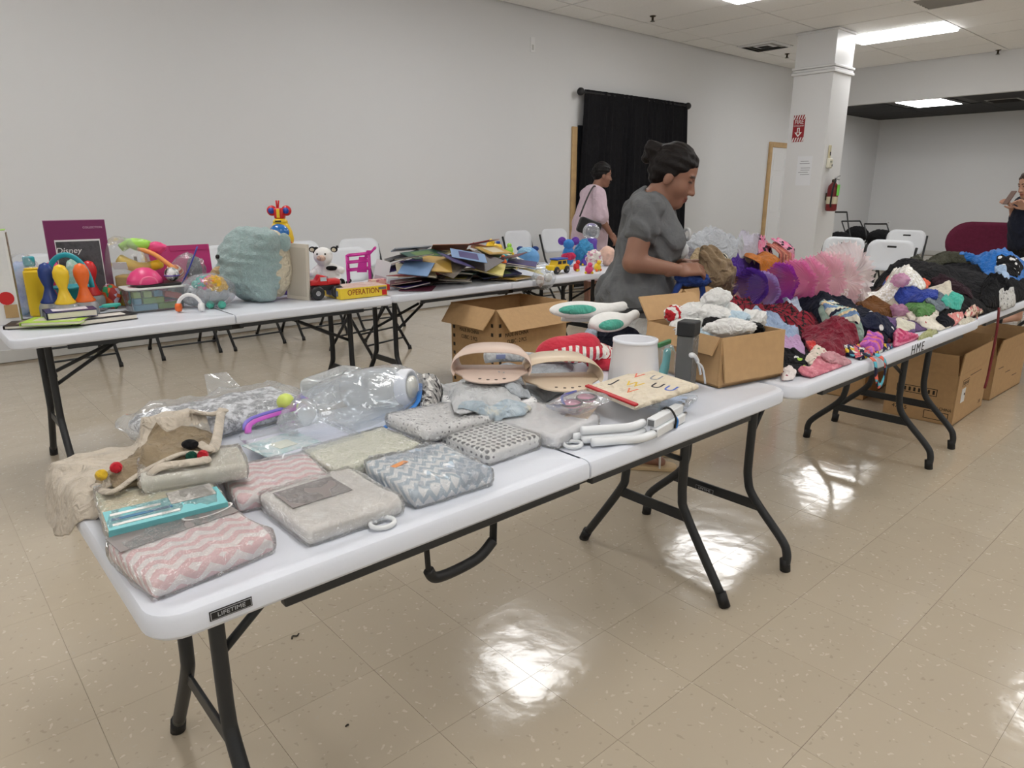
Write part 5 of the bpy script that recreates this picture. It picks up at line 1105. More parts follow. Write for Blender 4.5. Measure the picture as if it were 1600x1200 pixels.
# tutu on its side: rings of tulle
def tulle(name, rgb):
    if name in MATS: return MATS[name]
    n = NT(name); tr = n.n('ShaderNodeBsdfTransparent'); df = n.n('ShaderNodeBsdfDiffuse'); df.inputs[0].default_value = S(*rgb); tl = n.n('ShaderNodeBsdfTranslucent'); tl.inputs[0].default_value = S(*rgb)
    a = n.n('ShaderNodeMixShader'); a.inputs[0].default_value = .4; n.l(df.outputs[0], a.inputs[1]); n.l(tl.outputs[0], a.inputs[2])
    b = n.n('ShaderNodeMixShader'); b.inputs[0].default_value = .62; n.l(tr.outputs[0], b.inputs[1]); n.l(a.outputs[0], b.inputs[2]); n.l(b.outputs[0], n.t.nodes['Material Output'].inputs[0]); MATS[name] = n.m; return n.m
tu = thing('tutu_skirt', 'purple pink and white tulle tutu lying on the heap', 'tutu', (0, 0, 0))
A0, A1 = Vector((2.86, 1.56, .905)), Vector((3.52, 1.47, .91))
tcs = [(100, 60, 166), (192, 168, 226), (176, 70, 186), (244, 140, 196), (250, 170, 206), (252, 200, 216), (252, 222, 226), (250, 240, 240)]; RT = random.Random(5)
for i in range(len(tcs)):
    f_ = i / (len(tcs) - 1); c = A0.lerp(A1, f_) + Vector((RT.uniform(-.02, .02), RT.uniform(-.025, .025), RT.uniform(-.012, .02))); R_ = .075 + .08 * f_ + RT.uniform(-.01, .01); vs, fs = [], []; N, K = 160, 6
    for k in range(K + 1):
        s_ = k / K
        for a in range(N):
            q = 2 * PI * a / N; rr = R_ * (.04 + .96 * s_ ** .7) * (1 + .06 * s_ * math.sin(q * 38 + i) + .03 * s_ * math.sin(q * 7 + i * 2.1)); z = c.z + rr * math.sin(q)
            vs.append((c.x + .07 - .14 * s_ + .014 * s_ * math.sin(q * 6 + i * 1.3) + .016 * s_ * math.sin(q * 38 + i + 1.2), c.y + rr * math.cos(q) * .9, max(z, TOPZ + .03)))
    for k in range(K):
        for a in range(N): fs.append((k * N + a, k * N + (a + 1) % N, (k + 1) * N + (a + 1) % N, (k + 1) * N + a))
    MB().add(vs, fs).build('tulle_layer', tulle('tulle_%d' % i, tcs[i]), tu, True)
seq = patt('white_sequins', 'cells', [(244, 242, 236), (226, 222, 210), (252, 252, 252), (212, 208, 200)], 130, .25)
drape('sequin_dress', seq, outline(3.66, 1.37, .24, .13, -.55, 5, 3), .05, .008, .1, -.6, 152, label='white sequin dress with pink tulle beside the tutu', cat='dress', group='clothes heaped on the tables')
for i, (u, v, z) in enumerate(((1405, 452, .88), (1403, 486, .82))):
    p = hitpx(u, v, .02); tag(blob((p[0], p[1], float(sup(*p)) + .02), (.042, .035, .028), .35, 9, 20 + i, n=40, m=24).build('tulle_bundle', tulle('tulle_rose', (226, 170, 206)), smooth=True), ('pink tulle ruffle above the sequin dress hem', 'pink tulle ruffle below the sequin dress hem')[i], 'tulle', 'clothes heaped on the tables')
drape('knit_cap', fb('brown_knit', (112, 74, 40), .15), outline(3.40, 1.27, .10, .075, -.3, 6, 2.2), .05, .006, .1, .2, 142, label='brown knit cap beside the tutu', cat='cap', group='clothes heaped on the tables')
# swimwear straps over the edge
t = thing('swim_strap', 'striped swimwear strap looping below the table front', 'strap', (0, 0, 0))
p0 = atz(1382, 566, TOPZ); 
MB().tube(bez([(p0.x, .985, TOPZ + .02), (p0.x - .01, .94, TOPZ + .0), (p0.x, .93, TOPZ - .06), (p0.x + .04, .93, TOPZ - .10), (p0.x + .075, .93, TOPZ - .07), (p0.x + .07, .935, TOPZ - .01), (p0.x + .05, .97, TOPZ + .015)], 6), .010, 8, flat=.3).build('strap_loop', patt('rainbow_strap', 'cells', [(34, 34, 60), (90, 180, 200), (230, 110, 90), (34, 34, 60)], 50, .7), t, True)
# red strap hanging at right
p0 = atz(1578, 492, TOPZ); tag(MB().tube(bez([(p0.x, .945, TOPZ + .03), (p0.x - .005, .935, TOPZ - .10), (p0.x - .01, .935, TOPZ - .3), (p0.x - .03, .935, TOPZ - .38)]), .006, 8).build('hanging_strap', mat('dark_red_strap', (110, 24, 30), .6), smooth=True), 'thin dark red strap hanging from the table front at right', 'strap')
# ------------------------------------------------------------------ clothes heap over the boxes behind the woman
(i0, i1), (j0, j1) = gi([4.12, 5.62], [2.78, 3.42]); SUP[i0:i1 + 1, j0:j1 + 1] = np.maximum(SUP[i0:i1 + 1, j0:j1 + 1], .705)
HB = (3.9, 5.8, 2.76, 3.44)
drape('garment', fb('grey_bundle', (110, 106, 112), .2), [(4.2, 2.8), (5.6, 2.82), (5.6, 3.4), (4.2, 3.4)], .22, .04, .12, .5, 200, soft=3, label='grey bundle of clothes at the core of the heap', cat='garment', group='clothes heaped on the tables')
H2 = lambda lab, m, pts, **kw: cloth(lab, m, pts, box=HB, **kw)
H2('tan cloth lying low at the left of clothes heap', fb('tan_cotton', (176, 156, 124), .12), [(1062, 440), (1075, 405), (1120, 395), (1150, 420), (1140, 445), (1090, 450)], thick=.14, fold=.03, lam=.09, seed=201, extra=.1, rmax=.35)
H2('purple sweater in the clothes heap', fb('violet_knit', (84, 54, 150), .15), [(1132, 420), (1140, 395), (1190, 380), (1220, 395), (1215, 420), (1160, 425)], thick=.14, fold=.02, lam=.09, seed=202, extra=.1, rmax=.35)
H2('cream shirt with dark stripes in the clothes heap', patt('cream_dark_stripes', 'stripes', [(228, 222, 204), (228, 222, 204), (228, 222, 204), (60, 60, 58)], 22, .9), [(1092, 400), (1100, 375), (1135, 380), (1140, 402), (1115, 412)], thick=.07, fold=.015, lam=.06, seed=203, extra=.06, rmax=.25)
H2('black garment at the back of clothes heap', blk, [(1150, 380), (1165, 355), (1190, 362), (1200, 385)], thick=.1, fold=.02, lam=.06, seed=204, extra=.08, rmax=.25)
H2('lavender grey shirt on top of the clothes heap', fb('lavender_grey', (196, 192, 206), .1), [(1130, 385), (1140, 358), (1165, 352), (1190, 380), (1180, 402), (1150, 400)], thick=.09, fold=.025, lam=.05, seed=205, extra=.06, rmax=.3)
H2('pale grey shirt crowning the clothes heap', fb('pale_grey_jersey', (186, 190, 196), .1), [(1062, 365), (1075, 342), (1110, 336), (1145, 350), (1165, 385), (1140, 392), (1105, 375)], thick=.13, fold=.03, lam=.05, seed=206, extra=.08, rmax=.45)
H2('pink floral top at the right of the clothes heap', patt('pink_floral', 'cells', [(236, 130, 170), (226, 170, 190), (60, 50, 60), (240, 150, 180)], 40, .9), [(1182, 380), (1190, 366), (1205, 372), (1216, 392), (1208, 400), (1192, 392)], thick=.07, fold=.015, lam=.05, seed=207, extra=.05, rmax=.25)
# hanging pieces down the front of the boxes
HX = lambda u, v: aty(u, v, 2.78).x
def hang(name, lab, m, cx, y, z0, z1, w0, w1, seed=0, sway=0.0, th=.02):
    N, K = 26, 14; vs, fs = [], []; rs = random.Random(seed); ph = rs.uniform(0, 6)
    for side in (0, 1):
        for k in range(K + 1):
            f_ = k / K; z = z0 + (z1 - z0) * f_; w_ = w0 + (w1 - w0) * f_
            for i in range(N + 1):
                u = i / N - .5; yy = y - .02 * math.sin(f_ * 2) + .016 * math.sin(u * 16 + ph + f_) * (.4 + f_) + side * th * (1 - abs(2 * u) ** 4) + side * .003; vs.append((cx + u * w_ + sway * f_, yy + max(0, .1 - f_ * .9) * 1.2, z - .012 * math.sin(u * 9 + ph)))
    W = N + 1; L = W * (K + 1)
    for k in range(K):
        for i in range(N): a = k * W + i; fs += [(a, a + 1, a + W + 1, a + W), (L + a, L + a + W, L + a + W + 1, L + a + 1)]
    for k in range(K): a = k * W; fs += [(a, a + W, L + a + W, L + a)]; a = k * W + N; fs += [(a, L + a, L + a + W, a + W)]
    for i in range(N): a = i; fs += [(a, L + a, L + a + 1, a + 1)]; a = K * W + i; fs += [(a, a + 1, L + a + 1, L + a)]
    return tag(MB().add(vs, fs).build(name, m, smooth=True), lab, 'garment', 'clothes heaped on the tables')
hang('garment', 'orange cloth hanging down the front of heap box', fb('rust_orange', (196, 116, 44), .18), HX(1182, 425), 2.68, .86, .50, .34, .12, 1, -.02)
hang('garment', 'teal striped trouser leg hanging from the heap', patt('teal_stripes', 'stripes', [(90, 160, 170), (206, 170, 150)], 60, .9), HX(1202, 425), 2.70, .82, .44, .10, .09, 2)
hang('garment', 'coral and brown striped trouser leg hanging from heap', patt('coral_stripes', 'stripes', [(196, 110, 100), (150, 90, 86), (206, 140, 120)], 34, .9), HX(1211, 425), 2.71, .92, .40, .18, .16, 3)
hang('garment', 'pink patterned dress hanging at the right of heap', MATS['pink_floral'], HX(1221, 425), 2.73, .95, .42, .14, .14, 4)
# ------------------------------------------------------------------ far table with toys
FB = (.2, 4.2, 3.44, 4.22)
def P2(n, rgb, r=.35): return mat('toy_' + n, rgb, r)
yel, orn, rdp, blp, tlp, grn, mag, prp, pnk, whi, bkp = [P2(*a) for a in (('yellow', (238, 200, 40)), ('orange', (238, 110, 40)), ('red', (206, 36, 40)), ('blue', (40, 76, 170)), ('teal', (40, 160, 176)), ('lime', (160, 214, 80)), ('magenta', (200, 40, 150)), ('purple', (96, 60, 170)), ('pink', (228, 70, 130)), ('white', (236, 236, 236)), ('black', (26, 26, 28)))]
def book(label, x, y, z, rz, w_, d_, h, col, rot=None, group='books', title=None):
    t = thing('book', label, 'book', (x, y, z), rot=rot if rot is not None else (0, 0, rz), group=group); cm_ = mat('cover_%d_%d_%d' % col, col, .4); k = max(.0015, h * .1)
    MB().box((0, 0, h - k / 2), (w_, d_, k)).box((0, 0, k / 2), (w_, d_, k)).box((-w_ / 2 + .001, 0, h / 2), (.002, d_, h)).build('cover', cm_, t); MB().box((.002, 0, h / 2), (w_ - .01, d_ - .008, h - 2 * k)).build('pages', mat('book_paper', (232, 226, 210), .8), t)
    if title: MB().box((0, 0, h + .0004), (w_ * .7, d_ * .55, .0006)).build('cover_picture', mat('cover_%d_%d_%d' % title, title, .4), t)
    return t
# tall box at the left edge
t = thing('toy_box', 'tall white toy box with green top at the left edge', 'box', (.30, 3.93, TOPZ), -.16)
MB().box((0, 0, .21), (.26, .09, .42)).build('carton', whi, t); MB().box((0, 0, .4215), (.26, .09, .003)).build('green_top', grn, t); MB().box((.1315, 0, .21), (.003, .088, .40)).build('printed_side', patt('box_side_print', 'marble', [(190, 176, 150), (120, 96, 80), (150, 190, 120)], 12, .4), t)
MB().box((.02, -.0465, .24), (.2, .003, .3)).build('printed_front', patt('box_front_print', 'marble', [(236, 236, 236), (222, 224, 226)], 8, .4), t); MB().lathe([(.03, 0), (.03, .002)], 18, Matrix.Translation((.09, -.049, .12)) @ Matrix.Rotation(PI / 2, 4, 'X')).build('red_mark', rdp, t); MB().box((.1, -.048, .06), (.05, .003, .06)).build('wood_mark', wood, t)
q = atz(42, 498, TOPZ); t = thing('plastic_bag', 'clear bag of blue and purple toys beside the tall box', 'bag', (q.x + .02, q.y + .12, TOPZ), -.6)
blob((0, 0, .13), (.065, .05, .125), .1, 4, 3, rot=(-.15, 0, 0)).build('blue_contents', patt('blue_purple_toy', 'marble', [(120, 130, 190), (180, 190, 220), (96, 150, 190)], 10, .5), t, True); blob((0, 0, .15), (.09, .07, .15), .12, 5, 5, rot=(-.15, 0, 0)).build('clear_bag', FILM2, t, True); MB().box((.045, .01, .26), (.05, .02, .05), rz=.4).build('teal_bow', tlp, t, bevel=.008)
# purple doll box
p0, p1 = aty(78, 346, 4.08), aty(174, 348, 4.08); w_ = p1.x - p0.x; hB = p0.z - TOPZ
t = thing('doll_box', 'purple window box standing at the back of toy table', 'box', ((p0.x + p1.x) / 2 - .02, 4.15, TOPZ), rot=(-.03, 0, -.12))
plum = mat('plum_card', (122, 34, 92), .35); MB().box((0, -.01, hB / 2), (w_, .06, hB)).build('carton', plum, t, bevel=.002)
MB().box((0, -.041, hB * .42), (w_ * .74, .003, hB * .74)).build('white_border', whi, t); MB().box((0, -.043, hB * .415), (w_ * .71, .003, hB * .71)).build('picture', patt('grey_doll_picture', 'marble', [(50, 50, 54), (90, 90, 94), (36, 36, 40)], 6, .25), t)
text('lettering', 'Disney', .04, whi, t, (-w_ * .17, -.0455, hB * .67), (PI / 2, 0, 0), shear=.2); text('lettering', 'COLLECTION', .014, mat('pale_pink_ink', (220, 180, 206), .5), t, (w_ * .28, -.0416, hB * .92), (PI / 2, 0, 0))
MB().box((0, -.002, hB + .0015), (w_, .076, .003)).build('pale_top', mat('pale_plum', (196, 150, 184), .4), t)
# skittles in a teal caddy
def col(u, v, y): p = aty(u, v, y); return p.x, p.z
cx_, hz_ = col(98, 394, 3.98); hh = hz_ - TOPZ
t = thing('toy_caddy', 'teal toy caddy with tall arched handle', 'toy', (cx_, 3.935, TOPZ), -.72)
MB().lathe([(.05, 0), (.055, .01), (.045, .07), (.065, .135), (.085, .14), (.085, .147), (.06, .145)], 26).build('tray', tlp, t, True)
MB().tube([(.105 * math.cos(a), 0, .14 + (hh - .15) * math.sin(a)) for a in [PI * i / 20 for i in range(21)]], .008, 10, flat=1.6).build('handle', tlp, t, True)
pinp = [(.046, .0), (.05, .006), (.05, .05), (.045, .062), (.04, .066)]; headp = [(.04, .066), (.042, .07), (.03, .085), (.018, .115), (.017, .125), (.024, .14), (.032, .165), (.031, .185), (.02, .205), (.001, .212)]
stem = [(.006, .01), (.013, .03), (.008, .045), (.016, .066)]
for (u, v), yy, m_, lab in (((69, 410), 3.86, mat('toy_navy_blue', (30, 58, 130), .35), 'navy blue toy skittle with bead base'), ((92, 413), 3.80, yel, 'yellow toy skittle with bead base'), ((124, 411), 3.82, orn, 'orange toy skittle with bead base'), ((137, 407), 4.055, rdp, 'red toy skittle behind the orange one'), ((80, 408), 4.055, pnk, 'pink toy skittle behind the blue one')):
    x_, zt = col(u, v, yy); k_ = (zt - TOPZ) / .212; b = thing('toy_skittle', lab, 'toy', (x_, yy, TOPZ), 0, 'skittles in the teal caddy'); f1 = lambda pr: [(r * min(k_, 1.05), z * k_) for r, z in pr]
    MB().lathe(f1(headp), 20).build('head', m_, b, True); MB().lathe(f1(stem), 12).build('stem', m_, b, True); MB().lathe(f1(pinp), 20, capt=False).build('clear_base', clear_b, b, True); MB().lathe(f1([(.044, .003), (.044, .01)]), 18).build('base_disc', m_, b, True)
    for k in range(8): a = k * PI / 4; MB().sphere((.03 * math.cos(a), .03 * math.sin(a), .022), .0085, 8, 6).build('bead', (rdp, yel, orn, pnk)[k % 4], b, True)
x_, zt = col(54, 421, 4.05); t = thing('toy_tub', 'yellow toy tub behind the blue skittle', 'toy', (x_, 4.05, TOPZ), -.5)
MB().box((0, 0, (zt - TOPZ) / 2), (.09, .07, zt - TOPZ)).build('tub', yel, t, bevel=.012); MB().box((0, 0, zt - TOPZ + .004), (.075, .055, .008)).build('lid', yel, t, bevel=.003)
x_, zt = col(108, 402, 4.10); tag(blob((x_, 4.065, (TOPZ + zt) / 2 + .004), (.04, .035, (zt - TOPZ) / 2.3), .12, 5, 9).build('wrapped_toy', patt('white_green_wrap', 'marble', [(230, 234, 230), (150, 196, 176), (236, 236, 236)], 16, .4), smooth=True), 'white and green wrapped toy inside the teal caddy handle', 'toy')
# books and boxes in front
q = frame3((50, 515), (110, 505), (15, 502), TOPZ); book('dark hardcover book lying at the left front of toy table', q[0].x + .04, q[0].y - .05, TOPZ + .001, -.35, .26, .2, .014, (46, 40, 40), title=(150, 138, 126))
q = atz(95, 497, TOPZ + .03); book('lime green edged book on the dark hardcover', q.x - .02, q.y - .02, TOPZ + .017, -.5, .24, .16, .014, (176, 214, 70), title=(214, 214, 190))
q = atz(160, 493, TOPZ + .02); book('black book with white cover near the scissors', q.x, q.y - .02, TOPZ + .001, .1, .25, .15, .022, (30, 30, 34), title=(226, 222, 214))
q = atz(103, 484, TOPZ + .05); book('navy and white boxed game on the lime green book', q.x, q.y - .09, TOPZ + .033, -.05, .20, .15, .032, (44, 40, 92), title=(224, 218, 226))
q = atz(158, 478, TOPZ + .03); t = thing('toy_scissors', 'teal toy scissors lying on the black book', 'toy', (q.x, q.y - .04, TOPZ + .025), .2)
MB().box((-.04, 0, .006), (.10, .018, .008)).build('blade', tlp, t, bevel=.003); MB().tube([(.04 + .04 * math.cos(a), .018 * math.sin(a), .008) for a in [2 * PI * i / 16 for i in range(16)]], .008, 8, closed=True).build('grip', mat('mint_plastic', (80, 200, 180), .4), t, True)
# bag of yellow toys
q = atz(195, 480, TOPZ); bx_, by_ = q.x + .0, q.y + .05
t = thing('toy_set', 'yellow plastic toy horn in a clear bag', 'toy', (bx_, by_, TOPZ), -.6)
MB().tube(bez([(-.05, 0, .01), (-.045, 0, .10), (-.07, 0, .17), (-.06, 0, .24)]), [.028, .026, .022, .02, .02, .02, .022, .026, .03, .034, .04, .045, .03], 14).build('yellow_horn', yel, t, True); MB().tube(bez([(.0, .05, .24), (.06, .04, .21), (.13, .03, .20), (.22, .02, .22)]), [.03] * 6 + [.026] * 6 + [.02], 14).build('yellow_tube', yel, t, True)
MB().box((.06, .05, .08), (.16, .10, .16)).build('yellow_crate', mat('toy_amber', (206, 168, 50), .5), t, bevel=.01); MB().box((.03, -.03, .215), (.07, .005, .04), rx=.4).build('white_tag', whi, t)
MB().tube(bez([(.02, .04, .30), (.08, .05, .33), (.16, .05, .31)]), .022, 12).build('lime_arm', grn, t, True); blob((.12, .02, .32), (.06, .03, .03), .15, 4, 4).build('lime_piece', grn, t, True); blob((.2, .03, .30), (.05, .03, .03), .2, 4, 6).build('pink_piece', pnk, t, True); MB().tube(bez([(.12, .0, .30), (.2, -.01, .27), (.3, -.02, .19)]), .012, 10).build('orange_rod', P2('pale_orange', (240, 160, 90)), t, True)
blob((.04, .02, .18), (.13, .09, .175), .12, 5, 7, n=40, m=26).build('clear_bag', FILM2, t, True); blob((-.02, -.06, .06), (.045, .03, .06), .2, 5, 8).build('small_parts', patt('mixed_parts', 'cells', [(230, 110, 60), (60, 160, 110), (200, 190, 210), (170, 60, 60)], 40, .4), t, True)
# bin of blocks
c, w_, d_, rz = frame3((213, 495), (290, 488), (193, 480), TOPZ); c = Vector((c.x + .01, c.y + .02, 0)); w_ = .27; d_ = .18
t = thing('block_bin', 'clear plastic bin with black lid full of toy blocks', 'bin', (c.x, c.y, TOPZ), .0)
cl2 = film('bin_plastic', (236, 240, 242), .10, .1, 4.0); m_ = MB(); a0, a1 = rrect(w_ * .9, d_ * .88, .02), rrect(w_, d_, .025); n_ = len(a0)
m_.add([(x, y, .002) for x, y in a0] + [(x, y, .115) for x, y in a1] + [(x * .985, y * .98, .113) for x, y in a1] + [(x * .98, y * .975, .006) for x, y in a0], [tuple(range(n_ - 1, -1, -1)), tuple(range(3 * n_, 4 * n_))] + [(k * n_ + i, k * n_ + (i + 1) % n_, (k + 1) * n_ + (i + 1) % n_, (k + 1) * n_ + i) for k in range(3) for i in range(n_)]); m_.build('tub', cl2, t)
MB().prism(rrect(w_ * 1.06, d_ * 1.05, .03), .113, .121).build('rim', mat('frosted_rim', (222, 224, 220), .4), t, bevel=.002); MB().prism(rrect(w_ * .8, d_ * .9, .02), .121, .134, Matrix.Translation((.02, .01, 0))).build('lid', bkp, t, bevel=.003)
bc = (mat('block_blue', (130, 190, 216), .5), mat('block_green', (150, 196, 90), .5), mat('block_coral', (232, 110, 100), .5), mat('block_lime', (196, 220, 120), .5))
for k, (x, y, z, ww, ci, lab, ry) in enumerate(((-.06, -.05, .0, .11, 0, 'long blue toy block at the bottom left of bin', 0), (.055, -.05, .0, .11, 1, 'long green toy block at the bottom right of bin', 0), (-.095, -.05, .032, .035, 0, 'small blue toy block stacked at the left of bin', 0), (-.02, -.05, .032, .10, 1, 'green toy block in the middle of bin', 0), (-.095, -.05, .064, .035, 3, 'small lime toy block at the upper left of bin', 0), (-.045, -.05, .064, .04, 3, 'lime toy block at the top of bin', 0), (.005, -.05, .064, .04, 0, 'pale blue toy block at the top of bin', 0), (.075, -.052, .05, .09, 2, 'coral toy block tilted at the right of bin', .25), (-.03, .03, .0, .14, 2, 'coral toy block at the back of bin', 0), (.06, .03, .033, .09, 0, 'blue toy block at the back of bin', 0))):
    b = thing('toy_block', lab, 'block', (c.x + x, c.y + y, TOPZ + .008 + z), rot=(0, ry, 0), group='toy blocks in the clear bin'); MB().box((0, 0, .0145), (ww, .045, .029)).build('body', bc[ci], b, bevel=.003)
    for q in range(max(1, int(ww / .035))): MB().lathe([(.008, .029), (.008, .0315)], 10).build('stud', bc[ci], b, loc=((q - (int(ww / .035) - 1) / 2) * .033, 0, 0))
q = atz(235, 446, TOPZ + .14); t = thing('toy_dome', 'pink plastic toy dome lying on the bin lid', 'toy', (c.x - .03, c.y + .01, TOPZ + .136), 0); MB().lathe([(.085, 0), (.08, .025), (.06, .055), (.03, .075), (.001, .08)], 24).build('dome', pnk, t, True); MB().tube([(.04 * math.cos(a), -.07, .0 + .035 * math.sin(a)) for a in [PI * i / 10 for i in range(11)]], .006, 8).build('arch_trim', mat('rose_plastic', (236, 110, 150), .4), t, True)
t = thing('toy_ball', 'zebra striped toy ball on the bin lid', 'ball', (c.x + .10, c.y + .0, TOPZ + .136), 0); MB().sphere((0, 0, .036), .036, 18, 12).build('ball', patt('zebra', 'marble', [(236, 236, 236), (236, 236, 236), (28, 26, 30), (28, 26, 30)], 26, .4), t, True); MB().tube([(.0365 * math.cos(a), .0365 * math.sin(a), .03) for a in [2 * PI * i / 20 for i in range(20)]], .003, 6, closed=True).build('band', prp, t, True)
p = aty(285, 400, 4.1); t = thing('folder', 'magenta cardboard folder behind the block bin', 'folder', (p.x, 4.15, TOPZ), rot=(-.12, 0, -.05)); MB().box((0, 0, .15), (.34, .006, .30)).build('cover', mat('magenta_card', (206, 56, 130), .5), t); MB().box((.06, -.006, .285), (.2, .006, .03)).build('edge', mat('magenta_card2', (190, 44, 116), .5), t)
# bag with plush and headset
q = atz(300, 478, TOPZ); t = thing('zip_bag', 'clear zip bag with blue seal of plush toys', 'bag', (q.x + .05, q.y + .19, TOPZ), -.5); blob((0, 0, .12), (.10, .055, .14), .18, 5, 11, rot=(-.2, .25, 0), n=36, m=24).build('clear_bag', FILM2, t, True); MB().tube(bez([(-.02, -.05, .10), (.03, -.05, .19), (.08, -.04, .30)]), .008, 8, flat=.5).build('zip_strip', mat('zip_indigo', (70, 80, 180), .4), t, True); blob((.04, .02, .16), (.04, .03, .08), .15, 4, 13).build('grey_plush', fabric('grey_plush_fur', (120, 122, 126), .2), t, True); blob((-.06, .0, .16), (.05, .03, .04), .1, 4, 15).build('orange_fish', patt('orange_fish_print', 'ystripes', [(226, 130, 80), (240, 226, 210), (190, 90, 60)], 40, .5), t, True); blob((-.04, -.02, .06), (.06, .04, .05), .15, 4, 16).build('white_plush', whp, t, True)
q = atz(300, 488, TOPZ); t = thing('headset', 'white toy headset arc beside the block bin', 'headset', (q.x + .0, q.y + .02, TOPZ), -.6); MB().tube([(.06 * math.cos(a), 0, .012 + .075 * math.sin(a)) for a in [PI * i / 14 for i in range(15)]], .009, 8).build('band', whi, t, True)
for s in (-1, 1): MB().lathe([(.02, -.012), (.024, 0), (.02, .012)], 14, Matrix.Translation((s * .055, 0, .024)) @ Matrix.Rotation(PI / 2, 4, 'Y')).build('ear_pad', orn if s < 0 else whi, t, True)
# hedgehog plush in bag
q = atz(346, 478, TOPZ); t = thing('plush_toy', 'grey plush with rainbow fur inside a clear bag', 'plush', (q.x - .05, q.y + .02, TOPZ), -.72)
gf = fabric('grey_velboa', (176, 180, 184), .08); V, F = surface(lambda p: smin(sd_ell(p, (0, 0, .075), (.105, .075, .07)), sd_ell(p, (-.08, -.03, .05), (.05, .045, .04)), .03), (-.16, -.12, -.01), (.14, .11, .17), .008); V[:, 2] = np.maximum(V[:, 2], 0); np_mesh('body', V, F, gf, t)
for k, (col, a) in enumerate((((232, 120, 170), -.2), ((240, 150, 60), .25), ((240, 190, 60), .7), ((90, 190, 180), -.6))): blob((.02 + .05 * math.sin(a) * 1.2, -.02, .10 + .028 * math.cos(a)), (.05, .055, .035), .3, 10, 30 + k, rot=(0, a, 0), n=30, m=18).build('fur_tuft', fabric('fur_%d' % k, col, .15), t, True)
MB().sphere((-.07, -.068, .078), .009, 10, 8).build('eye', bkp, t, True); blob((-.05, -.03, .12), (.022, .018, .02), .1, 4, 3, n=14, m=10).build('ear', eartl, t, True)
for x in (.03, .09): blob((x, -.07, .02), (.02, .02, .02), .1, 4, 3, n=14, m=10).build('paw', eartl, t, True)
blob((0, 0, .082), (.135, .105, .09), .10, 5, 17, n=40, m=24).build('clear_bag', FILM2, t, True)
# big teal fluffy pillow
def fur_mat(name, rgb):
    n = NT(name); co = n.coord(); col = S(*rgb); n.b.inputs['Roughness'].default_value = .95; n.b.inputs['Sheen Weight'].default_value = .5
    n.l(n.ramp(n.noise(co, 60, 5.0, .7), [(.3, tuple(c * .78 for c in col[:3]) + (1,)), (.7, col)]), n.b.inputs['Base Color']); n.bump(n.math('ADD', n.noise(co, 90, 4.0, .7), n.noise(co, 25, 3.0)), .9, .02); return n.m
tf = fur_mat('aqua_fur', (178, 206, 206)); cf = fabric('cream_plush', (216, 206, 182), .08)
q = atz(410, 476, TOPZ); t = thing('plush_pillow', 'large pale teal fluffy pillow toy standing on its side', 'plush', (q.x + .03, q.y + .17, TOPZ), -.62)
def pil(p):
    d = sd_ell(p, (0, 0, .20), (.185, .12, .205)); d = smin(d, sd_ell(p, (.10, -.04, .33), (.07, .08, .07)), .05); d = smin(d, sd_ell(p, (.06, -.05, .05), (.07, .07, .06)), .04); d = smin(d, sd_ell(p, (-.12, -.06, .12), (.07, .05, .05)), .04)
    return d + .006 * np.sin(p[..., 0] * 60 + 9 * np.sin(p[..., 2] * 13)) * np.sin(p[..., 2] * 52 + 5 * np.sin(p[..., 0] * 17)) + .004 * np.sin(p[..., 2] * 110 + 20 * p[..., 0])
V, F = surface(pil, (-.24, -.18, -.02), (.24, .16, .44), .0085); V[:, 2] = np.maximum(V[:, 2], .0); np_mesh('fluffy_body', V, F, tf, t)
blob((.115, .03, .20), (.095, .10, .185), .05, 4, 5, n=36, m=22).build('cream_back', cf, t, True); blob((.19, -.02, .32), (.035, .02, .05), .05, 4, 5, n=18, m=12).build('ear', tf, t, True)
MB().sphere((-.155, -.07, .25), .012, 12, 8).build('eye', bkp, t, True); blob((-.17, -.06, .16), (.03, .02, .05), .1, 4, 6, n=18, m=12, rot=(0, .9, 0)).build('tan_tail', fabric('tan_plush', (196, 170, 130)), t, True)
q = atz(456, 472, TOPZ); t = thing('board', 'thin cream board standing beside the teal pillow', 'board', (q.x + .075, q.y + .07, TOPZ), rot=(0, .05, -1.1)); MB().box((0, 0, .155), (.15, .012, .31)).build('panel', mat('board_cream', (206, 198, 184), .6), t); MB().box((0, -.0065, .155), (.12, .001, .27)).build('board_print', mat('board_print', (188, 180, 166), .6), t)
# helicopter on a purple carrier
p = aty(441, 380, 3.98); t = thing('toy_carrier', 'purple toy carrier box under the helicopter', 'toy', (p.x, 4.0, TOPZ), -.6); hz = p.z - TOPZ - .02
MB().box((0, 0, hz / 2), (.20, .13, hz)).build('carrier_body', prp, t, bevel=.015); MB().box((0, -.066, hz * .8), (.16, .004, .05)).build('white_label', whi, t); MB().tube([(.09 * math.cos(a), -.07, hz * .35 + .07 * math.sin(a)) for a in [PI * i / 12 for i in range(13)]], .008, 8).build('red_arch', rdp, t, True)
t = thing('toy_helicopter', 'yellow and blue toy helicopter with red rotor mast', 'toy helicopter', (p.x, 3.98, TOPZ + hz), -.74)
MB().lathe([(.045, 0), (.062, .015), (.07, .045), (.062, .09), (.05, .12), (.042, .135)], 22, sy=.9).build('yellow_body', yel, t, True); MB().lathe([(.03, -.0), (.055, .005), (.064, .03)], 22, sy=.92).build('blue_belly', P2('navy', (24, 70, 120)), t, True)
blob((0, -.03, .083), (.056, .046, .05), .02, 3, 2).build('windscreen', mat('blue_window', (30, 110, 190), .12, coat=.6), t, True); MB().lathe([(.04, .135), (.042, .145), (.03, .16)], 18).build('yellow_roof', yel, t, True); MB().box((0, -.04, .147), (.035, .006, .008)).build('roof_slot', bkp, t)
MB().box((0, 0, .19), (.055, .05, .06)).build('red_mast', rdp, t, bevel=.008); MB().box((0, -.028, .19), (.018, .006, .05)).build('yellow_stripe', yel, t, bevel=.002)
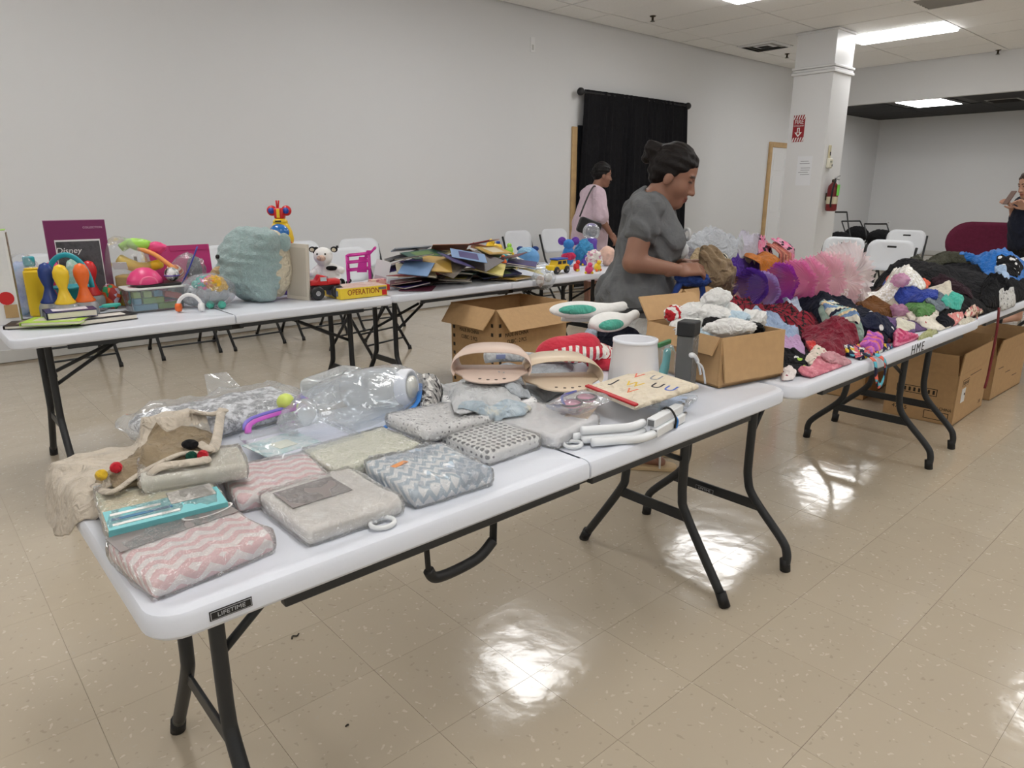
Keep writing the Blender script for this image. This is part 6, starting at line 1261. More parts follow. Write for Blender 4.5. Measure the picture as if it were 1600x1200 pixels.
for s in (-1, 1): e = MB().lathe([(.026, -.012), (.03, 0), (.026, .012)], 16, Matrix.Translation((s * .042, -.005, .205)) @ Matrix.Rotation(PI / 2, 4, 'X')).build('engine', rdp, t, True); MB().lathe([(.018, -.014), (.018, .014)], 14, Matrix.Translation((s * .042, -.005, .205)) @ Matrix.Rotation(PI / 2, 4, 'X')).build('engine_fan', blp, e, True)
MB().tube([(-.012, 0, .21), (-.014, 0, .262)], .005, 8).build('rotor_blade', rdp, t, True); MB().tube([(-.008, 0, .21), (.0, 0, .262)], .005, 8).build('rotor_blade', rdp, t, True)
for s in (-1, 1): MB().tube(bez([(s * .06, -.03, .03), (s * .075, -.03, .005), (s * .075, .05, .004)]), .005, 8).build('skid', rdp, t, True)
# cow plush
q = atz(505, 448, TOPZ); t = thing('plush_cow', 'black and white plush cow sitting on the toy table', 'plush', (q.x - .02, min(q.y, 4.08) - .08, TOPZ + .0), -.7)
def cow(p):
    d = sd_ell(p, (0, 0, .08), (.075, .065, .085)); d = smin(d, sd_ell(p, (-.02, -.03, .205), (.058, .055, .055)), .015); d = smin(d, sd_cap(p, (-.04, -.05, .04), (-.05, -.10, .03), .03), .02); d = smin(d, sd_cap(p, (.055, -.05, .05), (.085, -.09, .05), .03), .02); d = smin(d, sd_cap(p, (.05, -.02, .13), (.09, -.05, .12), .022), .02); return smin(d, sd_cap(p, (-.06, -.02, .13), (-.09, -.05, .10), .022), .02)
V, F = surface(cow, (-.14, -.16, -.01), (.14, .09, .28), .007); V[:, 2] = np.maximum(V[:, 2], 0); np_mesh('body', V, F, whp, t); hz2 = .0
blob((-.02, -.085, .198), (.028, .016, .018), .03, 3, 2, n=16, m=10).build('muzzle', fabric('pink_plush', (226, 196, 178)), t, True)
for s in (-1, 1):
    blob((-.02 + s * .066, -.015, .245), (.022, .012, .018), .05, 3, 3, n=14, m=10).build('ear', fabric('black_plush', (30, 30, 32)), t, True); blob((-.02 + s * .066, -.026, .243), (.013, .006, .011), .05, 3, 3, n=12, m=8).build('ear_lining', cf, t, True); MB().sphere((-.02 + s * .024, -.078, .222), .006, 8, 6).build('eye', bkp, t, True)
for c_, r_ in (((-.052, -.125, .032), (.025, .012, .03)), ((.1, -.108, .052), (.02, .014, .026)), ((.03, -.05, .135), (.035, .02, .014)), ((-.068, .0, .235), (.02, .03, .025))): blob(c_, r_, .1, 4, 4, n=16, m=10).build('black_patch', MATS['black_plush'], t, True)
# red monster truck
q = atz(485, 468, TOPZ); t = thing('toy_truck', 'red toy monster truck with big black wheels', 'toy truck', (q.x + .09, q.y - .0, TOPZ), -.2)
MB().box((0, 0, .062), (.17, .075, .028)).build('chassis', bkp, t, bevel=.004); MB().box((.045, 0, .092), (.08, .08, .032)).build('bonnet', rdp, t, bevel=.01); MB().prism([(-.085, .076), (.02, .076), (.01, .125), (-.03, .135), (-.05, .105), (-.085, .105)], -.038, .038, Matrix.Rotation(PI / 2, 4, 'X')).build('cab', rdp, t, bevel=.006)
MB().box((-.012, -.0395, .112), (.035, .002, .022)).build('side_window', mat('pale_window', (190, 200, 206), .2), t); MB().box((.013, 0, .112), (.003, .06, .025), ry=.3).build('windscreen', MATS['pale_window'], t); MB().box((.087, 0, .085), (.008, .06, .02)).build('grille', mat('chrome', (190, 192, 196), .2, .9), t); MB().box((.08, 0, .05), (.02, .08, .012)).build('bumper', MATS['chrome'], t)
for x in (-.055, .06):
    for s in (-1, 1):
        wl = MB().lathe([(.03, -.018), (.038, -.014), (.038, .014), (.03, .018)], 18, Matrix.Translation((x, s * .055, .038)) @ Matrix.Rotation(PI / 2, 4, 'X')).build('wheel', bkp, t, True); MB().lathe([(.014, -.02), (.014, .02)], 12, Matrix.Translation((x, s * .055, .038)) @ Matrix.Rotation(PI / 2, 4, 'X')).build('hub', MATS['chrome'], wl)
q = atz(475, 455, TOPZ + .05); tag(blob((q.x + .02, q.y + .16, TOPZ + .11), (.05, .04, .11), .08, 4, 22, rot=(0, -.2, 0)).build('toy_slide', pnk, smooth=True), 'pink red toy standing behind the red truck', 'toy')
# magenta shopping cart
q = atz(548, 440, TOPZ); t = thing('toy_cart', 'magenta toy shopping cart with open frame', 'toy cart', (q.x + .0, q.y - .14, TOPZ + .03), -.6)
def bar(a, b, r=.007): MB().tube([a, b], r, 8).build('frame_bar', mag, t, True)
for z in (.06, .11, .155): 
    for s in (-1, 1): bar((-.08, s * .05, z), (.06, s * .05, z + .012))
for x, zt in ((-.08, .155), (.06, .17)):
    for s in (-1, 1): bar((x, s * .05, -.02), (x, s * .05, zt))
for z in (.06, .155): bar((-.08, -.05, z), (-.08, .05, z)); bar((.06, -.05, z + .012), (.06, .05, z + .012))
bar((.06, .05, .16), (.10, .05, .20)); bar((.06, -.05, .16), (.10, -.05, .20)); bar((.10, -.055, .20), (.10, .055, .20), .009); MB().prism([(-.02, .05), (.045, .05), (.05, .15), (.0, .15)], -.002, .002, Matrix.Translation((0, -.052, 0)) @ Matrix.Rotation(PI / 2, 4, 'X')).build('side_panel', mag, t); MB().prism([(.03, .14), (.06, .14), (.09, .19), (.05, .19)], -.002, .002, Matrix.Translation((0, -.052, 0)) @ Matrix.Rotation(PI / 2, 4, 'X')).build('side_panel', mag, t)
for x in (-.08, .06):
    for s in (-1, 1): MB().lathe([(.014, -.006), (.014, .006)], 12, Matrix.Translation((x, s * .05, -.016)) @ Matrix.Rotation(PI / 2, 4, 'X')).build('wheel', bkp, t, True)
q = atz(575, 440, TOPZ); t = thing('picture_card', 'white card standing beside the magenta cart', 'card', (q.x + .03, q.y - .1, TOPZ), rot=(0, .25, -.8)); MB().box((0, 0, .075), (.10, .004, .15)).build('sheet', whi, t); MB().box((0, -.0025, .03), (.08, .001, .03)).build('card_print', mat('card_print', (206, 190, 196), .6), t)
# game box
c, w_, d_, rz = frame3((548, 467), (604, 461), (510, 455), TOPZ)
a0, a1, a2 = atz(542, 468, TOPZ), atz(604, 460, TOPZ), atz(512, 462, TOPZ)
t = thing('board_game', 'yellow board game box lettered OPERATION', 'board game', ((a0.x + a1.x) / 2 - .02, (a0.y + a1.y) / 2 + .09, TOPZ), -.02)
ybox = mat('game_yellow', (236, 206, 60), .4); MB().box((0, 0, .03), (.30, .20, .06)).build('carton', ybox, t, bevel=.002); MB().box((0, 0, .0605), (.296, .196, .002)).build('game_lid', patt('game_lid_print', 'marble', [(236, 232, 220), (206, 170, 160), (226, 220, 200)], 14, .4), t)
text('lettering', 'OPERATION', .045, mat('game_red', (150, 50, 30), .4), t, (-.005, -.1012, .034), (PI / 2, 0, 0), sx=.82, extrude=.0005); MB().box((.13, -.101, .02), (.03, .002, .03)).build('red_mark', rdp, t); MB().box((.118, -.101, .045), (.05, .002, .014)).build('grey_mark', cap_, t); MB().box((-.151, 0, .03), (.002, .14, .03)).build('blue_mark', mat('mark_blue', (110, 120, 150), .5), t)
q = atz(590, 448, TOPZ + .03); t = thing('toy_packet', 'small pink and red packet behind the game box', 'packet', (q.x + .03, q.y + .05, TOPZ), -.2); MB().box((0, 0, .035), (.10, .05, .07)).build('carton', patt('pink_packet', 'cells', [(226, 170, 160), (236, 206, 190), (200, 120, 130)], 40, .4), t, bevel=.004); MB().box((.05, -.01, .02), (.03, .06, .035)).build('red_end', rdp, t, bevel=.003)
# ------------------------------------------------------------------ heap of books
RB = random.Random(11)
cols = [(34, 34, 40), (60, 50, 110), (150, 44, 50), (206, 196, 170), (40, 80, 70), (230, 226, 216), (90, 120, 60), (186, 150, 70), (70, 60, 60), (120, 150, 190), (40, 44, 80), (196, 120, 80), (170, 160, 150), (220, 206, 120), (100, 40, 60)]
colw = ['black', 'purple', 'red', 'tan', 'dark green', 'white', 'olive', 'gold', 'brown', 'sky blue', 'navy', 'orange', 'grey', 'pale yellow', 'maroon']
def place_book(x, y, rz, w_, d_, h, ci, label, tit):
    e, f_ = Vector((math.cos(rz), math.sin(rz))), Vector((-math.sin(rz), math.cos(rz))); pts = []
    for a in np.linspace(-.5, .5, 13):
        for b in np.linspace(-.5, .5, 13): p = Vector((x, y)) + e * (a * w_) + f_ * (b * d_); pts.append((a * w_, b * d_, float(sup(p.x, p.y))))
    A = np.array(pts); M_ = np.c_[A[:, 0], A[:, 1], np.ones(len(A))]; k, *_ = np.linalg.lstsq(M_, A[:, 2], rcond=None); sx, sy = np.clip(k[:2] * .9, -.3, .3)
    off = (A[:, 2] - sx * A[:, 0] - sy * A[:, 1]).max()
    R = Matrix.Rotation(rz, 3, 'Z') @ Matrix(((1, 0, -sx), (0, 1, -sy), (sx, sy, 1)))
    zx = Vector((1, 0, sx)).normalized(); nn = Vector((-sx, -sy, 1)).normalized(); yy = nn.cross(zx).normalized(); R = Matrix.Rotation(rz, 3, 'Z') @ Matrix((zx, yy, nn)).transposed()
    book(label, x, y, off + .0015, 0, w_, d_, h, cols[ci], rot=R.to_euler(), group='books heaped on the table', title=tit)
    c = Vector((x, y, 0)); P_ = np.array(rect_poly(c, w_, d_, rz)); (i0, i1), (j0, j1) = gi([P_[:, 0].min(), P_[:, 0].max()], [P_[:, 1].min(), P_[:, 1].max()])
    X, Y = GXX[i0:i1 + 1, j0:j1 + 1], GYY[i0:i1 + 1, j0:j1 + 1]; lx = (X - x) * math.cos(rz) + (Y - y) * math.sin(rz); ly = -(X - x) * math.sin(rz) + (Y - y) * math.cos(rz); ins = (abs(lx) <= w_ / 2 + .008) & (abs(ly) <= d_ / 2 + .008)
    Z = off + sx * lx + sy * ly + h + .003; sub = (slice(i0, i1 + 1), slice(j0, j1 + 1)); SUP[sub] = np.where(ins, np.maximum(SUP[sub], Z), SUP[sub])
wher = ('front edge', 'front', 'middle', 'back')
seen = {}
for i in range(62):
    w_, d_, h = RB.uniform(.15, .23), RB.uniform(.19, .28), RB.choice([.003, .004, .005, .007, .010]); r_ = max(w_, d_) / 2; best = None
    for _ in range(14):
        x, y = RB.uniform(2.42, 3.42), RB.uniform(3.49 + r_, 4.2 - r_ * .6); x = max(x, 2.66) if y > 3.78 else x; sc = supmax(x, y, r_ * .7) + .05 * abs(x - 2.75) * (i > 26)
        if best is None or sc < best[0]: best = (sc, x, y)
    _, x, y = best; ci = RB.randrange(15); ti = RB.choice([None, None, RB.randrange(15)])
    side = 'left' if x < 2.65 else 'middle' if x < 3.0 else 'right'
    lab = '%s book%s, %s of the book heap%s' % (colw[ci], '' if ti is None else ' with %s cover picture' % colw[ti], side, ', front row' if y < 3.72 else ', back row' if y > 3.95 else '')
    place_book(x, y, RB.uniform(0, 6.28), w_, d_, h, ci, lab, None if ti is None else cols[ti])
# ------------------------------------------------------------------ toys right of the books
def on(u, v, z=TOPZ):
    q = atz(u, v, z)
    if q.y > 4.08: q = aty(u, v - 8, 4.08)
    return q.x, q.y, max(float(sup(q.x, q.y)), TOPZ)
x, y, z = on(778, 418); t = thing('toy_duck', 'yellow toy duck beside the heap of books', 'toy', (x, min(y + .1, 4.1), max(z, TOPZ)), -.6); blob((0, 0, .035), (.05, .03, .033), .06, 4, 3, n=20, m=14).build('body', yel, t, True); MB().sphere((-.035, 0, .075), .024, 14, 10).build('head', yel, t, True); MB().box((-.062, 0, .072), (.02, .014, .008)).build('bill', orn, t, bevel=.003); MB().box((.015, 0, .075), (.03, .02, .02)).build('blue_hat', blp, t, bevel=.004)
x, y, z = on(802, 420); t = thing('toy_shell', 'teal shell shaped toy bowl', 'toy', (x, y + .15, TOPZ + .0), -.7); MB().lathe([(.02, 0), (.05, .03), (.06, .07), (.055, .11), (.035, .14), (.03, .13), (.05, .07), (.015, .02)], 20, sy=.7).build('bowl', mat('teal_shell', (60, 170, 180), .4), t, True); MB().lathe([(.04, -.006), (.04, .006)], 16, Matrix.Translation((0, -.035, .08)) @ Matrix.Rotation(PI / 2, 4, 'X'), sy=1.3).build('lining', mat('pale_teal', (150, 214, 214), .4), t, True)
for i, (u, v, col, lab) in enumerate(((790, 424, orn, 'orange toy figure beside the yellow duck'), (800, 428, grn, 'lime green toy figure in front of teal shell'), (768, 424, yel, 'small yellow toy block next to the books'), (905, 424, rdp, 'red toy piece near the yellow car'), (925, 428, pnk, 'coral pink toy at the end of book table'), (938, 424, yel, 'yellow toy at the end of book table'), (918, 415, prp, 'purple toy piece behind the coral toy'), (930, 410, grn, 'green toy piece behind the yellow toy'), (810, 412, whi, 'white toy figure behind teal shell'))):
    x, y, z = on(u, v); b = thing('toy_figure', lab, 'toy', (x, min(y + .03, 4.1), z), R2.uniform(-2, 2), 'small toys on the book table'); blob((0, 0, .03), (.03, .024, .03), .15, 5, i, n=18, m=12).build('body', col, b, True); MB().sphere((.005, -.01, .066), .018, 12, 8).build('head', col, b, True)
    for s in (-1, 1): MB().sphere((s * .024, -.012, .008), .01, 8, 6).build('foot', yel if col != yel else orn, b, True)
sb = fabric('sky_plush', (104, 156, 206), .1, cr=.2)
x, y, z = on(838, 420); t = thing('plush_ball', 'round sky blue plush ball toy in a clear bag', 'plush', (x, y + .1, TOPZ), -.7); MB().sphere((0, 0, .082), (.095, .09, .082), 26, 18).build('body', sb, t, True); blob((-.02, -.03, .125), (.06, .05, .04), .05, 4, 3).build('pale_patch', fabric('pale_sky', (150, 196, 226)), t, True)
for s in (-1, 1): blob((s * .06, .0, .15), (.028, .012, .02), .05, 4, 3, n=14, m=10).build('ear', fabric('deep_blue_plush', (50, 70, 130)), t, True)
puffy(.30, .14, .05, wr=.008, round_=.6, seed=50, nx=16, ny=10).build('clear_bag', FILM2, t, True, loc=(.02, -.12, 0))
x, y, z = on(846, 436); t = thing('plastic_bag', 'clear bag of small toys hanging over the table edge', 'bag', (x, 3.50, TOPZ), .0); blob((0, -.03, .0), (.10, .055, .07), .18, 5, 8, n=36, m=22).build('clear_bag', FILM2, t, True); blob((-.04, -.04, -.01), (.03, .025, .04), .2, 5, 9).build('mixed_contents', patt('bag_contents', 'cells', [(220, 190, 180), (130, 150, 200), (236, 230, 226), (190, 170, 160)], 40, .5), t, True); blob((.04, -.035, .01), (.035, .025, .03), .2, 5, 12).build('white_contents', whp, t, True)
x, y, z = on(880, 428); t = thing('toy_car', 'yellow toy off-road car with blue roof', 'toy car', (x, y + .06, TOPZ), .1)
MB().box((0, 0, .045), (.19, .08, .035)).build('body', yel, t, bevel=.006); MB().prism([(-.06, .06), (.075, .06), (.065, .1), (-.035, .1)], -.036, .036, Matrix.Rotation(PI / 2, 4, 'X')).build('cabin', yel, t, bevel=.004); MB().box((.015, 0, .106), (.13, .078, .012)).build('blue_roof', blp, t, bevel=.004)
for xx in (-.02, .035): MB().box((xx, -.0375, .082), (.04, .002, .022)).build('window', mat('dark_window', (50, 56, 70), .15), t)
for xx in (-.06, .06):
    for s in (-1, 1): wl = MB().lathe([(.022, -.012), (.028, -.008), (.028, .008), (.022, .012)], 16, Matrix.Translation((xx, s * .04, .028)) @ Matrix.Rotation(PI / 2, 4, 'X')).build('wheel', bkp, t, True); MB().lathe([(.01, -.013), (.01, .013)], 10, Matrix.Translation((xx, s * .04, .028)) @ Matrix.Rotation(PI / 2, 4, 'X')).build('hub', MATS['chrome'], wl)
x, y, z = on(877, 410); t = thing('plush_mouse', 'blue plush with purple round ears', 'plush', (x, min(y, 4.0), TOPZ), -.7); blob((0, 0, .08), (.05, .045, .08), .05, 4, 3).build('body', fabric('azure_plush', (60, 130, 200), cr=.3), t, True); blob((0, -.01, .175), (.045, .04, .04), .04, 4, 4).build('head', MATS['azure_plush'], t, True)
for s in (-1, 1): MB().lathe([(.03, -.006), (.034, 0), (.03, .006)], 16, Matrix.Translation((s * .055, -.01, .20)) @ Matrix.Rotation(PI / 2, 4, 'X')).build('ear', fabric('violet_plush', (110, 70, 170)), t, True)
blob((0, -.05, .08), (.06, .02, .03), .2, 5, 5, n=18, m=12).build('red_scarf', fabric('berry_cloth', (200, 50, 90)), t, True)
x, y, z = on(906, 412); tag(blob((x - .03, min(y, 3.98), TOPZ + .10), (.085, .06, .10), .28, 7, 41, n=40, m=26).build('plush_bundle', fabric('cyan_plush', (70, 150, 200), .15), smooth=True), 'crumpled cyan blue plush bundle behind the yellow car', 'plush')
x, y, z = on(925, 420); tag(blob((x + .02, min(y, 3.95), TOPZ + .07), (.07, .05, .07), .25, 7, 43, n=36, m=22).build('plush_bundle', patt('white_pink_plush', 'blotch', [(232, 226, 222), (206, 150, 170)], 30, .9), smooth=True), 'white and pink plush bundle beside the cyan one', 'plush')
x, y, z = on(948, 415); tag(blob((x, min(y, 4.0), TOPZ + .08), (.075, .06, .08), .1, 4, 44).build('plush_toy', fabric('peach_plush', (226, 188, 170), cr=.2), smooth=True), 'peach plush toy at the end of book table', 'plush')
p = aty(924, 362, 4.06); t = thing('toy_globe', 'clear toy globe on a purple base', 'toy globe', (p.x, 4.06, TOPZ), 0); gz = p.z - TOPZ
MB().lathe([(.06, 0), (.065, .01), (.05, gz * .55), (.055, gz - .07), (.04, gz - .055)], 20).build('base', prp, t, True); MB().sphere((0, 0, gz), .074, 26, 18).build('globe', film('globe_plastic', (246, 248, 250), .14, .3, 2.0), t, True)
# scraps on the floor
for (u, v), lab in (((461, 996), 'small dark scrap curled on the floor near the table'), ((540, 1136), 'tiny dark speck on floor below the table')):
    p = atz(u, v, 0); tag(MB().tube(bez([(p.x - .012, p.y - .004, .0025), (p.x - .004, p.y + .008, .003), (p.x + .006, p.y, .003), (p.x + .016, p.y + .008, .0025)] if v < 1000 else [(p.x, p.y, .002), (p.x + .006, p.y + .002, .002), (p.x + .009, p.y, .002)]), .0022, 6).build('floor_scrap', dk, smooth=True), lab, 'scrap')
# ------------------------------------------------------------------ people
def skin_mat(name, rgb):
    n = NT(name); at = n.n('ShaderNodeVertexColor'); at.layer_name = 'tint'; n.l(at.outputs[0], n.b.inputs['Base Color']); n.b.inputs['Roughness'].default_value = .5; n.b.inputs['Subsurface Weight'].default_value = .08; n.b.inputs['Subsurface Radius'].default_value = (.01, .004, .002)
    n.bump(n.noise(n.coord(), 160, 3.0), .08, .002); return n.m
def hair_mat(name, rgb):
    n = NT(name); co = n.coord(); n.b.inputs['Base Color'].default_value = S(*rgb); n.b.inputs['Roughness'].default_value = .45; n.b.inputs['Specular IOR Level'].default_value = .22
    mp = n.n('ShaderNodeMapping'); mp.inputs['Scale'].default_value = (30, 240, 60); n.l(co, mp.inputs[0]); n.bump(n.noise(mp.outputs[0], 1.0, 4.0, .6), .7, .006); return n.m
def to_frame(p, origin, R): return (p - np.array(origin, np.float32)) @ np.array(R, np.float32)     # columns of R are the local axes
def head_sd(q):
    d = sd_ell(q, (0, 0, .045), (.096, .076, .092)); d = smin(d, sd_ell(q, (.038, 0, -.03), (.060, .058, .088)), .03); d = smin(d, sd_ell(q, (.066, 0, -.098), (.026, .028, .022)), .025)
    for s in (-1, 1):
        d = smin(d, sd_ell(q, (.045, s * .045, -.03), (.034, .022, .03)), .02)
        d = smax(d, -sd_ell(q, (.101, s * .033, .012), (.016, .02, .012)), .012); d = smin(d, sd_ell(q, (.080, s * .032, .010), (.013, .015, .012)), .004)
        d = smin(d, sd_ell(q, (.082, s * .028, .030), (.014, .024, .007)), .012)
        d = smin(d, sd_ell(q, (-.006, s * .076, -.008), (.020, .008, .032), (0, .2, 0)), .006)
    d = smin(d, sd_cap(q, (.093, 0, .012), (.112, 0, -.033), .008, .0125), .012)
    for s in (-1, 1): d = smin(d, sd_ell(q, (.102, s * .012, -.036), (.012, .009, .009)), .006)
    d = smin(d, sd_ell(q, (.094, 0, -.062), (.011, .022, .006)), .006); return smin(d, sd_ell(q, (.091, 0, -.074), (.012, .020, .007)), .006)
def hand_sd(q, side, curl, spread=.018):
    """q in hand frame: x along the fingers, y to the thumb side, z back of hand"""
    d = sd_box(q, (.048, 0, 0), (.046, .038, .013), .012); d = smin(d, sd_cap(q, (-.05, 0, 0), (.01, 0, 0), .025, .024), .02)
    for i, (L, y) in enumerate(((.062, .030), (.070, .010), (.065, -.010), (.052, -.029))):
        a1, a2 = curl * (.8 + .1 * i), curl * (1.9 + .12 * i); b = np.array((.09, y, 0)); m = b + np.array((math.cos(a1), 0, -math.sin(a1))) * L * .55; e = m + np.array((math.cos(a2), 0, -math.sin(a2))) * L * .5
        d = smin(d, np.minimum(sd_cap(q, b, m, .0095, .0088), sd_cap(q, m, e, .0088, .0075)), .006)
    m = (.062, .052, -.018); return smin(d, np.minimum(sd_cap(q, (.02, .03, -.004), m, .015, .0105), sd_cap(q, m, (.092, .045, -.034), .0105, .0085)), .010)
def axes(x, z):
    x = Vector(x).normalized(); y = Vector(z).cross(x).normalized(); z = x.cross(y); return np.array([[x[i], y[i], z[i]] for i in range(3)], np.float32)
def person(label, loc, face_deg, J, skin, hairc, res=.010):
    t = thing('person', label, 'person', loc, math.radians(face_deg)); cp, sp = math.cos(J['pitch']), math.sin(J['pitch']); tw = J.get('turn', 0)
    RH = np.array(Matrix.Rotation(tw, 3, 'Z') @ Matrix(((cp, 0, sp), (0, 1, 0), (-sp, 0, cp))), np.float32); H0 = J['head']; k = J.get('hs', 1.0)
    hd = lambda p: head_sd(to_frame(p, H0, RH) / k) * k
    def core(p):
        d = sd_cap(p, J['neck0'], tuple(np.array(H0) + RH @ np.array((-.02, 0, -.045))), .058, .052)
        for c, r in J['torso']: d = smin(d, sd_ell(p, c, r), .05)
        for s in (0, 1):
            a, b, c = J['arm'][s]; d = smin(d, sd_cap(p, a, b, .058, .046), .035); d = smin(d, sd_cap(p, b, c, .044, .027), .018)
            a, b, c, e = J['leg'][s]; d = smin(d, sd_cap(p, a, b, .095, .062), .04); d = smin(d, sd_cap(p, b, c, .056, .038), .02); d = smin(d, sd_cap(p, c, e, .038, .026), .02)
        return d
    lo = np.array(J['lo']); hi = np.array(J['hi']); zc = J['neck0'][2] + .03
    V1, F1 = surface(lambda p: smin(core(p), hd(p), .03), lo, (hi[0], hi[1], zc + 2.2 * res), res); V2, F2 = surface(lambda p: smin(core(p), hd(p), .03), (H0[0] - .2, -.22, zc - res * .6), (H0[0] + .22, .22, H0[2] + .19), .005)
    Vs, Fs = [V1, V2], [F1, F2]
    for s in (0, 1):
        if 'hand' not in J: continue
        w_ = np.array(J['arm'][s][2]); X, Z, curl = J['hand'][s]; A = axes(X, Z); fn = lambda p: hand_sd(to_frame(p, w_, A) * np.array((1, (1 if J['thumb'][s] else -1), 1), np.float32), s, curl); v, f = surface(fn, w_ - .15, w_ + .19, .0045); Vs.append(v); Fs.append(f)
    off = 0; FF = []
    for v, f in zip(Vs, Fs): FF.append(f + off); off += len(v)
    V = np.concatenate(Vs); F = np.concatenate(FF); col = np.tile(np.array(S(*skin)[:3]), (len(V), 1)); q = to_frame(V.astype(np.float32), H0, RH) / k
    def paint(mask, c, a=1.0): col[mask] = col[mask] * (1 - a) + np.array(S(*c)[:3]) * a
    for s in (-1, 1):
        paint((np.abs(q[:, 1] - s * .030) < .022) & (np.abs(q[:, 2] - .034 + .25 * np.abs(q[:, 1] - s * .03)) < .005) & (q[:, 0] > .06), (40, 28, 24), .9)
        paint((np.abs(q[:, 1] - s * .032) < .015) & (np.abs(q[:, 2] - .008) < .0045) & (q[:, 0] > .06), (44, 30, 26), .85)
    paint((np.abs(q[:, 1]) < .023) & (np.abs(q[:, 2] + .068) < .012) & (q[:, 0] > .082), tuple(int(c * f) for c, f in zip(skin, (.92, .72, .74))), .8); paint((np.abs(q[:, 1]) < .021) & (np.abs(q[:, 2] + .0675) < .0028) & (q[:, 0] > .082), (70, 40, 38), .8)
    np_mesh('body', V, F, skin_mat('skin_%d' % skin[0], skin), t, col)
    def hair(p):
        q = to_frame(p, H0, RH) / k; d = sd_ell(q, (-.008, 0, .050), (.106, .086, .098)); d = smin(d, sd_ell(q, (-.055, 0, -.0), (.05, .066, .06)), .02); n = ((q[..., 0] - .083) * -.70 + (q[..., 2] - .072) * .71); d = smax(d, -n, .006)
        for c, r in J['bun']: d = smin(d, sd_ell(q, c, r), .012)
        return (d + .0025 * np.sin(q[..., 2] * 160 + 40 * q[..., 1]) + .0015 * np.sin(q[..., 1] * 260 + q[..., 0] * 60)) * k
    V, F = surface(hair, (H0[0] - .24, -.16, H0[2] - .18), (H0[0] + .2, .16, H0[2] + .2), .006); np_mesh('hair', V, F, hair_mat('hair_%d' % hairc[0] + label[:4], hairc), t)
    return t, core
def wrinkle(p, a, fx, fz, ph=0.0): return a * np.sin(p[..., 2] * fz + 6 * np.sin(p[..., 0] * fx + ph) + 5 * np.sin(p[..., 1] * fx * .8)) * (.5 + .5 * np.sin(p[..., 0] * 19 + p[..., 2] * 14 + ph)) + a * .6 * np.sin((p[..., 2] * .7 + p[..., 0] * .9) * fz * 1.3 + 4 * np.sin(p[..., 1] * 22))
# --- woman at the front
W = np.array
J1 = dict(head=(.04, 0, 1.385), pitch=.36, turn=-.12, hs=1.03, neck0=(-.05, 0, 1.26),
    torso=[((-.115, 0, .84), (.145, .19, .14)), ((-.075, 0, 1.0), (.115, .165, .17)), ((-.05, 0, 1.15), (.115, .165, .15)), ((.04, -.075, 1.09), (.065, .07, .065)), ((.04, .075, 1.09), (.065, .07, .065)), ((-.065, 0, 1.25), (.065, .19, .055))],
    arm=[((-.065, -.185, 1.245), (-.118, -.235, 1.02), (.085, -.20, .985)), ((-.065, .185, 1.245), (-.04, .235, 1.03), (.13, .09, .985))],
    leg=[((-.11, -.09, .80), (-.07, -.09, .45), (-.10, -.09, .07), (.06, -.10, .035)), ((-.11, .09, .80), (-.05, .09, .45), (-.04, .09, .07), (.12, .10, .035))],
    hand=[((.96, .25, .06), (.25, -.5, .8), .75), ((.85, -.5, .1), (.1, .3, .9), .7)], thumb=[True, False], bun=[((-.112, 0, .074), (.044, .042, .042)), ((-.135, .012, .045), (.024, .026, .034)), ((-.14, -.012, .09), (.022, .022, .022)), ((-.095, -.015, .015), (.018, .02, .03)), ((-.075, 0, .10), (.02, .02, .016))],
    lo=(-.34, -.33, -.01), hi=(.26, .33, 1.3))
w1, core1 = person('woman in grey T-shirt sorting clothes behind the tables', (2.722, 2.012, 0), -41.8 - 9, J1, (150, 108, 88), (20, 14, 13), .009)
def shirt1(p):
    d = None
    for c, r in J1['torso']:
        e = sd_ell(p, c, W(r) + .014); d = e if d is None else smin(d, e, .06)
    d = smin(d, sd_cap(p, (-.06, 0, 1.26), (-.03, 0, 1.30), .072, .066), .03); d = smin(d, sd_ell(p, (-.10, 0, .84), (.165, .205, .12)), .08)
    for s in (0, 1):
        a, b, _ = J1['arm'][s]; a = W(a); b = W(b); m = a + (b - a) * .58; sl = sd_cap(p, a, m, .070, .072); n = (m - a) / np.linalg.norm(m - a); sl = smax(sl, (p - m) @ n.astype(np.float32), .006); d = smin(d, sl, .035)
    d = smax(d, .765 + .05 * p[..., 0] - p[..., 2], .006); q = p - np.array((.0, 0, 1.325), np.float32); d = smax(d, -(np.sqrt(q[..., 0] ** 2 + (q[..., 1] * .95) ** 2 + (q[..., 2] * 1.1) ** 2) - .082), .008)
    return d + wrinkle(p, .0085, 15, 50)
V, F = surface(shirt1, (-.36, -.34, .70), (.22, .34, 1.36), .0075); ts = fabric('heather_grey_jersey', (108, 110, 112), .10, cr=.28); np_mesh('t_shirt', V, F, ts, w1)
def pants1(p):
    d = sd_ell(p, (-.115, 0, .83), (.155, .20, .15))
    for s in (0, 1): a, b, c, _ = J1['leg'][s]; d = smin(d, sd_cap(p, a, b, .108, .085), .05); d = smin(d, sd_cap(p, b, c, .085, .075), .03)
    d = smax(d, .10 - p[..., 2], .006); d = smax(d, p[..., 2] - .88, .006); return d + wrinkle(p, .004, 14, 40)
V, F = surface(pants1, (-.34, -.30, .05), (.16, .30, .92), .010); np_mesh('trousers', V, F, fabric('pale_linen', (206, 206, 204), .06), w1)
pr = mat('shirt_print', (206, 208, 210), .8)
MB().tube([(.118 - .012 * math.cos(a), -.085 + .02 * math.cos(a), 1.135 + .024 * math.sin(a)) for a in [2 * PI * i / 18 for i in range(18)]], .007, 8, closed=True).build('shirt_print', pr, w1, True)
blob((.108, -.095, 1.06), (.018, .026, .034), .12, 4, 3, rot=(.4, 0, .6), n=20, m=14).build('shirt_print', pr, w1, True)
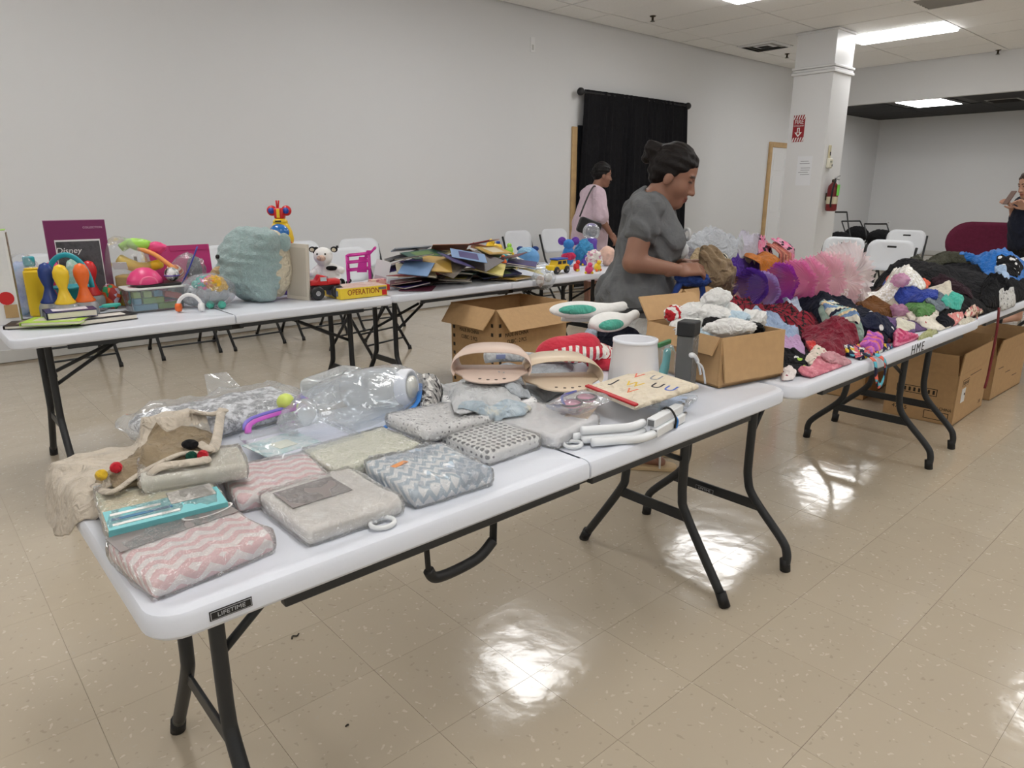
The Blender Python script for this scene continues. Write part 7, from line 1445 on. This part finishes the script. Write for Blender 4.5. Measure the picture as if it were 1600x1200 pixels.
for s in (0, 1):
    a, e = J1['leg'][s][2:]; mx = (a[0] + e[0]) / 2 + .03
    MB().prism([(mx + x, e[1] + y) for x, y in rrect(.26, .095, .045, 6)], 0, .022).build('sandal_sole', mat('sandal_tan', (206, 180, 140), .6), w1, bevel=.005); MB().tube([(mx + .045, e[1] - .05, .018), (mx + .045, e[1] - .035, .058), (mx + .045, e[1], .07), (mx + .045, e[1] + .035, .058), (mx + .045, e[1] + .05, .018)], .02, 10, flat=.25).build('sandal_strap', mat('sandal_white', (230, 228, 222), .5), w1, True)
# black bag strap at the waist
MB().tube([(-.10 + .175 * math.cos(a), .215 * math.sin(a), .80 + .03 * math.cos(a)) for a in [2 * PI * i / 30 for i in range(30)]], .016, 8, closed=True, flat=1.0).build('belt_bag', mat('belt_black', (24, 24, 26), .5), w1, True)
# cloth held in her hands
M1 = Matrix.Translation((2.722, 2.012, 0)) @ Matrix.Rotation(math.radians(-50.8), 4, 'Z')
h1 = M1 @ Vector((.255, -.10, .975)); t = thing('held_garment', 'khaki trousers bunched in the hands of woman', 'garment', tuple(h1), -.7)
kh = fabric('khaki_twill', (150, 130, 104), .15); V, F = surface(lambda p: smin(smin(sd_ell(p, (0, 0, 0), (.08, .055, .07)), sd_ell(p, (-.035, .01, .075), (.045, .035, .035), (.3, .4, 0)), .03), sd_cap(p, (.03, 0, -.03), (.07, .01, -.085), .05, .035), .04) + wrinkle(p, .0075, 26, 62, 1.0), (-.14, -.1, -.16), (.16, .1, .15), .006); np_mesh('bunched_cloth', V, F, kh, t)
h2 = M1 @ Vector((.15, -.15, .955)); t = thing('held_garment', 'blue garment held below the khaki trousers', 'garment', tuple(h2), -.7)
bl2 = fabric('cobalt_cotton', (52, 78, 150), .18); blob((0, 0, -.01), (.075, .045, .035), .3, 6, 55, n=44, m=28).build('bunched_cloth', bl2, t, True)
MB().tube(bez([(-.05, 0, -.02), (-.075, 0, -.07), (-.10, 0, -.13)]), [.024] * 4 + [.02] * 4 + [.016], 12, flat=.6).build('hanging_strip', bl2, t, True); MB().tube(bez([(.035, 0, -.02), (.05, 0, -.07), (.052, 0, -.12)]), [.022] * 4 + [.02] * 4 + [.018], 12, flat=.6).build('hanging_strip', bl2, t, True)
# --- woman at the curtain
J2 = dict(head=(.02, 0, 1.50), pitch=.10, turn=0.0, hs=1.02, neck0=(-.055, 0, 1.34),
    torso=[((-.10, 0, .90), (.15, .20, .16)), ((-.09, 0, 1.08), (.145, .19, .18)), ((-.08, 0, 1.22), (.125, .18, .15)), ((-.085, 0, 1.31), (.07, .19, .06))],
    arm=[((-.085, -.20, 1.30), (-.07, -.25, 1.04), (.06, -.24, .86)), ((-.085, .20, 1.30), (-.06, .25, 1.05), (.08, .2, .88))], leg=[((-.10, -.09, .82), (-.09, -.09, .45), (-.10, -.09, .07), (.06, -.10, .035)), ((-.10, .09, .82), (-.08, .09, .45), (-.08, .09, .07), (.08, .10, .035))],
    hand=[((.6, 0, -.8), (.3, -.9, .3), .5), ((.6, 0, -.8), (.3, .9, .3), .5)], thumb=[True, False], bun=[((-.10, 0, .02), (.035, .04, .04))], lo=(-.34, -.36, -.01), hi=(.26, .36, 1.38))
w2, core2 = person('woman in pale pink dress standing before the black curtain', (6.22, 5.46, 0), -41.8 + 14, J2, (140, 100, 82), (16, 13, 13), .012)
def dress(p):
    d = None
    for c, r in J2['torso']: e = sd_ell(p, c, W(r) + .02); d = e if d is None else smin(d, e, .06)
    d = smin(d, sd_cap(p, (-.11, 0, .95), (-.12, 0, .35), .19, .25), .1)
    for s in (0, 1): a, b, c = [W(q) for q in J2['arm'][s]]; m = a + (b - a) * .95; d = smin(d, sd_cap(p, a, m, .075, .085), .03)
    d = smax(d, .34 - p[..., 2], .008); q = p - np.array((-.01, 0, 1.41), np.float32); d = smax(d, -(np.linalg.norm(q, axis=-1) - .082), .01); return d + wrinkle(p, .005, 14, 34) + .008 * np.sin(np.arctan2(p[..., 1], p[..., 0] + .1) * 11) * np.clip(1.1 - p[..., 2], 0, 1)
V, F = surface(dress, (-.42, -.38, .28), (.28, .38, 1.42), .012); np_mesh('dress', V, F, fabric('pale_pink_cotton', (206, 184, 196), .06, cr=.35), w2)
M2 = Matrix.Translation((6.22, 5.46, 0)) @ Matrix.Rotation(math.radians(-27.8), 4, 'Z')
t = thing('shoulder_bag', 'black shoulder bag hanging behind the woman in pink', 'bag', tuple(M2 @ Vector((-.27, -.33, .86))), math.radians(-27.8)); MB().prism(rrect(.26, .17, .03, 4), -.03, .03, Matrix.Rotation(.35, 4, 'Y') @ Matrix.Translation((0, 0, .09)) @ Matrix.Rotation(PI / 2, 4, 'X')).build('bag_body', mat('black_leather', (22, 22, 24), .4), t, bevel=.01); MB().tube(bez([(-.08, 0, .20), (.02, .05, .40), (.13, .16, .52), (.2, .25, .50)]), .009, 8).build('strap', MATS['black_leather'], t, True)
# --- person with a phone at the right edge
J3 = dict(head=(-.02, 0, 1.385), pitch=.22, turn=0.1, hs=1.03, neck0=(-.10, 0, 1.24),
    torso=[((-.12, 0, .84), (.16, .20, .15)), ((-.09, 0, 1.0), (.16, .19, .17)), ((-.10, 0, 1.14), (.14, .19, .15)), ((-.12, 0, 1.22), (.075, .20, .06))],
    arm=[((-.12, -.21, 1.21), (-.12, -.25, 1.0), (.055, -.10, 1.17)), ((-.12, .21, 1.21), (-.10, .26, 1.01), (.06, .12, 1.17))], leg=[((-.11, -.09, .80), (-.09, -.09, .45), (-.10, -.09, .07), (.06, -.10, .035)), ((-.11, .09, .80), (-.08, .09, .45), (-.08, .09, .07), (.08, .10, .035))],
    hand=[((.75, .25, .6), (-.5, .5, .5), .6), ((.75, -.25, .6), (-.5, -.5, .5), .6)], thumb=[True, False], bun=[], lo=(-.36, -.36, -.01), hi=(.28, .36, 1.28))
w3, core3 = person('person in navy top reading a phone at the right edge', (8.64, 1.94, 0), 180 - 41.8, J3, (186, 142, 120), (60, 46, 40), .012)
def top3(p):
    d = None
    for c, r in J3['torso']: e = sd_ell(p, c, W(r) + .016); d = e if d is None else smin(d, e, .06)
    for s in (0, 1): a, b, _ = [W(q) for q in J3['arm'][s]]; m = a + (b - a) * .75; d = smin(d, sd_cap(p, a, m, .072, .074), .03)
    d = smax(d, .74 - p[..., 2], .006); q = p - np.array((-.05, 0, 1.30), np.float32); d = smax(d, -(np.linalg.norm(q, axis=-1) - .085), .01); return d + wrinkle(p, .004, 14, 44)
V, F = surface(top3, (-.38, -.38, .7), (.2, .38, 1.32), .012); np_mesh('navy_top', V, F, fabric('navy_jersey', (30, 34, 48), .15, cr=.3), w3)
V, F = surface(lambda p: smin(smin(smax(sd_ell(p, (-.12, 0, .82), (.165, .205, .15)), p[..., 2] - .86, .01), sd_cap(p, J3['leg'][0][0], J3['leg'][0][1], .11, .09), .04), sd_cap(p, J3['leg'][1][0], J3['leg'][1][1], .11, .09), .04), (-.34, -.32, .3), (.16, .32, .9), .014); np_mesh('trousers', V, F, fabric('black_jersey', (26, 26, 28), .15), w3)
MB().tube([(.045 + .033 * math.cos(a) * .4, .12 + .034 * math.sin(a), 1.155 + .03 * math.cos(a)) for a in [2 * PI * i / 18 for i in range(18)]], .009, 8, closed=True).build('wrist_watch', mat('belt_black', (24, 24, 26)), w3, True)
M3 = Matrix.Translation((8.64, 1.94, 0)) @ Matrix.Rotation(math.radians(138.2), 4, 'Z')
t = thing('phone', 'dark phone held up by person at the right edge', 'phone', tuple(M3 @ Vector((.165, .0, 1.265))), rot=(0, -.5, math.radians(138.2))); MB().box((0, 0, 0), (.012, .075, .15)).build('case', mat('phone_brown', (110, 84, 74), .4), t, bevel=.005); MB().box((-.007, 0, 0), (.002, .066, .138)).build('screen', mat('phone_screen', (30, 32, 36), .1), t)
# maroon chair back behind, strollers in the alcove
p = atx(1545, 350, 9.4); t = thing('camp_chair', 'maroon rounded chair back behind the dark clothes', 'chair', (p.x, p.y - .1, 0), -1.5)
vs, fs = bowed(1.0, .46, .10, .03, rc=.22); MB().add(vs, fs, Matrix.Translation((0, .0, .76))).build('backrest', fabric('maroon_nylon', (100, 36, 60), .12, cr=.15), t, True); MB().prism(rrect(.9, .5, .1), .40, .46, Matrix.Translation((0, -.25, 0))).build('seat', MATS['maroon_nylon'], t, bevel=.01)
for sx in (-1, 1):
    for y in (-.45, .0): MB().tube([(sx * .4, y, .42), (sx * .42, y, 0)], .014, 8).build('leg', steel, t, True)
def stroller(label, px_, x, rz, handle=True):
    p = atx(*px_, x); t = thing('stroller', label, 'stroller', (p.x, p.y, 0), rz)
    for sx in (-1, 1):
        for y in (-.3, .3): wl = MB().lathe([(.08, -.02), (.10, -.015), (.10, .015), (.08, .02)], 18, Matrix.Translation((sx * .24, y, .10)) @ Matrix.Rotation(PI / 2, 4, 'Y')).build('wheel', capm, t, True); MB().lathe([(.04, -.022), (.04, .022)], 12, Matrix.Translation((sx * .24, y, .10)) @ Matrix.Rotation(PI / 2, 4, 'Y')).build('hub', steel, wl)
        MB().tube(bez([(sx * .24, -.3, .10), (sx * .22, 0, .42), (sx * .2, .3, .75)] + ([(sx * .18, .42, .98)] if handle else [])), .012, 8).build('frame_tube', steel, t, True); MB().tube([(sx * .24, .3, .10), (sx * .22, 0, .42)], .012, 8).build('frame_tube', steel, t, True)
    blob((0, .05, .5), (.22, .22, .16), .14, 4, 5, n=30, m=20).build('seat_hood', fabric('black_nylon', (22, 22, 24), .2), t, True); MB().tube([(-.18, .42, .98), (.18, .42, .98)] if handle else [(-.2, .3, .75), (.2, .3, .75)], .014, 8).build('handle_bar', capm, t, True)
stroller('black folded stroller with raised handle behind the column', (1312, 372), 12.3, -.9)
stroller('black stroller beside the raised handle one', (1340, 374), 14.6, -.6, False)
stroller('black stroller half hidden by the white chairs', (1376, 374), 13.6, -.8, False)
# clear packet near the woman, on the heap behind
q = aty(1066, 372, 2.9); tag(blob((q.x, 2.90, float(sup(q.x, 2.95)) + .10), (.07, .05, .13), .18, 6, 61, n=40, m=26).build('plastic_bag', FILM2, smooth=True), 'clear plastic bag on heap beside the woman', 'bag')
